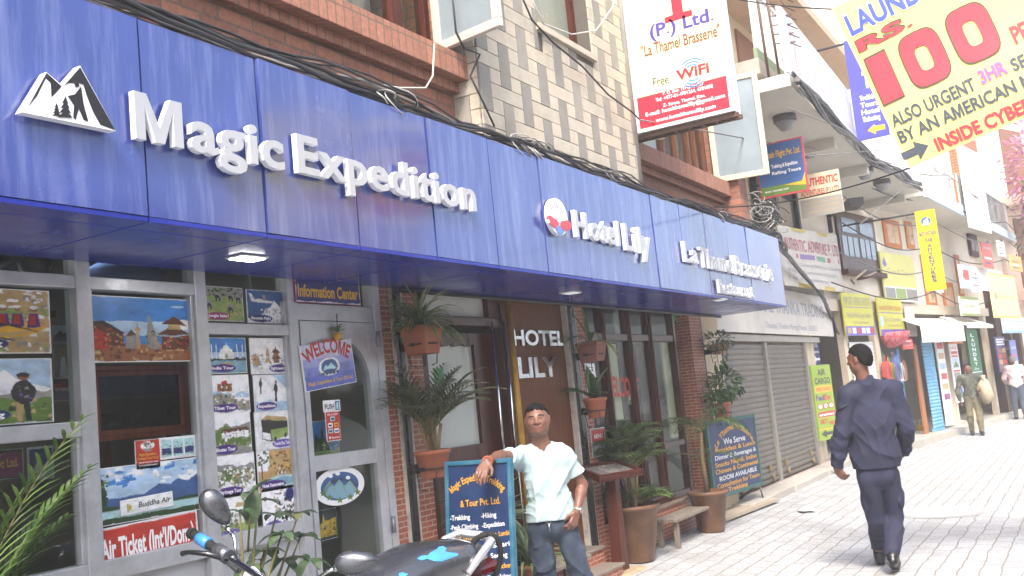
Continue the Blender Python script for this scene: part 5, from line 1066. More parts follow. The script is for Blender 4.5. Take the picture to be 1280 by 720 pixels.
tag(k.build('cable_bundle', ms), 'tangled bundle of black and grey cables along the top of the blue fascia', 'cables')
k = MB(); b = [(FT-.0, 0)];
for i in range(14):
    m = random.choice((0, 1, 1)); ph = random.random()*6
    p0 = P(968, 292, y=YF+.1)+Vector((0, random.uniform(-.06, .06), random.uniform(-.08, .08))); p1 = P(985, 320, y=3.5); p2 = P(1030, 374, y=3.85); p3 = P(1040, 400, y=4.05); p4 = P(1048, 420, y=4.05)
    pts = []
    for a_, b_ in ((p0, p1), (p1, p2), (p2, p3), (p3, p4)):
        for t in np.linspace(0, 1, 6)[:-1]: pts.append(a_.lerp(b_, t)+Vector((0, .03*math.sin(ph+len(pts)), .03*math.cos(ph+len(pts)*.9))))
    k.tube(pts, random.choice((.008, .013, .018)), 5, m)
for i in range(46):
    c = P(960, 268, y=3.3)+Vector((random.uniform(-.25, .25), random.uniform(-.1, .1), random.uniform(-.2, .2))); r_ = random.uniform(.05, .16); a0 = random.random()*6
    ax = Vector(np.random.default_rng(i).normal(size=3)).normalized(); ay = ax.orthogonal().normalized()
    k.tube([c+(ax*math.cos(a0+t)+ay*math.sin(a0+t))*r_ for t in np.linspace(0, random.uniform(2, 5.5), 10)], .005, 5, random.choice((0, 1, 3)))
tag(k.build('cable_tangle', ms), 'thick tangle of cables drooping past the end of the blue fascia', 'cables')
cable([P(*q, y=YST-.03) for q in ((563, -30), (570, 40), (580, 60), (600, 68), (588, 95), (605, 130), (618, 158))], .008, CABLE, 'loose_cable', 'black cable curling down the corner of the stone pier')
cable([P(*q, y=YST-.06) for q in ((650, -10), (665, 25), (690, 52), (728, 83), (760, 118), (790, 140), (800, 150))], .008, CABLE, 'loose_cable', 'black cable slanting across the stone pier to the hotel sign')
cable([P(*q, y=YST-.1) for q in ((660, -10), (680, 30), (715, 43), (745, 38), (765, 10), (775, -20))], .006, CABLEW, 'loose_cable', 'pale cable looping below the stone pier window')
cable([P(*q, y=YST-.04) for q in ((665, 182), (669, 210), (672, 228))], .006, CABLEW, 'loose_cable', 'short white cable end hanging over the blue fascia')
cable([P(*q, y=YB-.2) for q in ((543, 55), (541, 95), (532, 110), (500, 110), (468, 105))], .006, CABLEW, 'loose_cable', 'white cable looping below the grey open casement')
cable([P(*q, y=3.1) for q in ((800, 150), (860, 160), (960, 178), (1030, 187), (1100, 186))], .008, CABLEG, 'overhead_wire', 'overhead wire crossing in front of the cream open casement')
cable([P(*q, y=2.4) for q in ((1010, 195), (1050, 192), (1110, 187), (1290, 140))], .007, CABLEG, 'overhead_wire', 'overhead wire passing behind the yellow laundry banner')
cable([P(*q, y=2.5) for q in ((985, 135), (1050, 160), (1100, 200), (1180, 225))], .006, CABLEG, 'overhead_wire', 'thin wire along the front of the white balcony')
cable([P(*q, y=2.6) for q in ((1075, 280), (1130, 235), (1200, 232), (1290, 205))], .006, CABLEG, 'overhead_wire', 'thin far wire above the yellow mountain ram sign')
# hotel light box sign, square to the facade
SX = 8.2
a, b_, c = P(797, 165, x=SX), P(918, 140, x=SX), P(797, 20, x=SX)
y0 = a.y; W = a.y-b_.y; z0 = (a.z+b_.z)/2; H = W*1.75
hs = thing('hanging_sign', 'cream and red light box sign with a wifi mark, beside the stone pier', 'sign', (SX, y0-W/2, z0))
fs = Frame((SX, y0, z0), (0, -1, 0))
b = MB(); b.box((0, 0, -.2), (W, H, -.012), fr=fs); b.build('light_box', mat('box_white', '#cfd0cf', rough=.4, noise=.04), hs, bevel=.006)
b = MB(); 
for a in ((0, 0, .03, H), (W-.03, 0, W, H)): b.box((a[0], a[1], -.01), (a[2], a[3], .006), fr=fs)
b.box((.03, 0, -.01), (W-.03, .03, .006), fr=fs); b.build('frame', WHITE, hs)
SC = [mat('sign_cream', '#d9d8a6', rough=.4, noise=.04), mat('sign_red', '#bf2438', rough=.4, noise=.04), mat('sign_violet', '#4a3a8c', rough=.4, noise=0), mat('sign_brown', '#7a3528', rough=.4, noise=0), TXW, mat('sign_blue', '#3a78b4', rough=.4, noise=0), mat('sign_black', '#22242c', rough=.5, noise=0), mat('sign_paleyel', '#e0e08a', rough=.4, noise=.05)]
b = MB(); zr_ = .42*W/1.0
def sg(px, py): return px_uv(px, py, fs)
r0 = sg(855, 108)[1]
b.poly(rect(.03, .03, .14, H), fs, .0005, 7) if False else None
b.poly(rect(.0302, r0, W-.0302, H-.02), fs, .001, 0); b.poly(rect(.0302, .0302, W-.0302, r0), fs, .001, 1)
def st(body, p0, p1, hh, m, **kw): a = sg(*p0); c_ = sg(*p1); text(b, fs, body, a[0], a[1], c_[0], hh, n=.002, m=m, **kw)
hq = (sg(860, 10)[1]-sg(860, 45)[1])/35
st('(P.) Ltd.', (813, 48), (893, 33), hq*17, 2, bold=.03)
st('"La Thamel Brasserie"', (802, 72), (902, 52), hq*15, 3, bold=.02); st('Best Food & Good Stay in Kathmandu', (814, 80), (891, 62), hq*6.5, 5, shear=.2, bold=.005)
st('Free', (817, 109), (836, 100), hq*12, 6, bold=.005); st('WiFi', (846, 101), (887, 90), hq*13, 1, bold=.035)
for s_ in (1, -1):
    cx, cz_ = sg(866, 91)
    for rr in (.07, .1, .13):
        o_ = ell(cx, cz_+s_*.015, rr, rr*.9, 12, math.pi/2*s_-.8, math.pi/2*s_+.8+.13); i_ = ell(cx, cz_+s_*.015, rr-.015, (rr-.015)*.9, 12, math.pi/2*s_-.8, math.pi/2*s_+.8+.13)
        for q in range(len(o_)-1): b.poly([o_[q], o_[q+1], i_[q+1], i_[q]], fs, .002, 5)
for body, p0, p1, hh in (('P. O. Box: 15142 kpc757', (829, 119), (880, 107), 4.2), ('Tel: +977-01-4701264, 4701692', (820, 127.5), (892, 114), 4.6), ('Z- Street, Thamel, Ktm.', (829, 134), (882, 121), 4.2), ('E-mail: hotelthamellily@gmail.com', (807.5, 146), (907, 125), 5.2), ('www.hotelthamellily.com', (820, 153), (895, 136), 5.2)): st(body, p0, p1, hq*hh, 4, bold=.015)
# foot and arms of the big emblem letter at the top
cx, cz_ = sg(848, 22)
b.poly([(cx-.13, cz_-.02), (cx+.13, cz_-.02), (cx+.13, cz_+.035), (cx+.05, cz_+.04), (cx+.05, cz_+.2), (cx+.2, cz_+.42), (cx+.1, cz_+.42), (cx, cz_+.27), (cx-.1, cz_+.42), (cx-.2, cz_+.42), (cx-.05, cz_+.2), (cx-.05, cz_+.04), (cx-.13, cz_+.035)], fs, .002, 1)
st('HOTEL LILY', (803, -22), (905, -48), hq*20, 2, bold=.03)
b.build('sign_face', SC, hs)
b = MB(); RUST = mat('rusty_iron', '#5a4438', rough=.9, noise=.25, ns=20)
for nn in (-.17, -.06): b.box((-.14, -.045, nn), (W+.02, -.008, nn+.03), fr=fs)
for i in range(7): b.box((.05+i*W/7, -.04, -.14), (.08+i*W/7, -.012, -.06), fr=fs)
b.box((-.14, -.1, -.17), (-.09, .25, -.03), fr=fs); b.build('bracket', RUST, hs)
# yellow banner over the street
BX = 7.4
A = P(1040, 12, x=BX); B = P(1137, 210, x=BX); C_ = P(1280, 148, x=BX)
u = Vector((0, C_.y-B.y, C_.z-B.z)).normalized(); v = Vector((0, -u.z, u.y)); v = v if v.z > 0 else -v
bf = Frame((BX, B.y, B.z), u, v); H = (A-B).dot(bf.v); L = 2.6; u_a = (A-B).dot(bf.u)
bn = thing('banner', 'tilted yellow laundry banner with a big red 100, hung across the street', 'banner', (BX, B.y, B.z))
BC = [mat('banner_yellow', '#cfcb78', rough=.55, noise=.06, ns=3, dirt='#a79f50', da=.35, ds=3), mat('banner_blue', '#3c4ea8', rough=.55, noise=.05), mat('banner_red', '#b8323f', rough=.55, noise=.05), mat('banner_ink', '#3d4450', rough=.6, noise=.05), mat('banner_pink', '#c2508a', rough=.55, noise=.05), mat('banner_white', '#dcdcd0', rough=.55, noise=.03), mat('banner_outline', '#4a3f2a', rough=.6, noise=0)]  # the last colour is the dark outline printed round the big figures
class Wavy:          # cloth: the banner bulges a little along its length
    def __init__(s, f): s.f = f; s.o, s.u, s.v, s.n = f.o, f.u, f.v, f.n
    def __call__(s, a, c, n=0): return s.f(a, c, n+.025*math.sin(a*2.6+.7*c)*math.sin(math.pi*min(1, max(0, c/H)))+.012*math.sin(c*6+a))
wf = Wavy(bf); b = MB(); NU, NV = 40, 14
for s_ in (0, 1):
    vs = [wf(u_a*(j/NV)+(L)*i/NU, H*j/NV, -.004*s_) for j in range(NV+1) for i in range(NU+1)]
    b.add(vs, [((j*(NU+1)+i, j*(NU+1)+i+1, (j+1)*(NU+1)+i+1, (j+1)*(NU+1)+i) if s_ == 0 else ((j+1)*(NU+1)+i, (j+1)*(NU+1)+i+1, j*(NU+1)+i+1, j*(NU+1)+i)) for j in range(NV) for i in range(NU)], 0, True)
b.build('cloth', BC, bn)
b = MB()
def bg_(px, py): return px_uv(px, py, bf)
def bt(body, p0, p1, hh, m, **kw): a = bg_(*p0); c_ = bg_(*p1); text(b, wf, body, a[0], a[1], c_[0], hh, m=m, **kw)
hb = (Vector(bg_(1081, 48))-Vector(bg_(1126, 38))).length/46
e = .006
bt('LAUNDRY', (1064, 46), (1198, -8), hb*31, 5, n=e, bold=.06); bt('LAUNDRY', (1065, 45.5), (1197, -7.5), hb*29, 1, n=e+.002, bold=.035)
bt('RS.', (1074, 66), (1143, 33), hb*17, 6, n=e, bold=.05); bt('RS.', (1075, 66), (1142, 34), hb*16, 2, n=e+.002, bold=.03)
bt('1', (1103, 129), (1130, 116), hb*64, 6, n=e, bold=.07); bt('1', (1104, 128), (1129, 117), hb*62, 2, n=e+.002, bold=.05)
def zero(pc, ru, rv, kk=1.0, m=2, n=0.):
    c_ = bg_(*pc); out = []; inn = []
    for i in range(24):
        t = 2*math.pi*i/24; ex = .55
        f_ = lambda w_: math.copysign(abs(w_)**ex, w_)
        out.append((c_[0]+ru*kk*f_(math.cos(t)), c_[1]+rv*kk*f_(math.sin(t)))); inn.append((c_[0]+ru*.34*f_(math.cos(t)), c_[1]+rv*.46*f_(math.sin(t))))
    for i in range(24): j = (i+1) % 24; b.poly([out[i], out[j], inn[j], inn[i]], wf, n, m)
for pc in ((1156, 73), (1216, 42)): zero(pc, hb*25, hb*37, 1.06, 6, e); zero(pc, hb*25, hb*37, 1, 2, e+.002)
bt('PER KG', (1270, 55), (1335, 25), hb*24, 2, n=e, bold=.03)
bt('ALSO URGENT', (1118, 160), (1224, 117), hb*18, 3, n=e, bold=.025); bt('3HR', (1228, 106), (1262, 92), hb*18, 4, n=e, bold=.04); bt('SERVICE', (1268, 90), (1340, 62), hb*17, 3, n=e, bold=.025)
bt('BY AN AMERICAN MACHINE', (1127, 180), (1372, 84), hb*17, 3, n=e, bold=.025); bt('INSIDE CYBER CAFE', (1173, 189), (1350, 118), hb*17, 2, n=e, bold=.04)
q = [(0, .3), (.55, .3), (.55, 0), (1, .5), (.55, 1), (.55, .7), (0, .7)]; a = bg_(1131, 203); sc_ = hb*33
b.poly([(a[0]+x*sc_*1.05, a[1]+(y-.2)*sc_*.78) for x, y in q], wf, e, 3)
b.build('lettering', BC, bn)
for qa, qb in ((wf(u_a, H), (8.6, YST, 5.6)), (wf(0, 0), (10.2, 3.3, 3.5)), (wf(L+u_a, H), (7.4, -6.5, 5.2)), (wf(L, 0), (7.4, -6.5, 3.9))): b = MB(); b.tube(catenary(qa, qb, .08), .006, 6); b.build('cord', CABLE, bn)
# ================================================================== the next building with rolled shutters and the white balcony
NBd = thing('shutter_building', 'cream building with rolled grey shutters and a long white balcony next to the hotel', 'building', (15, 4.4, 0))
YN = 4.1
b = MB(); b.box((11.95, YN+.12, .1), (17.6, 8.5, 9.0)); b.build('wall', PLAST, NBd)
SHUT = mat('shutter_steel', '#6f695f', rough=.5, metal=.3, noise=.1, ns=5, dirt='#6f5f4c', da=.45, ds=2.5)
def shutter(x0, x1, z0, z1, f, mtl=SHUT, parent=None, pitch=.075, n0=.03):
    k = MB(); m_ = int((z1-z0)/pitch); prof = []
    for i in range(m_):
        for j in range(5): prof.append((n0+.016*math.sin(math.pi*j/5)**.6+.004, z0+(z1-z0)*(i+j/5)/m_))
    prof.append((n0, z1)); vs = []; 
    for n_, z in prof: vs += [f(x0, z, n_), f(x1, z, n_)]
    k.add(vs, [(2*i, 2*i+1, 2*i+3, 2*i+2) for i in range(len(prof)-1)], 0, False)
    k.box((x0, z0-.05, n0-.03), (x1, z0-.002, n0+.03), fr=f); return k.build('shutter', mtl, parent)
fn = FX(YN+.08)
zb_ = .2; zt_ = 2.14
xA, xB, xC = 12.0, P(956, 430, y=YN).x, P(1004, 425, y=YN).x
for x0, x1 in ((xA, xB-.04), (xB+.06, xC)):
    so = shutter(x0, x1, zb_+.06, zt_, fn, parent=NBd)
    k = MB()
    for t in (.12, .8): k.box((x0+(x1-x0)*t, zb_+.16, .05), (x0+(x1-x0)*t+.1, zb_+.24, .075), fr=fn); k.tube([fn(x0+(x1-x0)*t+.05, zb_+.12, .09), fn(x0+(x1-x0)*t+.05, zb_+.02, .1)], .02, 8)
    k.build('lock', mat('lock_brass', '#8a7654', rough=.5, metal=.5), so)
for x in (xB-.035, xC+.005): k = MB(); k.box((x, zb_-.04, .0), (x+.09, zt_+.02, .09), fr=fn); k.build('shutter_rail', mat('rail_grey', '#8b8982', rough=.6, metal=.3, noise=.12, dirt='#6d5f50', da=.4), NBd, bevel=.006)
k = MB(); k.box((11.95, 3.98, .0), (17.5, YN+.1, zb_-.06+.04)); k.build('threshold', mat('threshold_pink', '#9c8076', rough=.85, noise=.12, dirt='#6f5f57', da=.4), NBd, bevel=.01)
k = MB(); k.box((11.95, YN-.02, zt_+.03), (17.5, YN+.1, zt_+.12)); k.build('lintel', CONC, NBd)
# the white trade board
def board(frm, tl, br, name, label, base_m, draw=None, cat='sign board', n=.03, rot=0, extra=None, parent=None, thick=.03):
    a = px_uv(*tl, frm); c_ = px_uv(*br, frm); u0, v1 = a; u1, v0 = c_
    k = MB(); k.box((u0, v0, n-thick), (u1, v1, n), 0, frm); mats = [base_m]+PM
    class D: pass
    d = D(); d.n = n+.0006
    def r(a0, b0, a1, b1, m): d.n += .0006; k.poly(rect(u0+(u1-u0)*a0, v0+(v1-v0)*b0, u0+(u1-u0)*a1, v0+(v1-v0)*b1), frm, d.n, m+1)
    def tx(body, a0, b0, a1, hh, m, **kw): text(k, frm, body, u0+(u1-u0)*a0, v0+(v1-v0)*b0, u0+(u1-u0)*a1, (v1-v0)*hh, n=d.n+.0008, m=m+1, bold=kw.pop('bold', .02), **kw)
    def po(pts, m): d.n += .0006; k.poly([(u0+(u1-u0)*p_, v0+(v1-v0)*q_) for p_, q_ in pts], frm, d.n, m+1)
    d.r, d.tx, d.po = r, tx, po
    if draw: draw(d)
    return tag(k.build(name, mats), label, cat)
BWH = mat('board_offwhite', '#cfc8bd', rough=.6, noise=.06, ns=3, dirt='#9b8d7c', da=.4, ds=2)
GYT = flat('#9aa0a6'); 
fth = FX(YN-.02)
def dr(d): d.tx('TRADITIONAL THANKA TRADING', .05, .42, .98, .32, iGY, bold=.01); d.tx('Thamel, Kathmandu, Nepal. Tel: 4265652', .25, .14, .86, .13, iGY, bold=.0)
xl = px_uv(905, 400, fth)[0]
k = MB(); k.box((11.95, YN-.06, zt_+.14), (P(1038, 418, y=YN).x, YN-.03, 2.98)); o = k
a = P(1037, 372, y=YN-.06); d_x1 = P(1037, 418, y=YN-.06).x
text(k, FX(YN-.06), 'TRADITIONAL THANKA TRADING', 12.4, 2.6, d_x1-.25, .22, n=.002, m=1, bold=.01); text(k, FX(YN-.06), 'Thamel, Tridevi Marga, Nepal. 265852', 14.2, 2.36, d_x1-.9, .09, n=.002, m=1, bold=0)
tag(k.build('trade_board', [BWH, flat('#8d93a0')]), 'long weathered white board of a thanka shop above the rolled shutters', 'sign board')
k = MB(); k.box((11.95, YN-.03, 2.985), (18.3, YN+.12, 3.14)); k.build('ledge', CONC, NBd, bevel=.01)
k = MB(); k.box((12.1, YN-.25, 2.1), (13.2, YN-.2, 2.3)) if False else None
# banner of the adventure firm, tilted along the facade
ab = Frame(P(974, 440-68, y=3.75), Vector((1, .03, 0)))
TLa, BRa = P(970, 281, y=3.72), P(1058, 366, y=3.95)
u = Vector((BRa.x-TLa.x, BRa.y-TLa.y, 0)); Wb = u.length; fab = Frame((TLa.x, TLa.y, 0), u)
vt0 = TLa.z; vb1 = BRa.z; vb0 = px_uv(978, 356, fab)[1]; vt1 = px_uv(1062, 303, fab)[1]
ban = thing('advert_banner', 'faded white banner of Authentic Adventure with red lettering along the facade above the thanka board', 'banner', (TLa.x, TLa.y, vb1))
k = MB(); NU = 16
def wfb(a, c, n=0): t = a/Wb; return fab(a, (vb0+(vb1-vb0)*t)*(1-c)+(vt0+(vt1-vt0)*t)*c, n+.02*math.sin(a*3))
for s_ in (0, 1):
    vs = [wfb(Wb*i/NU, c, -.004*s_) for i in range(NU+1) for c in (0, 1)]
    k.add(vs, [((2*i, 2*i+2, 2*i+3, 2*i+1) if s_ == 0 else (2*i, 2*i+1, 2*i+3, 2*i+2)) for i in range(NU)], 0, True)
k.build('cloth', BWH, ban)
k = MB(); wfb_o = wfb
class FB_: pass
wfo = lambda a, c, n=0: wfb_o(a, c, n)
text(k, wfo, 'AUTHENTIC ADVENTURE P. LTD.', Wb*.05, .62, Wb*.93, .2, n=.004, m=0, bold=.015)
for i in range(4): k.poly([(Wb*(.06+.22*i), .49), (Wb*(.25+.22*i), .49), (Wb*(.25+.22*i), .57), (Wb*(.06+.22*i), .57)], wfo, .004, (0, 3, 2, 0)[i])
for i in range(3): text(k, wfo, ('Trekking Climbing Rafting Tour Ticketing', 'Thamel, Kathmandu, Nepal', 'E-mail: info@authentic.com')[i], Wb*.06, .36-.12*i, Wb*(.9-.1*i), .06, n=.004, m=1, bold=.0)
k.poly([(0, 0), (Wb, 0), (Wb, .07), (0, .07)], wfo, .004, 4); k.poly([(0, .95), (Wb, .95), (Wb, 1), (0, 1)], wfo, .004, 4)
k.build('lettering', [flat('#b3525a'), flat('#a0a0a8'), flat('#6fa08a'), flat('#8a6fa0'), flat('#c9b455')], ban)
k = MB(); 
for a, c in ((0, 0), (0, 1), (Wb, 0), (Wb, 1)): q = wfb(a, c); k.tube([q, (q.x, YN+.1, q.z+.05)], .01, 6)
k.build('stay', RUST, ban)
k = MB(); a = P(950, 240, y=YN); c = P(1003, 308, y=YN); k.box((a.x, YN+.06, 3.2), (c.x, YN+.122, 4.95)); dw = k.build('window', mat('dark_opening', '#1d1815', rough=.5, noise=.3), NBd)
k = MB(); a2 = P(975, 250, y=YN); c2 = P(996, 300, y=YN); k.box((a2.x, YN+.03, 3.3), (c2.x, YN+.058, 4.6)); k.build('curtain', mat('curtain_beige', '#a89a88', rough=.9, noise=.2, ns=3), dw)
for xx in (c.x, a.x-.14): k = MB(); k.box((xx, YN+.0, 3.15), (xx+.14, YN+.1, 4.99)); k.build('frame', BLACK, dw)
# balcony
ZB = 5.0; oe = [(11.55, 2.63), (17.07, 2.8), (20.9, 2.54)]
SOFF = mat('soffit_white', '#c9c5bb', rough=.85, noise=.05, dirt='#8f8a80', da=.35, ds=.8)
k = MB(); FXY = Frame((0, 0, ZB), (1, 0, 0), (0, 1, 0)); k.prism(oe+[(20.9, 3.75), (17.5, 4.22), (11.55, 4.22)], FXY, 0, .16); k.build('balcony_slab', SOFF, NBd, bevel=.01)
for x in (14.6, 17.0, 20.7): k = MB(); k.box((x, 2.82, ZB-.16), (x+.16, 4.15, ZB-.002)); k.build('balcony_beam', SOFF, NBd)
PARA = mat('parapet_pale', '#dcd6d6', rough=.5, noise=.05, ns=2, dirt='#cfa9b4', da=.4, ds=.8)
k = MB()
for (x0, y0_), (x1, y1_) in zip(oe[:-1], oe[1:]):
    f_ = Frame((x0, y0_, ZB), (x1-x0, y1_-y0_, 0)); k.box((0, .17, -.05), ((Vector((x1-x0, y1_-y0_, 0))).length, 1.0, .0), fr=f_)
k.build('parapet', PARA, NBd)
k = MB(); rr = random.Random(3); f_ = Frame((oe[0][0], oe[0][1], ZB), (oe[1][0]-oe[0][0], oe[1][1]-oe[0][1], 0))
for i in range(9): u_ = .5+i*.55; k.poly([(u_, .3), (u_+.1, .3), (u_+.14, .8), (u_+.04, .8)], f_, .004, i % 2); k.poly([(u_+.15, .3), (u_+.3, .32), (u_+.3, .4), (u_+.15, .4)], f_, .004, i % 2)
k.build('pale_print', [flat('#cdb3c0'), flat('#b9bcd4')], NBd)  # pale strokes where the parapet lettering cannot be read
k = MB()
for i in range(14):
    pts = []; ph = rr.random()*6
    for (x0, y0_), (x1, y1_) in zip(oe[:-1], oe[1:]):
        for t in np.linspace(0, 1, 14)[:-1]: j = len(pts); pts.append((x0+(x1-x0)*t, y0_+(y1_-y0_)*t-.07+.03*math.sin(j*.8+ph), ZB+.06+.05*math.sin(j*.6+ph*2)+.05*math.sin(ph)))
    k.tube(pts, rr.choice((.01, .016, .02)), 5, rr.choice((0, 1)))
tag(k.build('cable_bundle', [CABLE, CABLEG]), 'bundle of dark cables along the outer edge of the white balcony', 'cables')
for i, (px, py) in enumerate(((983, 165), (1013, 198), (1082, 226), (1104, 240))):
    q = P(px, py, z=ZB-.22) if i != 1 else P(px, py, z=ZB-.2); k = MB(); q.z = ZB-.2
    k.lathe([(.0, 0), (.07, .01), (.13, .1), (.14, .12)], q, 18, m=0); k.lathe([(.15, .12), (.15, .2)], q, 18, m=1)
    lab = ('round ceiling lamp under the balcony nearest the cream casement', 'round ceiling lamp half hidden by the blue travel sign', 'round ceiling lamp under the balcony above the dark window', 'round ceiling lamp under the balcony farthest from the hotel')[i]
    tag(k.build('balcony_lamp', [mat('lamp_glass_grey', '#8b8d90', rough=.2, noise=.05), mat('lamp_rim', '#5f5d5a', rough=.6)]), lab, 'lamp', 'lamps under the white balcony')
k = MB(); k.box((11.5, 3.2, ZB+2.4), (21, 8.2, ZB+2.55)); k.build('upper_slab', mat('slab_brown', '#b59a80', rough=.9, noise=.1), NBd)
for x in (15.2, 18.3): k = MB(); k.box((x, YN+.08, ZB+.9), (x+1.1, YN+.119, ZB+2.2)); k.build('window', mat('window_brown', '#8d5c3d', rough=.6, noise=.1), NBd)
k = MB(); k.box((11.9, 3.05, 5.35), (13.3, 4.2, 5.55)); k.box((11.9, 3.05, 5.55), (13.3, 3.1, 5.68), 1); k.build('side_balcony', [CONC, mat('edge_green', '#7d8f72', rough=.8, noise=.1)], NBd)
k = MB()
for i in range(12): k.box((11.95+i*.115, 3.08, 5.68), (11.97+i*.115, 3.1, 6.5))
k.box((11.9, 3.07, 6.5), (13.3, 3.11, 6.55)); k.build('railing', WHITE, NBd)
# antennas on the balcony
for lab, pb, pt, n_ in (('thin bare antenna mast on the balcony edge nearer the hotel', (957, 65), (945, -10), 0), ('rusty television antenna with forked arms on the balcony', (970, 62), (957, -10), 6)):
    a = P(*pb, y=2.75); b_ = P(*pt, y=2.75); k = MB(); k.tube([a-Vector((0, 0, .3)), b_], .016, 6)
    for i in range(n_): q = a.lerp(b_, .1+.16*i); k.tube([q, q+Vector((.42, -.15, .1))], .008, 5); k.tube([q+Vector((.3, -.11, .07)), q+Vector((.45, -.2, .03))], .008, 5); k.tube([q+Vector((.34, -.12, .08)), q+Vector((.46, -.05, .2))], .008, 5)
    tag(k.build('antenna', RUST), lab, 'antenna')
# signs square to the facade
def flag(px0, x, name, label, basem, draw, edge=.04, arm=None, cat='sign board'):
    (ax, ay), (bx_, by_) = px0; a = P(ax, ay, x=x); c_ = P(bx_, by_, x=x); W_ = a.y-c_.y; H_ = a.z-c_.z; f_ = Frame((x, a.y, c_.z), (0, -1, 0))
    o = thing(name, label, cat, (x, a.y-W_/2, c_.z)); k = MB(); k.box((0, 0, -edge), (W_, H_, 0), 0, f_); d = type('D', (), {})(); d.n = .001
    def r(a0, b0, a1, b1, m): d.n += .0012; k.poly(rect(W_*a0, H_*b0, W_*a1, H_*b1), f_, d.n, m+1)
    def po(pts, m): d.n += .0012; k.poly([(W_*p_, H_*q_) for p_, q_ in pts], f_, d.n, m+1)
    def tx(body, a0, b0, a1, hh, m, **kw): text(k, f_, body, W_*a0, H_*b0, W_*a1, H_*hh, n=d.n+.0015, m=m+1, bold=kw.pop('bold', .02), **kw)
    d.r, d.po, d.tx = r, po, tx; draw(d); k.build('sign_face', [basem]+PM, o)
    if arm: k = MB(); [k.tube([f_(-arm, H_*t, -.02), f_(W_*.3, H_*t, -.03)], .018, 6) for t in (.98, )]; k.build('arm', BRK, o)
    return o, f_, W_, H_
def dr(d):
    d.r(.02, .03, .97, .97, iMT); d.r(.02, .03, .97, .2, iG); d.po([(.5, .18), (.97, .12), (.97, .35), (.9, .2)], iY)
    d.tx('Mountain Flight Pvt. Ltd.', .06, .72, .94, .12, iY); d.tx('Trekking & Expedition', .3, .52, .85, .07, iTX); d.tx('Rafting Tours', .3, .4, .9, .06, iTX); d.tx('www.mountain.com', .1, .09, .6, .05, iTX, bold=0)
flag(((943, 183), (1011, 238)), 12.4, 'travel_sign', 'blue travel sign with red edge and green base behind the cream casement', flat('#b8333f'), dr, arm=.6)
def dr(d): d.r(.0, .0, 1, .42, iGY); d.tx('AUTHENTIC', .12, .72, .96, .18, iR, bold=.03); d.tx('ADVENTURES (P.) LTD.', .04, .5, .98, .13, iR, bold=.02); [d.tx(('Trekking Peak Climbing Rafting', 'Tours Ticketing Hotel Booking', 'Thamel Kathmandu Nepal')[i], .06, .3-.11*i, .9, .06, iSA, bold=0) for i in range(3)]
flag(((996, 221), (1055, 264)), 13.6, 'adventure_sign', 'square sign reading Authentic Adventures in red over grey beside the blue travel sign', mat('sign_sand', '#c9bd9f', rough=.6, noise=.06), dr, arm=.6)
o, f_, W_, H_ = flag(((1143, 265), (1183, 361)), 18.6, 'street_sign', 'tall yellow sign of Mountain Ram Adventures with round blue ram emblem', mat('sign_yellow', '#cfb916', rough=.5, noise=.05), lambda d: (d.tx('MOUNTAIN', .08, .68, .92, .06, iNV), d.tx('RAM', .34, .6, .68, .06, iNV), [d.tx(c, .38, .535-.048*i, .62, .04, iNV, bold=.03) for i, c in enumerate('ADVENTURES')], d.tx('Thamel, Kathmandu', .1, .06, .9, .018, iR, bold=0), d.tx('Tel: 4701566', .1, .025, .8, .018, iR, bold=0)), arm=1.25)
k = MB(); k.poly(ell(W_*.5, H_*.86, W_*.24, W_*.24, 24), f_, .006, 0); k.poly([(W_*.34, H_*.83), (W_*.66, H_*.84), (W_*.6, H_*.87), (W_*.62, H_*.905), (W_*.48, H_*.885), (W_*.38, H_*.87)], f_, .008, 1); k.poly(rect(W_*.3, H_*.815, W_*.7, H_*.828), f_, .008, 1); k.build('ram_emblem', [flat('#2f55a8'), TXW], o)
def dr(d):
    for i in range(2): d.tx(('V', 'T')[i], (.3, .42)[i], (.72, .5)[i], (.55, .66)[i], .16, iTX, bold=.04)
    [d.tx(('Trekking', 'Tours', 'Hotel', 'Ticketing')[i], .25, .38-.07*i, .8, .05, iTX) for i in range(4)]; d.po([(.35, .08), (.6, .03), (.6, .06), (.9, .06), (.9, .11), (.6, .11), (.6, .13)], iY)
flag(((1054, 52), (1112, 168)), 15.4, 'violet_sign', 'violet hanging sign with an orange arrow, partly hidden behind the yellow laundry banner', mat('sign_violet2', '#3f3f94', rough=.5, noise=.05), dr, arm=1.0)
# ================================================================== the bend of the street: row of small shops
F2 = Frame((17.55, 4.2, 0), (11.5, -1.7, 0))
RW = thing('shop_row', 'row of small pale shops round the bend of the street', 'building', (23, 4.5, 0))
def b2(k, tl, br, n0, n1, m=0, ext=None):
    a = px_uv(*tl, F2); c = px_uv(*br, F2); k.box((a[0], c[1], n0), (c[0], a[1], n1), m, F2); return a[0], c[1], c[0], a[1]
def q2(px, py): return px_uv(px, py, F2)
uE = 15.5
k = MB(); k.box((0, 2.95, -4), (uE, 9.5, -.02), 0, F2); k.build('wall', mat('row_wall', '#e2d8c6', rough=.85, noise=.06, dirt='#b59a78', da=.3), RW)
k = MB(); k.box((0, 0, -2.2), (uE, 2.95, -2.0), 0, F2); k.box((0, 0, -2.0), (.1, 2.95, -.05), 0, F2); k.build('back_wall', mat('shop_inside', '#6d665c', rough=.8, noise=.2, ns=3), RW)
k = MB(); k.box((0, 0, -2.0), (uE, .14, .35), 0, F2); structure(k.build('kerb', KERB))
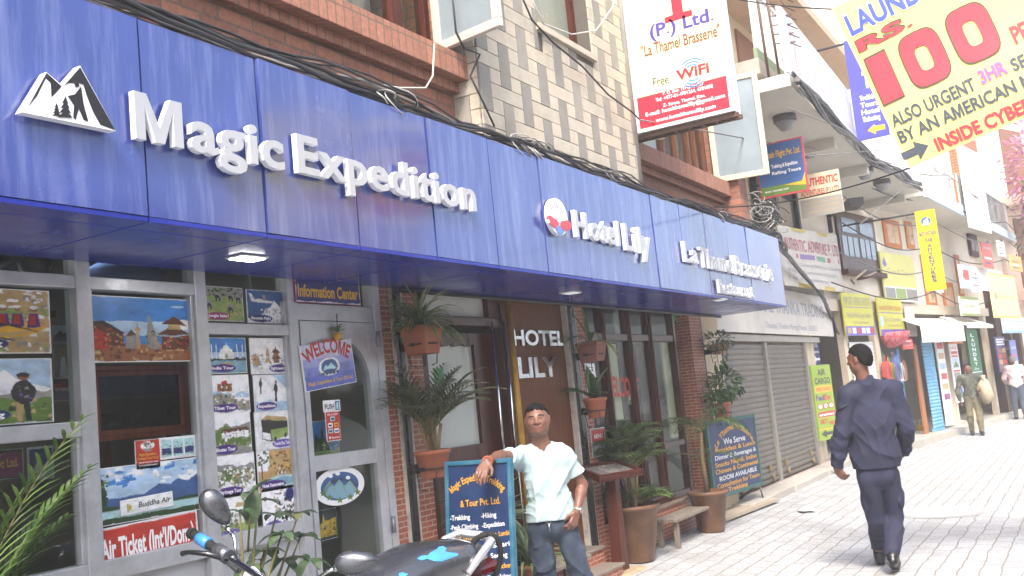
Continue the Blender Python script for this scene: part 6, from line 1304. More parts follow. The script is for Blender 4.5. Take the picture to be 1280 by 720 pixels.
# pillars between the shops
PIL = mat('row_pillar', '#c9bca6', rough=.8, noise=.1, dirt='#8a7a66', da=.4)
for tl, br in (((1004, 424), (1011, 575)), ((1053, 424), (1060, 560)), ((1092, 424), (1099, 552)), ((1203, 412), (1207, 528)), ((1229, 405), (1236, 520)), ((1182, 420), (1184, 528))):
    a = q2(*tl); k = MB(); k.box((a[0], .14, -.1), (a[0]+max(.12, (br[0]-tl[0])*.035), 2.95, .02), 0, F2); k.build('pillar', PIL, RW)
k = MB(); k.box((0, 2.75, -.12), (uE, 2.96, .04), 0, F2); k.build('lintel', PIL, RW)
def doorleaf(tl, br, n, mtl, name, z0=.14):
    a = q2(*tl); c = q2(*br); k = MB(); k.box((a[0], z0, n-.04), (c[0], a[1], n), 0, F2); return k.build(name, mtl, RW)
a = q2(1058, 428); c = q2(1104, 545); shutter(a[0], c[0], .2, a[1], F2, mat('shutter_white', '#c9c9c6', rough=.5, noise=.06, dirt='#8f8a80', da=.3), RW)
BLSH = mat('shutter_blue', '#5fa0c4', rough=.55, noise=.08, dirt='#c4d6dc', da=.4, ds=3)
a = q2(1148, 424); c = q2(1177, 528); shutter(a[0], c[0], .2, a[1], F2, BLSH, RW)
doorleaf((1120, 436), (1139, 545), .0, mat('frame_blue', '#4f90bd', rough=.5), 'door_frame'); doorleaf((1141, 430), (1160, 530), .0, woodmat('orange_wood', '#8a5326', '#a5693a'), 'door_frame')
o = doorleaf((1128, 438), (1153, 540), -.25, mat('door_grey', '#77736c', rough=.3, noise=.2), 'door'); 
a = q2(1132, 480); c = q2(1150, 540); k = MB(); k.box((a[0], .3, -.245), (c[0], 1.2, -.23), 0, F2); k.build('lower_pane', DKP, o)
a = q2(1099, 440); c = q2(1124, 472); k = MB(); k.box((a[0], c[1], -.3), (c[0], a[1], -.25), 0, F2); k.build('window', mat('green_window', '#3f6a44', rough=.2, noise=.3, ns=4), RW)
k = MB(); k.box((a[0], .2, -.3), (c[0], c[1]-.03, -.24), 0, F2); k.build('kick_panel', mat('kick_beige', '#a39a8c', rough=.6, noise=.1), RW)
# red round awning
a = q2(1097, 420); c = q2(1120, 436); k = MB(); cx = (a[0]+c[0])/2; rr = (c[0]-a[0])/2; n = 20
prof = [(rr*math.cos(t), -rr*.62*math.sin(t)) for t in np.linspace(0, math.pi/2, 6)]; vs = []
for j, (r_, z) in enumerate(prof):
    for i in range(n+1): t = math.pi*i/n; vs.append(F2(cx+r_*math.cos(t), a[1]+.05+z, .05+r_*.8*math.sin(t)))
k.add(vs, [(j*(n+1)+i, j*(n+1)+i+1, (j+1)*(n+1)+i+1, (j+1)*(n+1)+i) for j in range(5) for i in range(n)], 0, True)
o = tag(k.build('round_awning', [mat('awning_red', '#b8404c', rough=.7, noise=.25, ns=20, dirt='#e0c8c4', da=.8, ds=14)]), 'red and white rounded shop awning hanging behind the policeman\'s head', 'awning'); o.modifiers.new('t', 'SOLIDIFY').thickness = .01
# boards over and beside the doors
def dr(d):
    d.tx('AIR', .3, .86, .72, .085, iDK, bold=.03); d.tx('CARGO', .1, .745, .92, .085, iDK, bold=.03); d.r(.08, .63, .95, .72, iY); d.tx('SPEED CARGO', .12, .65, .9, .045, iR)
    d.tx('Fed', .06, .525, .46, .075, iPU, bold=.03); d.tx('Ex', .47, .525, .85, .075, iR, bold=.03)
    d.r(.06, .3, .98, .37, iR); d.tx('aramex', .12, .318, .92, .035, iTX, bold=.03); d.tx('SKY', .12, .215, .55, .06, iR, shear=.2, bold=.04); d.tx('NET', .58, .185, .92, .05, iR, bold=.04); d.po([(.1, .08), (.36, .135), (.36, .1), (.9, .1), (.9, .06), (.36, .06), (.36, .025)], iDK)
    d.r(.04, .13, .96, .15, iY)
    for i in range(3): d.po([(.22+.28*i+.13*math.cos(t), .445+.038*math.sin(t)) for t in np.linspace(0, 6.28, 21)[:-1]], iR); d.po([(.22+.28*i+.1*math.cos(t), .445+.029*math.sin(t)) for t in np.linspace(0, 6.28, 21)[:-1]], iW); d.tx('TNT'[i], .16+.28*i, .428, .28+.28*i, .034, iR, bold=.03)
fcg = Frame(F2(0, 0, .25), F2.u); board(fcg, (1013, 457), (1049, 546), 'cargo_board', 'lime green air cargo board with a black arrow beside the grey shutter', mat('board_lime', '#8fa832', rough=.5, noise=.05), dr, n=0)
k = MB(); a = px_uv(1013, 546, fcg); c = px_uv(1049, 546, fcg)
def dr(d): d.r(0, .5, 1, 1, iNV); d.r(0, 0, 1, .5, iR); d.tx('HOTEL', .15, .9, .85, .06, iTX); d.tx('Internet', .12, .8, .9, .05, iTX); d.po([(.12, .7), (.4, .76), (.4, .72), (.9, .72), (.9, .68), (.4, .68), (.4, .64)], iTX); d.tx('Visit', .2, .4, .7, .1, iTX); d.tx('Tours', .2, .25, .8, .1, iTX); d.tx('Travels', .15, .1, .9, .1, iTX)
board(F2, (1033, 424), (1053, 500), 'arrow_board', 'narrow navy and red board with a white arrow behind the air cargo board', NAVYP, dr, n=-.3)
def dr(d): d.r(.0, .0, 1, .22, iVI); d.tx('IMPORT NEPAL EXPORT', .05, .72, .97, .2, iGY, bold=.0); d.r(.02, .66, .98, .675, iVI); d.tx('World Wide Cargo Service', .08, .42, .94, .14, iGY, bold=0); d.tx('Thamel, Kathmandu', .25, .28, .8, .07, iGY, bold=0); [d.r(.05+.16*i, .05, .17+.16*i, .18, (iSA, iW, iR, iW, iW, iR)[i]) for i in range(6)]
YB1 = mat('board_citron', '#c4bf45', rough=.5, noise=.05, dirt='#d8d8a8', da=.4)
board(F2, (1042, 367), (1085.5, 420), 'cargo_sign', 'yellow and violet cargo board reading World Wide Cargo Service over the cargo doorway', YB1, dr, n=.14)
def dr(d): d.r(0, 0, 1, .16, iVI); d.tx('HANDICRAFT SILVER', .05, .66, .95, .12, iR, bold=0); d.r(0, .58, 1, .6, iVI); d.tx('Gems & Jewellery', .2, .36, .92, .14, iGY, bold=0); d.tx('Thamel, Kathmandu', .3, .24, .85, .06, iGY, bold=0); d.r(.02, .25, .14, .5, iSP)
board(F2, (1086.5, 372), (1124, 420), 'jewellery_sign', 'yellow and violet board reading Gems & Jewellery right of the cargo board', YB1, dr, n=.14)
def dr(d): d.r(0, 0, 1, .3, iW); d.tx('Cafe & Tours', .15, .55, .9, .13, iSA, bold=0); d.r(.02, .03, .3, .27, iGY); d.r(.32, .03, .62, .27, iG2); d.r(.64, .03, .98, .27, iGY); d.po([(.04, .75), (.1, .68), (.16, .75), (.1, .9)], iVI)
board(Frame(F2(0, 0, .1), F2.u), (1099, 314), (1149, 378), 'photo_sign', 'large pale yellow sign with a strip of photographs below the tall ram sign', mat('board_paleyel', '#d6d07a', rough=.5, noise=.05), dr, n=0)
board(F2, (1125, 384), (1141, 421), 'white_board', 'small white board between the jewellery board and the white awning', BWH, lambda d: [d.tx('Thamel Shop', .1, .6-.2*i, .9, .1, iGY, bold=0) for i in range(3)], n=.1)
# white awning
def awning(tl, br, out, drop, name, label, m):
    fo_ = Frame(F2(0, 0, out), F2.u); a = px_uv(*tl, fo_); c = px_uv(*br, fo_); k = MB(); z1, z0 = a[1]+.08, c[1]; pr = [(.02, z1), (out, z0+drop), (out, z0), (out-.02, z0), (out-.02, z0+drop-.02), (.02, z1-.02)]
    vs = [F2(u_, z, n_) for u_ in (a[0], c[0]) for n_, z in pr]; k.add(vs, [(i, (i+1) % 6, 6+(i+1) % 6, 6+i) for i in range(6)]+[tuple(range(6))[::-1], tuple(range(6, 12))]); return tag(k.build(name, m), label, 'awning')
awning((1150, 398), (1207, 426), .5, .36, 'awning', 'plain white cloth awning over the blue shutter', mat('awning_white', '#dedcd8', rough=.8, noise=.04))
awning((1208, 396), (1242, 410), .6, .08, 'awning', 'narrow white canopy above the green laundry sign', mat('awning_white', '#dedcd8'))
# posters by the blue shutter
def dr(d): [d.r(.1+.05*(i % 2), .9-.12*i, .9, .97-.12*i, (iR, iSA, iSP, iR, iSA, iMA, iSP)[i]) for i in range(7)]; d.r(.0, .0, .3, .1, iSP)
board(F2, (1167, 426), (1192, 530), 'poster_board', 'tall white board of faded red price lists beside the blue shutter', PW, dr, n=.03)
def dr(d): d.tx('SALE', .1, .9, .9, .05, iR); d.r(.1, .82, .9, .87, iR); [d.r(.1, .08+.25*i, .9, .26+.25*i, (iMT, iGY, iSP)[i]) for i in range(3)]; [d.r(.1, .27+.25*i, .9, .3+.25*i, iR) for i in range(3)]; [d.po([(.15, .1+.25*i), (.5, .2+.25*i), (.85, .1+.25*i)], iG) for i in range(3)]
board(F2, (1183, 430), (1204, 502), 'display_board', 'pale display board of three mountain photographs left of the laundry sign', PW, dr, n=.05)
fl_ = Frame(F2(0, 0, .12), F2.u)
board(fl_, (1207, 412), (1229, 468), 'laundry_sign', 'upright green sign with white letters reading LAUNDRY', flat('#2f7a4c'), lambda d: ([d.tx(c_, .34, .84-.105*i, .66, .075, iTX, bold=.04) for i, c_ in enumerate('LAUNDRY')], d.tx('Dry', .3, .12, .7, .05, iTX), d.r(.05, .06, .95, .08, iTX)), n=0)
# dark timber doorway
k = MB(); WB = woodmat('black_wood', '#1c110c', '#38231a', rough=.5)
a = q2(1236, 404); 
for u_, w_ in ((a[0], .5), (a[0]+1.5, .3), (a[0]+2.6, .5), (a[0]+3.8, .25)): k.box((u_, .14, -.1), (u_+w_, 3.6, .16), 0, F2)
k.box((a[0], 2.75, -.1), (a[0]+4.6, 3.1, .18), 0, F2)
for i in range(9): k.box((a[0]+.52, .3+.25*i, .0), (a[0]+1.48, .36+.25*i, .1), 0, F2)
k.build('timber_doorway', WB, RW)
k = MB(); k.box((a[0]+.5, .14, -.25), (a[0]+1.5, 2.7, -.2), 0, F2); k.box((a[0]+1.8, .14, -.25), (a[0]+2.6, 2.7, -.2), 0, F2); k.build('door', woodmat('warm_door', '#6a2f18', '#8a4526'), RW)
def dr(d): d.tx('New Orleans', .05, .87, .95, .07, iTX); d.tx('Cafe Bar', .2, .77, .8, .06, iTX); [d.r(.1+.4*(j), .06+.17*i, .45+.4*j, .2+.17*i, (iE, iSA, iR)[(i+j) % 3]) for i in range(4) for j in range(2)]
def dr(d): [d.r(.1, .9-.07*i, .9-.1*(i % 2), .94-.07*i, iTX) for i in range(3)]; [d.r(.1+.42*j, .06+.16*i, .46+.42*j, .19+.16*i, (iE, iSA, iR)[(i+j) % 3]) for i in range(4) for j in range(2)]
board(Frame(F2(0, 0, .35), F2.u), (1243, 421), (1262, 464), 'menu_poster', 'violet board of dish photographs on the dark timber doorway', NAVYP, dr, n=0)
# boards high on the row
board(Frame(F2(0, 0, .6), F2.u), (1198, 330), (1256, 366), 'white_sign', 'white sign with blue end panel above the narrow canopy', PW, lambda d: (d.r(0, 0, .22, 1, iSP), d.po([(.05, .5), (.1, .35), (.2, .4), (.18, .8), (.08, .8)], iR), d.tx('Trekking', .3, .5, .9, .16, iSN)), n=0)
board(Frame(F2(0, 0, 1.2), F2.u), (1235, 340), (1276, 398), 'yellow_sign', 'square pale yellow sign with orange border farthest up the street', mat('board_butter', '#d9c98a', rough=.5), lambda d: (d.r(.0, .0, 1, .04, iY), d.r(0, .96, 1, 1, iY), d.tx('Restaurant', .2, .45, .9, .08, iSA), d.r(.12, .42, .18, .55, iE)), n=0)
board(Frame(F2(0, 0, .5), F2.u), (1199, 370), (1226, 395), 'green_sign', 'small white sign with green borders above the laundry sign', PW, lambda d: (d.r(0, 0, 1, .12, iG2), d.r(0, .85, 1, 1, iG2), d.tx('Laundry', .2, .45, .8, .16, iG2)), n=0)
board(Frame(F2(0, 0, .6), F2.u), (1252, 396), (1282, 416), 'teal_sign', 'small white and teal sign below the square yellow sign', PW, lambda d: (d.r(0, 0, 1, .2, iWA), d.r(0, .4, 1, .5, iCY), d.r(0, .7, 1, .8, iWA)), n=0)
# upper storeys: dark window with three lights a leaf, orange brick building with balconies
k = MB(); u0, v0, u1, v1 = b2(k, (1041, 262), (1098, 343), .0, .05); 
wn = k.build('window', WOODD, RW)
k = MB(); 
for i in range(2):
    for j in range(3):
        a0 = u0+.12+(u1-u0-.16)*(i*.5+j*.155); a1 = a0+(u1-u0)*.115; k.box((a0, v0+.28, .055), (a1, v1-.5, .062), 0, F2)
    a0 = u0+.14+(u1-u0-.16)*(i*.5+.03); k.box((a0, v1-.42, .055), (a0+(u1-u0)*.36, v1-.14, .062), 0, F2)
k.build('pane', mat('sky_pane', '#8c98a5', rough=.08, noise=.1), wn)
k = MB(); k.box((u0-.06, v0-.1, .0), (u1+.06, v0, .16), 0, F2); k.build('window_sill', WOODR, RW)
OB = brickmat('orange_brick', '#b8562f', '#a84a28', '#b98a6a', .24, .08, .008, axis='sum'); ORP = mat('orange_paint', '#c97a3f', rough=.8, noise=.06)
k = MB(); b2(k, (1184, 170), (1220, 288), -.02, .35); k.build('brick_pier', OB, RW)
for tl, br in (((1160, 225), (1168, 262)), ((1170, 232), (1178, 268)), ((1180, 238), (1188, 275)), ((1102, 272), (1128, 312)), ((1130, 276), (1144, 312)), ((1150, 318), (1172, 384)), ((1176, 352), (1196, 392)), ((1192, 318), (1206, 372))): k = MB(); b2(k, tl, br, -.01, .01); wo_ = k.build('window', ORP, RW); a = q2(*tl); c = q2(*br); k = MB(); w_ = (c[0]-a[0])*.16; k.box((a[0]+w_, c[1]+.1, .011), (c[0]-w_, a[1]-.12, .02), 0, F2); k.build('pane', mat('orange_pane', '#d9b48c', rough=.3, noise=.2, ns=3), wo_)
k = MB(); 
for tl, br in (((1157, 200), (1160, 275)), ((1167, 200), (1170, 275)), ((1176, 205), (1180, 280)), ((1157, 214), (1186, 220))): b2(k, tl, br, .0, .12)
k.build('window_frame', WHITE, RW)
# second balcony slab further on
k = MB(); FXY2 = Frame((0, 0, 5.0), (1, 0, 0), (0, 1, 0)); p_in = [F2(3.6, 0), F2(14.5, 0)]
k.prism([(21.2, 2.52), (33.0, 1.62), (p_in[1].x, p_in[1].y+.05), (p_in[0].x, p_in[0].y+.05)], FXY2, -.02, .15); k.build('balcony_slab', SOFF, RW)
k = MB(); f_ = Frame((21.2, 2.52, 5.0), (11.8, -.9, 0)); k.box((0, -.06, 0), (11.8, .18, .05), 0, f_); k.build('slab_edge', mat('edge_paleblue', '#b9cdd6', rough=.7), RW)
k = MB()
for i in range(18): k.box((7+i*.25, .18, -.05), (4.05+i*.25, 1.0, -.02), 0, f_)
k.box((7, 1.0, -.06), (11.8, 1.06, .0), 0, f_); k.build('railing', WHITE, RW)
fv = Frame(F2(0, 0, 1.0), F2.u)
a = px_uv(1196, 178, fv); c = px_uv(1240, 292, fv); k = MB(); k.box((a[0], c[1], -.03), (c[0], a[1], 0), 0, fv)
for i in range(7): text(k, fv, 'THAMELL'[i], a[0]+(c[0]-a[0])*.42, a[1]-(a[1]-c[1])*(.3+.09*i), a[0]+(c[0]-a[0])*.6, .18, n=.004, m=1, bold=0)
tag(k.build('white_banner', [PW, flat('#d4b3b3')]), 'tall white hanging banner beside the orange brick pier', 'banner')
# houses closing the street
EB = thing('end_building', 'pale house with orange balconies closing the street at the right', 'building', (37, 2, 0))
k = MB(); FE = Frame((32.4, 1.9, 0), (.93, -.37, 0)); k.box((0, 0, -5), (12, 10, 0), 0, FE); k.build('wall', mat('end_wall_pale', '#dcc8b6', rough=.85, noise=.07), EB)
k = MB()
for z in (3.2, 6.0): k.box((0, z, 0), (12, z+.25, 1.3), 0, FE)
k.build('balcony_slab', mat('slab_pink', '#d8b8a8', rough=.85), EB)
k = MB()
for z in (3.45, 6.25):
    for i in range(34): k.box((.1+i*.35, z, 1.2), (.16+i*.35, z+.8, 1.26), 0, FE)
    k.box((0, z+.8, 1.17), (12, z+.88, 1.29), 0, FE)
k.build('railing', WHITE, EB)
for z in (.1, 3.6, 6.4):
    for i in range(4): k = MB(); k.box((.8+i*2.8, z, .002), (2.2+i*2.8, z+2.1, .03), 0, FE); k.build('window', mat('end_window', '#7a4f38', rough=.5, noise=.2), EB)
for i in range(5): k = MB(); k.box((.3+i*2.8, 0, 1.0), (.5+i*2.8, 9, 1.2), 0, FE); k.build('column', ORP, EB)
# small hanging boards square to the shops, upper wooden windows, goods by the doors, wires along the row
rr = random.Random(31)
for (px0, py0, px1, py1, n0, cc, lab) in ((1166, 330, 1180, 366, .2, '#d8d4d8', 'small pale hanging board just right of the tall ram sign'), (1226, 302, 1243, 336, .8, '#b8564a', 'small red hanging board under the white balcony'), (1213, 342, 1226, 366, 1.2, '#a9c0d2', 'small pale blue hanging board in front of the white sign'), (1262, 318, 1279, 340, 1.0, '#cf9a5a', 'small orange hanging board above the square yellow sign'), (1246, 300, 1258, 322, .6, '#e0d9c8', 'small cream hanging board at the end of the white balcony'), (1128, 424, 1142, 436, .3, '#c24a44', 'low red board over the narrow glass door'), (1184, 420, 1204, 429, .2, '#d27a3a', 'narrow orange board over the photograph display'), (1262, 425, 1276, 470, .5, '#5a6aa0', 'upright blue board at the right edge of the timber doorway')):
    f_ = Frame(F2(0, 0, n0), F2.u); cm = flat(cc)
    board(f_, (px0, py0), (px1, py1), 'hanging_board', lab, cm, lambda d: [d.r(.12, .75-.2*i, .88-.2*(i % 2), .82-.2*i, (iW, iNV, iGY, iR)[(i+int(px0)) % 4]) for i in range(4)], n=0)
    q = f_(*px_uv((px0+px1)/2, py0, f_)); k = MB(); k.tube([q, F2(px_uv((px0+px1)/2, py0, F2)[0], q.z+.02, 0)], .015, 6); tag(k.build('sign_arm', BRK), 'thin iron arm holding the '+lab.split(' just')[0].split(' under')[0].split(' in front')[0].split(' above')[0].split(' at')[0].split(' over')[0], 'arm')
for tl, br in (((1208, 292), (1222, 322)), ((1226, 345), (1240, 385))):
    k = MB(); b2(k, tl, br, .0, .06); wo_ = k.build('window', WOODR, RW); a = q2(*tl); c = q2(*br); k = MB(); w_ = (c[0]-a[0])*.14
    for i in range(2): k.box((a[0]+w_*(1+3*i), c[1]+.15, .061), (a[0]+w_*(3.4+3*i), a[1]-.15, .066), 0, F2)
    k.build('pane', mat('sky_pane', '#8c98a5'), wo_)
for i in range(7):
    a = q2(1098+rr.uniform(0, 3)+i*3.2, 446+rr.uniform(-2, 6)); k = MB(); f_ = Frame(F2(a[0], a[1]-.5, .12), F2.u); hh = rr.uniform(.3, .5); ww = rr.uniform(.12, .18)
    k.prism([(-ww, 0), (ww, 0), (ww*.9, hh*.75), (ww*.3, hh), (-ww*.3, hh), (-ww*.9, hh*.75)], f_, -.05, .05); k.tube([f_(-ww*.3, hh, 0), f_(0, hh+.12, 0), f_(ww*.3, hh, 0)], .01, 5)
    cn = ('red', 'ochre', 'green', 'violet', 'blue', 'pale', 'brown')[i]; tag(k.build('hanging_bag', flat(('#a8433c', '#b98a3a', '#4f7a55', '#6a4a80', '#4a6a9a', '#c9c2b2', '#7a5236')[i], .8), bevel=.02), cn+' cloth bag hanging at the shop window behind the policeman', 'bag', 'bags hanging at the shop window')
k = MB()
for i in range(6):
    z = 3.2+.5*i; k.tube([F2(.3+t*2.2, z-.25*math.sin(math.pi*((t*.37) % 1)), .35+.12*i+.1*math.sin(t+i)) for t in np.linspace(0, 6, 30)], .012, 5, i % 2)
tag(k.build('wire_run', [CABLE, CABLEG]), 'loose run of wires strung along the fronts of the far shops', 'wires')
# bougainvillea
c = P(1300, 238, x=31); t = thing('bougainvillea', 'flowering pink bougainvillea climbing at the right edge of the street', 'plant', (c.x, c.y, 0))
k = MB(); k.tube([(c.x, c.y, 0), (c.x+.2, c.y+.1, 3), (c.x, c.y, c.z)], [.09, .07, .04], 8); k.build('trunk', TRUNK, t)
k = MB(); bush(k, c+Vector((0, 0, .6)), (.7, .9, 1.6), 420, .17); k.build('flowers', leafmat('pink_bract', '#b56a94', '#dca6c4', rough=.6), t)
k = MB(); bush(k, c+Vector((.1, 0, -1.0)), (.7, .8, 1.6), 420, .17); k.build('foliage', leafmat('vine_leaf', '#3c4a30', '#6a7a55'), t)
# flood lamp on its arm beside the dark window, planks and wires below it
k = MB(); a = P(1037, 271, y=3.95); b_ = P(1062, 258, y=3.3); k.tube([a, b_], .025, 6); d_ = (b_-a).normalized(); f_ = Frame(b_, (d_.x, d_.y, 0)); k.box((-.05, -.07, -.12), (.5, .06, .12), 0, f_); k.box((a.x-.02, a.y-.02, a.z-.3), (a.x+.06, 4.2, a.z+.1)); tag(k.build('flood_lamp', BLACK), 'black flood lamp on an arm beside the dark upper window', 'lamp')
k = MB(); rr = random.Random(8)
for i in range(9): q = P(1064+i*4, 350-i*.6, y=3.7); k.tube([q, q+Vector((rr.uniform(.5, 1.2), rr.uniform(-.2, .1), rr.uniform(-.05, .2)))], rr.choice((.02, .03)), 6, i % 2)
tag(k.build('plank_bundle', [WOODR, mat('pale_plank', '#b5a68c', rough=.9, noise=.15)]), 'bundle of thin planks and poles lying below the dark upper window', 'planks')
rr = random.Random(4)
for (px, py, lab) in ((1038, 592, 'crumpled white paper lying at the corner of the kerb'), (1008, 640, 'torn scrap of pale paper beside the drain grate')):
    q = G(px, py); k = MB(); n = 12; vs = [q+Vector((.16*math.cos(a)*rr.uniform(.5, 1), .12*math.sin(a)*rr.uniform(.5, 1), rr.uniform(.0, .06)+.008)) for a in np.linspace(0, 6.28, n+1)[:-1]]+[q+Vector((0, 0, .07))]; k.add(vs, [(i, (i+1) % n, n) for i in range(n)]); o = tag(k.build('paper_scrap', flat('#d5d5d0', .8)), lab, 'litter'); o.modifiers.new('t', 'SOLIDIFY').thickness = .003
# steps and small things at the foot of the row
k = MB(); a = P(1150, 545, z=0); f_ = Frame((a.x, a.y-.1, 0), F2.u); k.box((-.3, 0, -.6), (2.6, .16, .25), 0, f_); k.box((2.9, 0, -.5), (5.2, .1, .35), 0, f_); structure(k.build('step', mat('step_white', '#c4bfb8', rough=.85, noise=.1, bump=.3), bevel=.02))
a = P(1146, 546, z=0); a.y += .0; k = MB(); k.lathe([(.11, 0), (.15, .02), (.17, .24), (.175, .25), (.165, .25), (.15, .2)], (a.x, a.y-.12, .0), 20); k.tube([(a.x-.17, a.y-.12, .24), (a.x-.1, a.y-.12, .36), (a.x+.1, a.y-.12, .36), (a.x+.17, a.y-.12, .24)], .007, 6); tag(k.build('bucket', mat('bucket_yellow', '#d1a81c', rough=.4)), 'yellow plastic bucket at the shop step behind the policeman', 'bucket')
a = P(1193, 526, z=.16); t = thing('potted_plant', 'small brown pot with a green plant at the shop step', 'potted plant', (a.x, a.y+.1, .16)); pot(t, Vector((a.x, a.y+.1, .16)), .16, .25)
k = MB(); tuft(k, Vector((a.x, a.y+.1, .38)), 22, .4, .05, (.4, 1.4), 1.2); k.build('foliage', LF5, t)
k = MB(); WCR = woodmat('stall_wood', '#8a6248', '#b08a68', rough=.8, coat=0); a = P(1238, 516, z=0); ts = thing('trestle', 'low wooden trestle table beyond the man with the bag', 'table', (a.x, a.y, 0))
k.box((a.x-.2, a.y-.3, .7), (a.x+1.6, a.y+.4, .74)); k.build('tabletop', WCR, ts)
for dx in (0, 1.35):
    for dy in (-.25, .3): k = MB(); k.tube([(a.x+dx-.08, a.y+dy, 0), (a.x+dx+.05, a.y+dy, .7)], .03, 6); k.build('leg', WCR, ts)
k = MB(); rr = random.Random(5)
for i in range(60):
    q = P(1262, 512, z=0)+Vector((rr.uniform(-.9, 1.2), rr.uniform(-.2, .6), 0)); s_ = rr.uniform(.06, .16); hgt = max(0, .5-.35*abs(q.x-P(1262, 512, z=0).x))*rr.random()
    f_ = Frame((q.x, q.y, hgt), (math.cos(i), math.sin(i), 0)); k.box((-s_, 0, -s_*.7), (s_, s_*.9, s_*.7), 0, f_)
o = k.build('rubble_heap', mat('rubble', '#9c8d7c', rough=.95, noise=.2, ns=5)); tag(o, 'heap of broken pale rubble beside the dark timber doorway', 'rubble')
# drain grate and worn patch in the paving
q = P(1016, 629, z=.004); k = MB(); f_ = Frame((q.x, q.y, .004), (1, .02, 0), (0, 1, 0))
k.box((-.55, -.16, 0), (.55, -.13, .012), 0, f_); k.box((-.55, .13, 0), (.55, .16, .012), 0, f_)
for i in range(23): k.box((-.54+i*.048, -.13, 0), (-.52+i*.048, .13, .01), 0, f_)
k.box((-.55, -.16, -.003), (.55, .16, -.001), 1, f_); tag(k.build('drain_grate', [mat('grate_iron', '#6d6459', rough=.8, metal=.3, noise=.2), DARK]), 'flat iron drain grate in the paving before the rolled shutter', 'drain grate')
q = P(1178, 640, z=.0); k = MB(); f_ = Frame((q.x, q.y, .004), (1, 0, 0), (0, 1, 0)); k.lathe([(0, .0), (.42, .0)], (q.x, q.y, .004), 32, cap=False); k.lathe([(.43, .0), (.46, .002), (.5, .0)], (q.x, q.y, .004), 32, cap=False); o = k.build('manhole_cover', mat('patch_cement', '#9e9d9a', rough=.9, noise=.12, ns=8, bump=.4), origin=(q.x, q.y, .004)); tag(o, 'round worn cement manhole cover in the paving right of the policeman', 'manhole cover')
# ================================================================== people: one smooth surface grown from a signed distance field
def surfnet(d, org, h):
    nx, ny, nz = d.shape; s = d < 0
    tot = sum(s[i:nx-1+i, j:ny-1+j, k:nz-1+k].astype(np.int8) for i in (0, 1) for j in (0, 1) for k in (0, 1))
    idx = np.argwhere((tot > 0) & (tot < 8)); n = len(idx)
    cor = [(i, j, k) for i in (0, 1) for j in (0, 1) for k in (0, 1)]
    V = np.stack([d[idx[:, 0]+i, idx[:, 1]+j, idx[:, 2]+k] for i, j, k in cor], 1)
    acc = np.zeros((n, 3)); cnt = np.zeros(n)
    for a in range(8):
        for ax in range(3):
            if cor[a][ax] == 0:
                b = cor.index(tuple(cor[a][q]+(1 if q == ax else 0) for q in range(3)))
                va, vb = V[:, a], V[:, b]; m = (va < 0) != (vb < 0); t = np.where(m, va/np.where(m, va-vb, 1), 0)
                p = np.array(cor[a], float)[None]+t[:, None]*np.eye(3)[ax][None]; acc[m] += p[m]; cnt[m] += 1
    verts = (idx+acc/cnt[:, None])*h+org
    gid = np.full((nx-1, ny-1, nz-1), -1, np.int32); gid[idx[:, 0], idx[:, 1], idx[:, 2]] = np.arange(n); F = []
    for ax in range(3):
        o1, o2 = [(1, 2), (2, 0), (0, 1)][ax]; sl0 = [slice(None)]*3; sl1 = [slice(None)]*3; sl0[ax] = slice(0, -1); sl1[ax] = slice(1, None)
        e = np.argwhere(s[tuple(sl0)] != s[tuple(sl1)]); sh = np.array(d.shape)
        ok = (e[:, o1] > 0) & (e[:, o2] > 0) & (e[:, o1] < sh[o1]-1) & (e[:, o2] < sh[o2]-1); e = e[ok]
        q = []
        for da, db in ((-1, -1), (0, -1), (0, 0), (-1, 0)): c = e.copy(); c[:, o1] += da; c[:, o2] += db; q.append(gid[c[:, 0], c[:, 1], c[:, 2]])
        q = np.stack(q, 1); ins = s[e[:, 0], e[:, 1], e[:, 2]]; q[~ins] = q[~ins][:, ::-1]; F.append(q)
    return verts, np.concatenate(F)
def cone(a, b, ra, rb, k=.02): return ('c', np.array(a, float), np.array(b, float), ra, rb, k)
def ellp(c, rad, ax, k=.02): return ('e', np.array(c, float), np.array(rad, float), np.array([np.array(v, float) for v in ax]), k)
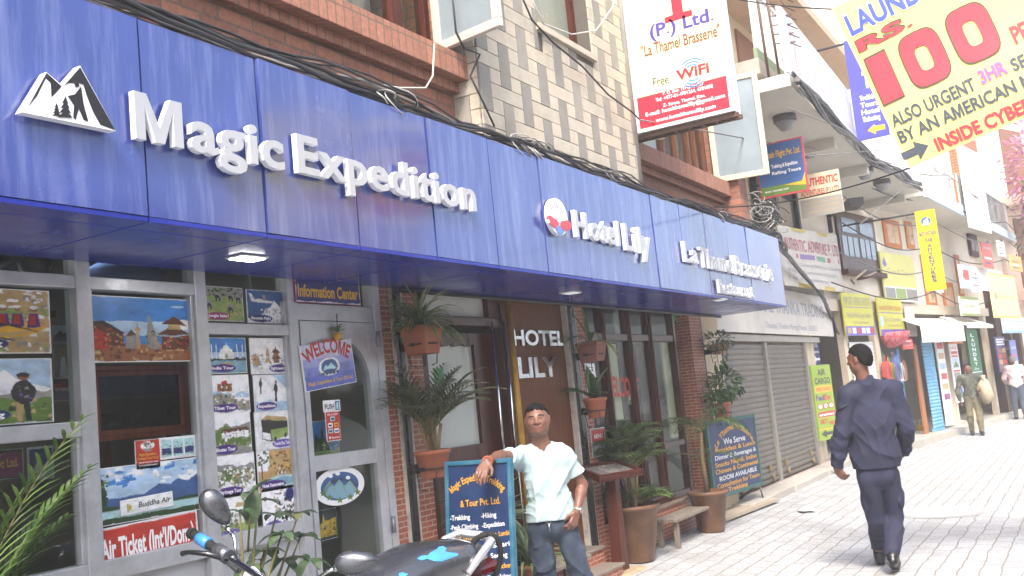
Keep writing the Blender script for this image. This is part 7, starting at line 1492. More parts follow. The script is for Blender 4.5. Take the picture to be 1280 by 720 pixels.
def blob(prims, h, post=None, pad=.03):
    lo = np.full(3, 1e9); hi = -lo
    for p in prims:
        if p[0] == 'c':
            for q, r in ((p[1], p[3]), (p[2], p[4])): lo = np.minimum(lo, q-r); hi = np.maximum(hi, q+r)
        else: r = p[2].max(); lo = np.minimum(lo, p[1]-r); hi = np.maximum(hi, p[1]+r)
    lo -= pad; hi += pad; dim = np.ceil((hi-lo)/h).astype(int)+1; D = np.full(dim, 1.0, np.float32)
    ax = [lo[i]+np.arange(dim[i])*h for i in range(3)]
    for p in prims:
        k = p[-1]; m = .05+k
        if p[0] == 'c': l_ = np.minimum(p[1]-p[3], p[2]-p[4])-m; u_ = np.maximum(p[1]+p[3], p[2]+p[4])+m
        else: l_ = p[1]-p[2].max()-m; u_ = p[1]+p[2].max()+m
        i0 = np.clip(((l_-lo)/h).astype(int), 0, dim-1); i1 = np.clip(((u_-lo)/h).astype(int)+2, 0, dim)
        G = np.stack(np.meshgrid(*[ax[i][i0[i]:i1[i]] for i in range(3)], indexing='ij'), -1)
        if p[0] == 'c':
            ab = p[2]-p[1]; L2 = max(ab@ab, 1e-9); w_ = G-p[1]; t = np.clip((w_@ab)/L2, 0, 1); d = np.linalg.norm(w_-t[..., None]*ab, axis=-1)-(p[3]+(p[4]-p[3])*t)
        else:
            w_ = (G-p[1])@p[3].T; k0 = np.linalg.norm(w_/p[2], axis=-1); k1 = np.linalg.norm(w_/p[2]**2, axis=-1)+1e-9; d = k0*(k0-1)/k1
        sl = tuple(slice(i0[i], i1[i]) for i in range(3)); A = D[sl]
        hh = np.maximum(k-np.abs(A-d), 0)/max(k, 1e-6); D[sl] = np.minimum(A, d)-hh*hh*k*.25
    if post is not None: D = post(np.stack(np.meshgrid(*ax, indexing='ij'), -1).astype(np.float32), D).astype(np.float32)
    return surfnet(D, lo, h)
def blob_obj(name, prims, h, mats, parent=None, origin=None, post=None, matfn=None):
    v, f = blob(prims, h, post); o = origin_of(parent) if parent is not None else Vector(origin)
    me = bpy.data.meshes.new(name); me.from_pydata([tuple(q) for q in (v-np.array(o))], [], [tuple(q) for q in f])
    mats = mats if isinstance(mats, (list, tuple)) else [mats]
    for m in mats: me.materials.append(m)
    me.polygons.foreach_set('use_smooth', [True]*len(f))
    if matfn is not None: me.polygons.foreach_set('material_index', matfn(v[f].mean(1)).astype(np.int32))
    me.update(); ob = bpy.data.objects.new(name, me); col.objects.link(ob); ob['_o'] = list(o)
    if parent is not None: ob.parent = parent
    else: ob.location = o
    return ob
def folds(G, seed, amp, fr_=1.0, dirs=3):
    r = np.random.default_rng(seed); out = 0
    for i in range(dirs):
        a = r.normal(size=3); a[2] *= .5; a /= np.linalg.norm(a); b = r.normal(size=3); b /= np.linalg.norm(b)
        x = G@a*(38+18*i)*fr_+2.2*np.sin(G@b*13*fr_+i)+r.random()*6
        out = out+(1-np.abs(np.sin(x*.5)))**2*np.clip(.3+.9*np.sin(G@b[::-1]*9*fr_+i*2), 0, 1)
    return out*amp
def head_prims(c, r, f, u, s=1.0, vz=.95):
    c, r, f, u = map(lambda q: np.array(q, float), (c, r, f, u)); g = lambda a, b, z: c+(r*a+f*b+u*z*vz)*s; A = (r, f, u)
    P_ = [ellp(g(0, -.012, .03), np.array((.074, .093, .088*vz))*s, A, .01), ellp(g(0, .018, -.03), np.array((.063, .07, .082*vz))*s, A, .03),
          ellp(g(0, .047, -.088), np.array((.03, .032, .026))*s, A, .035), cone(g(-.03, .075, .024), g(.03, .075, .024), .012*s, .012*s, .02),
          cone(g(0, .086, .012), g(0, .103, -.026), .008*s, .0125*s, .01), ellp(g(.012, .094, -.03), np.array((.009, .01, .008))*s, A, .008), ellp(g(-.012, .094, -.03), np.array((.009, .01, .008))*s, A, .008),
          cone(g(-.018, .083, -.056), g(.018, .083, -.056), .0065*s, .0065*s, .008), cone(g(-.015, .081, -.067), g(.015, .081, -.067), .007*s, .007*s, .008),
          ellp(g(.036, .06, -.02), np.array((.022, .02, .02))*s, A, .025), ellp(g(-.036, .06, -.02), np.array((.022, .02, .02))*s, A, .025)]
    for sg in (-1, 1):
        P_.append(ellp(g(.074*sg, -.008, -.008), np.array((.011, .02, .032))*s, A, .008)); P_.append(cone(g(.08*sg, -.018, .016), g(.082*sg, -.02, -.02), .006*s, .004*s, .006))
        P_.append(ellp(g(.048*sg, .02, -.06), np.array((.018, .03, .03))*s, A, .025))
    return P_, g
def hand_prims(w_, d, pn, t, curl=.5, s=1.0, spread=.02):
    w_, d, pn, t = [np.array(q, float) for q in (w_, d, pn, t)]; d /= np.linalg.norm(d); pn = pn-d*(pn@d); pn /= np.linalg.norm(pn); t = np.cross(d, pn)*np.sign(np.cross(d, pn)@t)
    P_ = []
    for i, (off, ln) in enumerate(((.03, .072), (.01, .08), (-.011, .075), (-.03, .06))):
        kn = w_+(d*(.088-.006*abs(i-1))+t*off)*s; P_.append(cone(w_+(d*.012+t*off*.6)*s, kn, .0135*s, .0115*s, .012))
        dd = d*math.cos(curl*.7)+pn*math.sin(curl*.7)+t*(spread*(1.5-i)); dd /= np.linalg.norm(dd); m_ = kn+dd*ln*.5*s; P_.append(cone(kn, m_, .0098*s, .0088*s, .004))
        c2 = curl*1.7; dd = d*math.cos(c2)+pn*math.sin(c2)+t*(spread*(1.5-i)*.6); dd /= np.linalg.norm(dd); P_.append(cone(m_, m_+dd*ln*.52*s, .0088*s, .0068*s, .004))
    b = w_+(d*.022+t*.03)*s; m_ = b+(d*.7+t*.55+pn*.35)*.04*s; P_ += [cone(w_+(d*.01+t*.012)*s, b, .016*s, .014*s, .012), cone(b, m_, .0125*s, .0105*s, .006), cone(m_, m_+(d*.95+t*.1+pn*.35)*.032*s, .0102*s, .0078*s, .005)]
    return P_
def vec(q): return np.array(q, float)
def figure(J, s=1.0, chest=(.155, .108, .17), belly=(.135, .105, .14), grow=0.):
    """torso, neck and legs; J holds world joints and the axes r, f"""
    r, f = vec(J['r']), vec(J['f']); u = np.array([0, 0, 1.]); g = grow; A = (r, f, u); ch = (vec(J['neck'])*.38+vec(J['pel'])*.62); up = vec(J['neck'])-vec(J['pel']); up /= np.linalg.norm(up)
    A2 = (r, f, up); mid = vec(J['neck'])*.58+vec(J['pel'])*.42; low = vec(J['neck'])*.25+vec(J['pel'])*.75
    T = [ellp(mid, np.array(chest)*s+g, A2, .05), ellp(low, np.array(belly)*s+g, A2, .05), cone(vec(J['shL'])-up*.012, vec(J['shR'])-up*.012, .062*s+g, .062*s+g, .06), ellp(vec(J['pel'])+u*.0, np.array((.155, .112, .11))*s+g, A, .05),
         cone(vec(J['neck'])-up*.03, (vec(J['shL'])*.7+vec(J['neck'])*.3), .055*s+g, .045*s+g, .04), cone(vec(J['neck'])-up*.03, (vec(J['shR'])*.7+vec(J['neck'])*.3), .055*s+g, .045*s+g, .04)]
    return T
def arm(J, S_, s=1.0, g=0., hand=True): 
    sh, el, wr = vec(J['sh'+S_]), vec(J['el'+S_]), vec(J['wr'+S_])
    return [cone(sh, el, .05*s+g, .038*s+g, .03), cone(el, el+(wr-el)*.3, .038*s+g, .04*s+g, .02), cone(el+(wr-el)*.3, wr, .04*s+g, .026*s+g, .02)]
def leg(J, S_, s=1.0, g=0.):
    h_, k_, a_ = vec(J['hip'+S_]), vec(J['kn'+S_]), vec(J['an'+S_]); return [cone(h_, k_, .082*s+g, .054*s+g, .05), cone(k_, k_+(a_-k_)*.35, .054*s+g, .056*s+g, .03), cone(k_+(a_-k_)*.35, a_, .056*s+g, .036*s+g, .03)]
def face_parts(par, g, s, r, f, u, brow=True, hairc=None):
    r, f, u = Vector(r), Vector(f), Vector(u)
    for sg in (-1, 1):
        e = MB(); c = Vector(g(.031*sg, .0748, .006)); e.lathe([(0, -.012*s)]+[(.0125*s*math.sin(t), -.0125*s*math.cos(t)) for t in np.linspace(.3, 2.2, 7)]+[(.0075*s, .0102*s)], c, 14, m=0, axis=f); e.lathe([(0.0075*s, .0106*s), (0, .0132*s)], c, 12, m=1, axis=f); e.build('eye', [mat('eye_white', '#c9c4bb', rough=.15, noise=0), mat('eye_dark', '#140d09', rough=.1, noise=0)], par)
        b = MB(); b.tube([Vector(g(.013*sg, .0885, .024)), Vector(g(.031*sg, .0875, .029)), Vector(g(.052*sg, .073, .021))], [.0042*s, .0052*s, .003*s], 6); b.build('eyebrow', hairc, par)
        b = MB(); b.tube([Vector(g(.017*sg, .082, .0095)), Vector(g(.031*sg, .0868, .0165)), Vector(g(.047*sg, .0745, .0095))], [.0015*s, .0022*s, .0015*s], 6); b.build('eyelid', SKIN, par)
def skinmat(name, c): return mat(name, c, rough=.5, noise=.1, ns=30, bump=.1, bs=120, sss=.08, dirt='#5a2f22', da=.2, ds=12)
SKIN = skinmat('skin_brown', '#6e4b3c'); LIP = mat('lip', '#6b3a34', rough=.45, noise=.05); SKIN2 = skinmat('skin_tan', '#6f4a3b')
HAIR = mat('black_hair', '#0b0909', spec=.15, rough=.75, noise=.3, ns=60, bump=.3, bs=300); HAIRG = mat('grey_hair', '#6b625c', rough=.7, noise=.2, ns=40)
U3 = np.array([0, 0, 1.])
def lipfn(g, s, f, r):
    cc = g(0, .088, -.0615)
    def fn(C): d = C-cc; return ((np.abs(d@vec(r)) < .023*s) & (np.abs(d[:, 2]) < .0105*s*(1-.5*(np.abs(d@vec(r))/(.023*s))**2)) & (np.abs(d@vec(f)) < .025*s)).astype(int)
    return fn
def hair_of(par, c, r, f, u, s, m, post_line=None, thick=.011, vz=.95):
    c, r, f, u = vec(c), vec(r), vec(f), vec(u); A = (r, f, u)
    pr = [ellp(c+(f*-.014+u*.034*vz)*s, np.array((.0745+thick*.6, .093+thick*.8, .088*vz+thick*1.5))*s, A, .01), ellp(c+(f*-.045+u*-.015)*s, np.array((.066+thick*.5, .06+thick*.4, .07))*s, A, .03)]
    def post(G, D):
        w_ = G-c.astype(np.float32); a = w_@f.astype(np.float32); z = w_@u.astype(np.float32); x = np.abs(w_@r.astype(np.float32))
        line = np.where(a > .03*s, (.068+.35*np.maximum(0, .03*s-x)-.55*np.maximum(0, x-.045*s)+.006*np.sin(x*260+z*120))*s, np.where(a > -.01*s, .02*s-(.03*s-a)*0+.042*s*(a+.01*s)/(.04*s), np.where(a > -.035*s, .02*s+(a+.01*s)*1.6, -.03*s+(a+.035*s)*1.0)))
        n_ = .0015*np.sin(G[..., 0]*160+3*np.sin(G[..., 2]*90))*np.sin(G[..., 1]*170)
        return np.maximum(D+n_, (line*vz-z)*.8)
    return blob_obj('hair', pr, .006*max(1, s), m, par, post=post)
def shoe(par, an, f, m, L=.27, name='shoe', pitch=0.):
    an = vec(an); f = vec(f); f = f/np.linalg.norm(f); r = np.cross(f, U3); z = an[2]; base = an.copy(); base[2] = max(0, z-.085) 
    dn = np.array([0, 0, -1.]); fp = f*math.cos(pitch)+dn*math.sin(pitch)
    pr = [cone(an+U3*.05, an-U3*.02, .046, .048, .02), cone(an-U3*.035-f*.03, an-U3*.045+fp*.1, .042, .04, .03), cone(an-U3*.045+fp*.08, an-U3*.052+fp*.165, .042, .033, .02)]
    lo = an[2]-.085
    def post(G, D): 
        w_ = G-an.astype(np.float32); h_ = (w_@U3.astype(np.float32))+.08+np.clip(w_@f.astype(np.float32), 0, 1)*math.tan(pitch); return np.maximum(D, -h_*.9)
    return blob_obj(name, pr, .006, m, par, post=post)
# ------------------------------------------------------------------ the man who leans on the trekking board
D0 = 6.2
def pj(px, py, db=0.): return vec(Pd(px, py, D0-db))
rr_ = vec((.509, -.861, 0)); ff_ = vec((-.861, -.509, 0))
J = dict(r=rr_, f=ff_, neck=pj(677, 554, -.005), pel=pj(691, 652), shL=pj(650, 572, .0), shR=pj(706, 568, -.01), elL=pj(627, 570, .2), wrL=pj(608, 577, .48), elR=pj(728, 606, -.05), wrR=pj(721, 640, .06), hipL=pj(675, 662), hipR=pj(706, 659))
J['knL'] = pj(685, 744, .03); J['knR'] = pj(733, 736, .05)
for S_, q in (('L', pj(693, 812)), ('R', pj(750, 806))): d_ = q-J['kn'+S_]; gq = gz(q[0], q[1])+.09; J['an'+S_] = J['kn'+S_]+d_*((J['kn'+S_][2]-gq)/max(.05, -d_[2]))
hc = pj(671.5, 525, .02); hu = U3+rr_*-.06+ff_*-.08; hu /= np.linalg.norm(hu); hf = ff_-hu*(ff_@hu)+rr_*-.08; hf /= np.linalg.norm(hf); hr = np.cross(hf, hu); hr = hr if hr@rr_ > 0 else -hr; hs = .95
hp_, hg = head_prims(hc, hr, hf, hu, hs, .86)
prims = figure(J, .9, grow=-.01)+arm(J, 'L', .86)+arm(J, 'R', .86)+leg(J, 'L', .88)+leg(J, 'R', .88)+[cone(J['neck']-U3*.05, hc-U3*.05-hf*.01, .054, .05, .03)]+hp_
prims += hand_prims(J['wrL'], vec(Pd(599, 597, 5.62))-J['wrL'], -ff_*.3-U3*.4, rr_, .4, .95)
prims += hand_prims(J['wrR'], pj(716, 655, .09)-J['wrR'], -rr_*.6-ff_*.5, ff_, .8, .95)
man = blob_obj('person', prims, .0046, [SKIN, LIP], None, (J['pel'][0], J['pel'][1], 0), matfn=lipfn(hg, hs, hf, hr))
tag(man, 'man in a pale aqua v-neck T-shirt and jeans leaning one arm on the trekking board', 'person')
face_parts(man, hg, hs, hr, hf, hu, hairc=HAIR); hair_of(man, hc, hr, hf, hu, hs, HAIR, thick=.009, vz=.86)
SHIRT = mat('tshirt_aqua', '#9cb0b4', rough=.85, noise=.05, ns=8, bump=.5, bs=11); JEAN = mat('denim', '#222d3d', rough=.85, noise=.2, ns=9, bump=.6, bs=16, dirt='#5f6e7f', da=.55, ds=5)
sl = figure(J, .93, chest=(.148, .1, .17), belly=(.138, .102, .15), grow=.004)+[cone(J['shL'], J['shL']+(J['elL']-J['shL'])*.72, .054, .058, .03), cone(J['shR'], J['shR']+(J['elR']-J['shR'])*.72, .05, .052, .025), ellp(J['pel']+U3*.05, (.147, .112, .12), (rr_, ff_, U3), .05)]
hem = pj(690, 651)[2]; nk = J['neck']
def shirt_post(G_, D):
    D = D+.003-folds(G_, 5, .009, .9)-.6*folds(G_, 14, .007, 1.8)
    D = np.maximum(D, (hem+.012*np.sin((G_@rr_.astype(np.float32))*9)-G_[..., 2]))
    for S_ in 'LR':
        a = J['sh'+S_]; ax = J['el'+S_]-a; L_ = np.linalg.norm(ax); ax /= L_; t = (G_-a.astype(np.float32))@ax.astype(np.float32); q = np.linalg.norm(G_-a.astype(np.float32)-t[..., None]*ax.astype(np.float32), axis=-1)
        D = np.where(q < .11, np.maximum(D, t-L_*.64), D)
    c0 = nk+U3*.014; D = np.maximum(D, .064-np.linalg.norm(G_-c0.astype(np.float32), axis=-1))
    w_ = G_-nk.astype(np.float32); x = np.abs(w_@rr_.astype(np.float32)-.008); z = w_[..., 2]; b = w_@ff_.astype(np.float32)
    return np.maximum(D, np.where(b > .02, (z+.054)*.6-x, -1))
blob_obj('tshirt', sl, .0055, SHIRT, man, post=shirt_post)
tr = [ellp(J['pel']-U3*.02, (.148, .113, .1), (rr_, ff_, U3), .03)]+[q[:-1]+(.018,) for q in leg(J, 'L', .93, .008)+leg(J, 'R', .93, .008)]
wst = pj(690, 648)[2]
def jean_post(G_, D): D = D+.003-folds(G_, 9, .013, 1.1); return np.maximum(D, np.maximum(G_[..., 2]-wst-.01, .16-G_[..., 2]))
blob_obj('jeans', tr, .006, JEAN, man, post=jean_post)
for S_ in 'LR': shoe(man, J['an'+S_], ff_+rr_*(.3 if S_ == 'R' else -.1), mat('shoe_dark', '#1c1a1a', rough=.5, noise=.1))
k = MB(); wr = Vector(J['wrR']); axw = Vector(J['wrR']-J['elR']).normalized(); k.lathe([(.027, -.009), (.03, -.004), (.03, .004), (.027, .009)], wr-axw*.012, 18, axis=axw); c = wr-axw*.012+Vector(rr_)*.022+Vector(ff_)*.016; k.lathe([(0, 0), (.018, 0), (.02, .006), (.016, .01), (0, .01)], c, 18, axis=Vector(rr_*.75+ff_*.6)); k.build('wristwatch', mat('watch_steel', '#b8b5ad', rough=.25, metal=.9), man)
k = MB(); k.tube([Vector(J['wrL'])-(Vector(J['wrL']-J['elL']).normalized()*.015)+(Vector(rr_)*math.cos(t)+Vector((0, 0, 1))*math.sin(t))*.028 for t in np.linspace(0, 6.28, 17)[:-1]], .004, 6, closed=True); k.build('bracelet', flat('#b5562a'), man)
k = MB(); q = Vector(pj(686, 652, .115)); k.tube([q+Vector(rr_)*.014*math.cos(t)+Vector((0, 0, .014*math.sin(t))) for t in np.linspace(0, 6.28, 13)[:-1]], .003, 5, closed=True)
k.tube([q-Vector((0, 0, .015)), q-Vector((0, 0, .06))], .006, 6); k.build('belt_clip', mat('belt_metal', '#8d8d8d', rough=.3, metal=.9), man)
k = MB(); k.tube([Vector(nk)+(Vector(rr_)*math.cos(t)*.055+Vector(ff_)*(.048*math.sin(t)+.01)+Vector((0, 0, -.0-.045*max(0, math.sin(t))))) for t in np.linspace(-.5, 3.64, 18)], .0025, 5); k.build('neck_chain', mat('gold', '#b08a3a', rough=.3, metal=.9), man)
# ------------------------------------------------------------------ the policeman who walks away
D0 = 7.9; fw = vec((.99, .12, 0)); fw /= np.linalg.norm(fw); rt = np.cross(fw, U3); vr = vec((.509, -.861, 0))
g1, g2 = vec(P(1101, 706, z=0)), vec(P(1119, 718, z=0))
J = dict(r=rt, f=fw, neck=pj(1081, 477), pel=pj(1096, 588), shL=pj(1060, 493), shR=pj(1115, 487), elL=pj(1052, 540, .03), wrL=pj(1046, 582, -.04), elR=pj(1133, 536, .05), wrR=pj(1130, 565, -.12), hipL=pj(1086, 597), hipR=pj(1110, 594))
J['anL'] = g1+U3*.1+fw*.03; J['anR'] = g2+U3*.16; J['knL'] = pj(1095, 648, -.06); J['knR'] = pj(1119, 645, -.05)
hc = pj(1074, 449); hf = vec((.3, .95, -.05)); hf /= np.linalg.norm(hf); hu = U3+hf*.05; hu /= np.linalg.norm(hu); hf = hf-hu*(hf@hu); hf /= np.linalg.norm(hf); hr = np.cross(hf, hu); hs = .97
hp_, hg = head_prims(hc, hr, hf, hu, hs)
prims = figure(J, 1.0, grow=-.01)+arm(J, 'L')+arm(J, 'R')+leg(J, 'L', .92)+leg(J, 'R', .92)+[cone(J['neck']-U3*.05, hc-U3*.05, .056, .054, .03)]+hp_
prims += hand_prims(J['wrL'], pj(1053, 596, -.02)-J['wrL'], fw*.6+vr*.6, fw, .9)+hand_prims(J['wrR'], fw*.8-vr*.5-U3*.3, -vr, U3, .8)
cop = blob_obj('person', prims, .006, [SKIN2, LIP], None, (J['pel'][0], J['pel'][1], 0), matfn=lipfn(hg, hs, hf, hr))
tag(cop, 'uniformed man in navy jacket and trousers walking away up the street', 'person')
face_parts(cop, hg, hs, hr, hf, hu, hairc=HAIR); hair_of(cop, hc, hr, hf, hu, hs, HAIR, thick=.008)
UNI = mat('uniform_navy', '#1a1d35', rough=.85, noise=.12, ns=6, bump=.6, bs=9, dirt='#3c3f5c', da=.4, ds=3)
hem = pj(1097, 584)[2]
jk = figure(J, 1.02, chest=(.178, .125, .2), belly=(.176, .128, .18), grow=.012)+arm(J, 'L', 1.06, .022)+arm(J, 'R', 1.06, .022)+[ellp(J['pel']+U3*.08, (.178, .135, .2), (rt, fw, U3), .05), cone(J['neck']-U3*.01, J['neck']+U3*.05-fw*.01, .068, .06, .02)]
def jk_post(G_, D):
    D = D+.004-folds(G_, 21, .016, .7)-.5*folds(G_, 4, .014, 1.3)
    D = np.maximum(D, hem-G_[..., 2]); w_ = G_-J['neck'].astype(np.float32)
    for S_ in 'LR':
        a = J['wr'+S_]; ax = J['wr'+S_]-J['el'+S_]; ax /= np.linalg.norm(ax); t = (G_-a.astype(np.float32))@ax.astype(np.float32); q = np.linalg.norm(G_-a.astype(np.float32), axis=-1); D = np.where(q < .14, np.maximum(D, t-.005), D)
    rad = np.sqrt((w_@rt.astype(np.float32))**2+(w_@fw.astype(np.float32))**2)
    return np.where((w_[..., 2] > -.02) & (rad < .12), np.maximum(D, w_[..., 2]-.05), D)
blob_obj('jacket', jk, .0065, UNI, cop, post=jk_post)
tr = [ellp(J['pel']-U3*.01, (.16, .125, .14), (rt, fw, U3), .04)]+[q[:-1]+(.018,) for q in leg(J, 'L', .98, .013)+leg(J, 'R', .98, .013)]
for S_, sg in (('L', -1), ('R', 1)): m_ = J['hip'+S_]*.45+J['kn'+S_]*.55; tr.append(ellp(m_+rt*sg*.06, (.035, .07, .1), (rt, fw, U3), .012)); tr.append(cone(J['kn'+S_]*.4+J['an'+S_]*.6, J['an'+S_]+U3*.03, .066, .056, .02))
def tr_post(G_, D): D = D+.003-folds(G_, 41, .01, .75); return np.maximum(D, np.maximum(G_[..., 2]-hem-.08, .13-G_[..., 2]))
blob_obj('trousers', tr, .0065, UNI, cop, post=tr_post)
BOOT = mat('boot_black', '#18181b', rough=.35, noise=.15, ns=14)
def boot(an, pitch, s=1.12):
    an = vec(an); dn = -U3; fp = fw*math.cos(pitch)+dn*math.sin(pitch); bk = -(fw*math.sin(-pitch)*0)+U3
    sh = U3*math.cos(pitch)+fw*math.sin(pitch)*.6
    pr = [cone(an+sh*.07, an, .05, .05, .02), cone(an-fp*.03-sh*.04, an+fp*.1-sh*.045, .045, .046, .03), cone(an+fp*.08-sh*.05, an+fp*.17-sh*.06, .046, .036, .02), cone(an-fp*.045-sh*.075, an-fp*.01-sh*.08, .036, .036, .01)]
    return blob_obj('boot', pr, .006, BOOT, cop, post=lambda G_, D: np.maximum(D, -((G_-an.astype(np.float32))@sh.astype(np.float32)+.1)))
boot(J['anL'], 0.); boot(J['anR'], .45)
for S_ in 'LR':
    a = Vector(J['sh'+S_]); n_ = Vector(J['neck']); k = MB(); dv = (n_-a).normalized(); f_ = Frame(a+Vector((0, 0, .068))-dv*.03, dv, Vector(fw)); k.box((0, -.022, -.012), (.1, .022, .012), 0, f_); k.box((.0, -.023, -.011), (.022, .023, .0135), 1 if S_ == 'R' else 0, f_); k.build('epaulette', [mat('epaulette_dark', '#17181f', rough=.7), flat('#b59a3a')], cop, bevel=.004)
k = MB(); a = Vector(J['elL']); b_ = Vector(J['shL']); q = b_.lerp(a, .3)
k.tube([q+(Vector(vr)*math.cos(t)+Vector(fw)*math.sin(t))*.071+Vector((0, 0, .03*math.cos(t*1.0))) for t in np.linspace(0, 6.28, 17)[:-1]], .008, 6, closed=True); k.build('sleeve_band', mat('epaulette_dark', '#17181f'), cop)
# ------------------------------------------------------------------ two more people up the street
def stroller(base, f, Hh, label, shirt, trousers, hairm, skin, pose, extra=None, stride=.14):
    b = vec(base); f = vec(f); f /= np.linalg.norm(f); r = np.cross(f, U3); s = Hh/1.75; L = lambda a, fo, z: b+(r*a+f*fo+U3*z)*s
    J = dict(r=r, f=f, neck=L(0, 0, 1.47), pel=L(0, 0, .95), shL=L(-.18, 0, 1.42), shR=L(.18, 0, 1.42), hipL=L(-.09, 0, .92), hipR=L(.09, 0, .92), knL=L(-.1, stride*.6+.03, .5), knR=L(.1, -stride*.2+.03, .5), anL=L(-.1, stride, .09), anR=L(.1, -stride, .1)); J.update({k_: L(*v) for k_, v in pose.items()})
    hc = L(0, .02, 1.635); hp_, hg = head_prims(hc, r, f, U3, s)
    pr = figure(J, s, grow=-.006)+arm(J, 'L', s)+arm(J, 'R', s)+leg(J, 'L', s)+leg(J, 'R', s)+[cone(J['neck']-U3*.05, hc-U3*.04, .055*s, .052*s, .03)]+hp_
    for S_ in 'LR': dw = J['wr'+S_]-J['el'+S_]; pr += hand_prims(J['wr'+S_], dw, f*.3+(r if S_ == 'L' else -r), f, .6, s)
    o = blob_obj('person', pr, .009, [skin, LIP], None, b, matfn=lipfn(hg, s, f, r)); tag(o, label, 'person'); hair_of(o, hc, r, f, U3, s, hairm)
    face_parts(o, hg, s, r, f, U3, hairc=hairm)
    sh = figure(J, s*1.04, grow=.014)+arm(J, 'L', s, .016)+arm(J, 'R', s, .016)+[ellp(J['pel']+U3*.05, (.17*s, .13*s, .14), (r, f, U3), .05)]
    hz_ = (b+U3*.86*s)[2]
    def post(G, D):
        D = np.maximum(D+.002-folds(G, 3, .012, .8), hz_-G[..., 2])
        for S_ in 'LR': a = J['wr'+S_]; ax = a-J['el'+S_]; ax = ax/np.linalg.norm(ax); t = (G-a.astype(np.float32))@ax.astype(np.float32); q = np.linalg.norm(G-a.astype(np.float32), axis=-1); D = np.where(q < .14, np.maximum(D, t), D)
        return np.maximum(D, .06*s-np.linalg.norm(G-(J['neck']+U3*.03).astype(np.float32), axis=-1))
    blob_obj('jacket', sh, .01, shirt, o, post=post)
    tr = [ellp(J['pel'], (.16*s, .125*s, .14), (r, f, U3), .05)]+leg(J, 'L', s, .018)+leg(J, 'R', s, .018)
    blob_obj('trousers', tr, .01, trousers, o, post=lambda G, D: np.maximum(D+.002-folds(G, 8, .012, .8), np.maximum(G[..., 2]-hz_-.1, .08-G[..., 2])))
    for S_ in 'LR': shoe(o, J['an'+S_], f, BOOT)
    return o, L, J
CAMO = mat('jacket_camo', '#3f423c', rough=.9, noise=.5, ns=7, dirt='#8a8a78', da=.8, ds=9); OLIVE = mat('trousers_olive', '#67604a', rough=.9, noise=.3, ns=7, dirt='#8f876c', da=.6, ds=8)
b_ = P(1222, 544, z=0); fd = vec((-b_.x, -b_.y, 0))+vec((3, -1, 0))
o, L, J = stroller(b_, fd, 1.55, 'man in a dark patterned jacket and olive trousers carrying a pale sack', CAMO, OLIVE, HAIR, SKIN2, dict(elR=(.3, .0, 1.12), wrR=(.27, .03, .86), elL=(-.26, .02, 1.14), wrL=(-.2, .24, 1.1)))
k = MB(); c = Vector(L(-.3, .2, 1.05)); rr = random.Random(2)
vs = []; n = 16
for i in range(9):
    t = math.pi*i/8
    for j in range(n): a = 2*math.pi*j/n; q = 1+.16*math.sin(3*a+i)+.1*math.sin(5*a-2*i); vs.append(c+Vector((math.cos(a)*.2*math.sin(t)*q, math.sin(a)*.15*math.sin(t)*q, .26*math.cos(t)*(1+.1*math.sin(a*2)))))
k.add(vs, [(i*n+j, (i+1)*n+j, (i+1)*n+(j+1) % n, i*n+(j+1) % n) for i in range(8) for j in range(n)], 0, True); k.tube([c+Vector((0, 0, .22)), c+Vector((.02, 0, .34))], [.03, .05], 8)
tag(k.build('sack', mat('sack_pale', '#a89a80', rough=.9, noise=.2, ns=8, bump=.4, bs=30)), 'pale bulging sack held by the man in the patterned jacket', 'sack')
b_ = P(1277, 524, z=0); stroller(b_, (.9, .25, 0), 1.62, 'man in a pale pinkish shirt and grey trousers seen from behind at the right edge', mat('shirt_palepink', '#c4aeb0', rough=.85, noise=.06), mat('trousers_grey', '#3f4754', rough=.9, noise=.1), HAIRG, SKIN, dict(elL=(-.28, .05, 1.16), wrL=(-.2, .22, 1.0), elR=(.27, .05, 1.15), wrR=(.22, .2, .98)), stride=.1)
# ================================================================== motorbike, cut by the lower edge of the picture
MIR1, MIR2 = Vector(Pd(270, 632, 4.0)), Vector(Pd(444, 697, 3.55)); GRIP = Vector(Pd(240, 667, 4.08)); TAIL = Vector(Pd(598, 668, 4.5))
BAR = (MIR1+MIR2)/2; ax = Vector((TAIL.x-BAR.x, TAIL.y-BAR.y, 0)).normalized(); lean = R_(10)
nn = ax.cross(Vector((0, 0, 1))).normalized()                     # the bike's left, towards the street
upv = (Vector((0, 0, 1))*math.cos(lean)+nn*math.sin(lean)).normalized()
base = Vector((BAR.x, BAR.y, 0))-nn*.18+ax*.0
bike = thing('motorbike', 'grey and black motorbike with blue stickers parked in front of the agency door', 'motorbike', base)
BF = Frame((base.x, base.y, 0), ax, upv)        # u to the tail, v up, n to the bike's left
GREYM = mat('bike_grey', '#5c5f66', rough=.25, noise=.06, ns=6, metal=.5, coat=.6); BLK = mat('bike_black', '#17181b', rough=.3, noise=.1, coat=.4); SILV = mat('bike_silver', '#b9bcc2', rough=.25, metal=.6, noise=.05); RUB = mat('bike_rubber', '#141414', rough=.8, noise=.15); CHR = mat('bike_chrome', '#c5c7ca', rough=.12, metal=1, noise=0); BLU = flat('#3f86d0', .35); MIRB = mat('mirror_back', '#53565b', rough=.25, metal=.7, noise=.05)
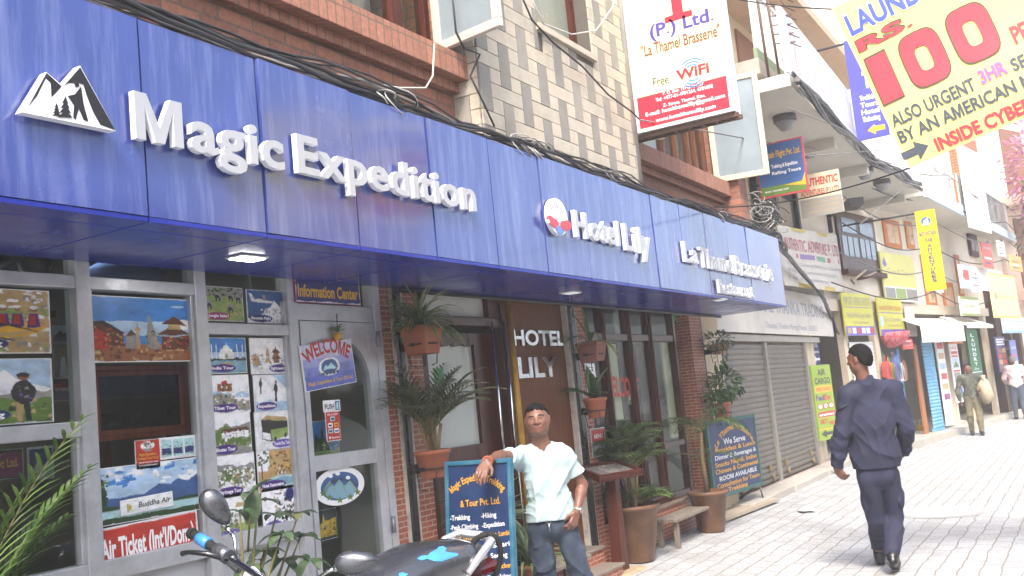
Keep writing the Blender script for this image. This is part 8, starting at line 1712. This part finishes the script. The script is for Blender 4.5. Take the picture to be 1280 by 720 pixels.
def wheel(uc):
    k = MB(); c = BF(uc, .3, 0); n_ = BF.n; e1, e2 = BF.u, BF.v; N = 40; vs = []
    pr = [(.3+.045*math.cos(t)-.045, .045*math.sin(t)) for t in np.linspace(0, 2*math.pi, 13)[:-1]]
    for i in range(N):
        a = 2*math.pi*i/N
        for q, z in pr: vs.append(c+(e1*math.cos(a)+e2*math.sin(a))*q+n_*z)
    M = len(pr); k.add(vs, [(i*M+j, ((i+1) % N)*M+j, ((i+1) % N)*M+(j+1) % M, i*M+(j+1) % M) for i in range(N) for j in range(M)], 0, True); w_ = k.build('wheel', RUB, bike)
    k = MB(); k.tube([c+(e1*math.cos(2*math.pi*i/32)+e2*math.sin(2*math.pi*i/32))*.215 for i in range(32)], .018, 8, closed=True)
    for i in range(6): a = i*math.pi/3; k.tube([c, c+(e1*math.cos(a)+e2*math.sin(a))*.21], .015, 6)
    k.tube([c-n_*.06, c+n_*.06], .05, 14); k.build('rim', SILV, w_)
wheel(-.3); wheel(.95)
k = MB()
for s_ in (-.09, .09): k.tube([BF(-.3, .3, s_), BF(-.12, .8, s_), BF(-.06, 1.0, s_)], .025, 10)
k.build('fork', SILV, bike)
k = MB(); k.box((.05, .3, -.14), (.55, .6, .14), fr=BF); k.tube([BF(-.02, .9, 0), BF(.1, .6, 0), BF(.6, .5, 0), BF(.95, .75, 0)], .03, 8); k.tube([BF(.3, .3, -.15), BF(1.05, .36, -.18)], .045, 10); k.tube([BF(.4, .3, .1), BF(.45, .0, .22)], .015, 6); k.build('engine', BLK, bike, bevel=.02)
def loft(secs, name, mats, n=20):
    k = MB(); vs = []
    for (u_, v_, w_, h_, sq) in secs:
        for i in range(n): a = 2*math.pi*i/n; cx, sx = math.cos(a), math.sin(a); e = 2/sq; vs.append(BF(u_, v_+h_*math.copysign(abs(sx)**e, sx), w_*math.copysign(abs(cx)**e, cx)))
    K = len(secs); k.add(vs, [(i*n+j, (i+1)*n+j, (i+1)*n+(j+1) % n, i*n+(j+1) % n) for i in range(K-1) for j in range(n)], 0, True)
    o = len(k.v)-len(vs); k.f += [[o+j for j in range(n)][::-1], [o+(K-1)*n+j for j in range(n)]]; k.m += [0, 0]; k.sm += [True, True]; return k.build(name, mats, bike)
ua, va = px_uv(478, 722, BF); ub, vb = px_uv(600, 674, BF); uc_, vc = px_uv(540, 690, BF)
loft([(.0, .82, .05, .04, 2.4), (.08, .84, .12, .08, 2.4), (.25, .83, .15, .1, 2.4), (.4, .78, .12, .08, 2.4), (.5, .74, .1, .04, 2.4)], 'tank', GREYM)
loft([(.42, .76, .1, .03, 2.5), (.55, .75, .13, .035, 2.6), (ua-.08, .76, .13, .035, 2.6)], 'seat', RUB)
tail = loft([(ua-.2, va-.13, .1, .05, 2.6), (ua-.05, va-.045, .17, .1, 2.6), (ua+(ub-ua)*.35, va+(vb-va)*.35-.02, .16, .1, 2.6), (ua+(ub-ua)*.75, va+(vb-va)*.75-.035, .12, .075, 2.5), (ub-.03, vb-.055, .08, .05, 2.4), (ub+.01, vb-.06, .03, .02, 2.2)], 'tail_cowl', mat('bike_dark', '#3a3d42', rough=.25, noise=.06, metal=.3, coat=.7))
# stickers follow the cowl: thin shapes laid on its top towards the camera
from mathutils.bvhtree import BVHTree
tb_ = BVHTree.FromPolygons([v.co[:] for v in tail.data.vertices], [list(p.vertices) for p in tail.data.polygons])
def decal(pts, name, m, parent, lift=.0025):
    k = MB(); o = origin_of(bike); vs = []; cx = sum(p[0] for p in pts)/len(pts); cy = sum(p[1] for p in pts)/len(pts)
    rings = [[(cx, cy)]]+[[(cx+(px-cx)*t, cy+(py-cy)*t) for px, py in pts] for t in (.35, .7, 1)]
    def hit(px, py):
        d = Vector(ray(px, py)).normalized(); loc, nrm, i, ds = tb_.ray_cast(Vector((0, 0, CAM_H))-o, d)
        return (loc+nrm*lift+o) if loc is not None else None
    idx = []
    for rg in rings:
        row = []
        for q in rg:
            p_ = hit(*q); row.append(None if p_ is None else len(vs)); 
            if p_ is not None: vs.append(p_)
        idx.append(row)
    fs = []; n = len(pts)
    for j in range(n):
        a, b_ = idx[1][j], idx[1][(j+1) % n]
        if None not in (idx[0][0], a, b_): fs.append((idx[0][0], a, b_))
        for r_ in (1, 2):
            q = (idx[r_][j], idx[r_+1][j], idx[r_+1][(j+1) % n], idx[r_][(j+1) % n])
            if None not in q: fs.append(q)
    if fs: k.add(vs, fs, 0); k.build(name, m, parent)
blobp = [(521, 699), (527, 695), (533, 697), (538, 691), (546, 687), (548, 684), (554, 683), (558, 686), (556, 690), (562, 691), (572, 692), (572, 695), (560, 699), (552, 702), (542, 702), (534, 699), (527, 701)]
decal(blobp, 'sticker', BLU, tail); decal([(498, 717), (503, 716), (510, 718), (506, 722), (499, 721)], 'sticker', BLU, tail)
# grab rail and the lock cable slung round it
k = MB(); rl = []
for s_ in (-1, 1):
    rl = [BF(ub-.2, vb-.09, s_*.13), BF(ub-.1, vb-.01, s_*.125), BF(ub-.03, vb+.015, s_*.1), BF(ub+.02, vb+.01, s_*.03), BF(ub+.022, vb+.01, 0)]; k.tube(rl, [.016, .018, .02, .02, .02], 10)
k.build('grab_rail', SILV, bike)
k = MB(); pts = []
for i in range(40): t = 2*math.pi*i/39; pts.append(BF(ub-.02+.06*math.sin(t), vb-.1+.14*math.cos(t), .03+.07*math.sin(t+.6)))
k.tube(pts, [.012+.0025*(i % 2) for i in range(40)], 8); k.build('lock_cable', RUB, bike)
loft([(ub-.05, vb-.13, .07, .03, 2.4), (ub+.05, vb-.12, .07, .035, 2.4), (ub+.07, vb-.12, .05, .025, 2.4)], 'tail_lamp', mat('tail_red', '#7a1512', rough=.2))
# handlebar, grip with blue band, lever, mirrors
bc = BF(-.04, 1.03, 0); k = MB(); g_in = GRIP.lerp(bc, .35); k.tube([GRIP, g_in, bc, BF(-.04, 1.0, .2), BF(.06, .97, .38)], .014, 10); k.build('handlebar', CHR, bike)
k = MB(); k.tube([GRIP, GRIP.lerp(bc, .3)], .02, 12); k.tube([GRIP-(bc-GRIP)*.02, GRIP+(bc-GRIP)*.02], .023, 12); k.build('grip', RUB, bike)
k = MB(); k.tube([GRIP.lerp(bc, .09), GRIP.lerp(bc, .22)], .0245, 14); k.build('grip_band', BLU, bike)
k = MB(); k.tube([BF(.06, .97, .38), BF(.02, .985, .26)], .02, 12); k.build('grip', RUB, bike)
k = MB(); s_ = GRIP.lerp(bc, .36); k.tube([GRIP.lerp(bc, .32), GRIP.lerp(bc, .46)], .03, 14); k.tube([s_, Vector(Pd(300, 712, 3.9))], .02, 8); k.build('switch_box', GREYM, bike)
k = MB(); k.tube([Vector(Pd(290, 700, 3.92)), Vector(Pd(258, 692, 3.9)), Vector(Pd(236, 690, 3.93)), Vector(Pd(228, 692, 3.95))], [.014, .011, .009, .012], 8); k.build('brake_lever', BLK, bike)
k = MB(); k.tube([Vector(Pd(312, 716, 3.85)), Vector(Pd(330, 735, 3.8))], .03, 12); k.build('reservoir', WHITE, bike)
def mirror(c, stem, axis_px, L, Wd, name='mirror'):
    k = MB(); a = Vector(Pd(*axis_px[0], axis_px[2])); b_ = Vector(Pd(*axis_px[1], axis_px[2])); e1 = (b_-a).normalized(); vd = c-Vector((0, 0, CAM_H)); vd.normalize(); e2 = e1.cross(vd).normalized(); e3 = e1.cross(e2)
    if e3.dot(vd) > 0: e3 = -e3
    n = 24; vs = []; fs = []; rows = [(1, 0), (.97, .3), (.82, .65), (.55, .9), (.25, 1)]
    def shape(t): return Vector((math.cos(t)*L*(1.0 if math.cos(t) < 0 else 1.12), math.sin(t)*Wd*(1-.18*math.cos(t)), 0))
    for s_, z in rows:
        for i in range(n): q = shape(2*math.pi*i/n)*s_; vs.append(c+e1*q.x+e2*q.y+e3*(z*.028))
    for r_ in range(4): fs += [(r_*n+i, r_*n+(i+1) % n, (r_+1)*n+(i+1) % n, (r_+1)*n+i) for i in range(n)]
    fs.append(tuple(4*n+i for i in range(n))); fs.append(tuple(range(n))[::-1]); k.add(vs, fs, 0, True); mo_ = k.build(name, MIRB, bike)
    k = MB(); q = c-e3*.0015; k.add([q+e1*shape(2*math.pi*i/n).x*.94+e2*shape(2*math.pi*i/n).y*.94 for i in range(n)], [tuple(range(n))]); k.build('mirror_glass', CHR, mo_)
    k = MB(); k.tube(stem, [.009, .007, .007, .008][:len(stem)], 8); k.tube([stem[-1]-(stem[-1]-stem[-2]).normalized()*.02, stem[-1]], .013, 8); k.build('mirror_stem', CHR, mo_)
mirror(Vector(Pd(269, 633, 4.0)), [Vector(Pd(300, 705, 3.95)), Vector(Pd(295, 690, 3.95)), Vector(Pd(293, 672, 3.97)), Vector(Pd(284, 660, 4.0))], ((252, 613), (286, 658), 4.0), .08, .048)
mirror(Vector(Pd(444, 703, 3.55)), [Vector(Pd(395, 745, 3.6)), Vector(Pd(398, 722, 3.58)), Vector(Pd(410, 714, 3.56)), Vector(Pd(424, 709, 3.55))], ((420, 706), (470, 702), 3.55), .075, .042)
# ================================================================== thin volume added to stand in for lens flare and overexposure
k = MB(); k.box((-122, -122, -1), (202, 122, 14)); hz_m = bpy.data.materials.new('glare_volume'); hz_m.use_nodes = True; n_ = hz_m.node_tree.nodes; n_.remove(n_['Principled BSDF'])
pv = n_.new('ShaderNodeVolumePrincipled'); pv.inputs['Color'].default_value = (.95, .95, .97, 1); pv.inputs['Density'].default_value = .0045; hz_m.node_tree.links.new(pv.outputs[0], n_['Material Output'].inputs['Volume'])
k.build('glare_haze', hz_m, kind='stuff')
# ================================================================== the other side of the street, behind the camera's right shoulder
for (x0, x1, yf, H, c, lab) in ((-14, -1.5, -6.2, 5.6, '#8f7a66', 'brown plastered house opposite the hotel, behind the photographer'), (-1.5, 8.5, -6.5, 6.2, '#8a5a44', 'brick house facing the hotel from across the street'), (8.5, 17, -6.8, 5.4, '#a89a80', 'cream house facing the rolled shutters from across the street')):
    t = thing('opposite_building', lab, 'building', ((x0+x1)/2, yf, 0)); f_ = Frame((x1, yf, 0), (-1, 0, 0)); W = x1-x0
    k = MB(); k.box((0, 0, -6), (W, H, 0), 0, f_); k.build('wall', mat('opposite_'+c.strip('#'), c, rough=.85, noise=.1, dirt='#5d5044', da=.4), t)
    for z in (3.3,):
        if z+1.3 > H: continue
        for i in range(int(W/2.4)): k = MB(); k.box((.6+i*2.4, z, .003), (2.0+i*2.4, z+1.25, .06), 0, f_); wo = k.build('window', WOODR, t); k = MB(); k.box((.7+i*2.4, z+.1, .0605), (1.9+i*2.4, z+1.15, .066), 0, f_); k.build('pane', mat('opposite_pane', '#3a4048', rough=.1, noise=.1), wo)
    for i in range(int(W/3.2)): k = MB(); k.box((.3+i*3.2, .1, .003), (3.1+i*3.2, 2.4, .05), 0, f_); so = k.build('shop_front', mat('opposite_shop', '#4a443e', rough=.4, noise=.3, ns=2), t); k = MB(); k.box((.3+i*3.2, 2.45, .003), (3.1+i*3.2, 3.0, .12), 0, f_); k.build('shop_fascia', flat(('#8a3b34', '#3d5a86', '#b5a24a')[i % 3]), t)
    k = MB(); k.box((0, H, -6), (W, H+.2, .3), 0, f_); k.build('cornice', CONC, t)
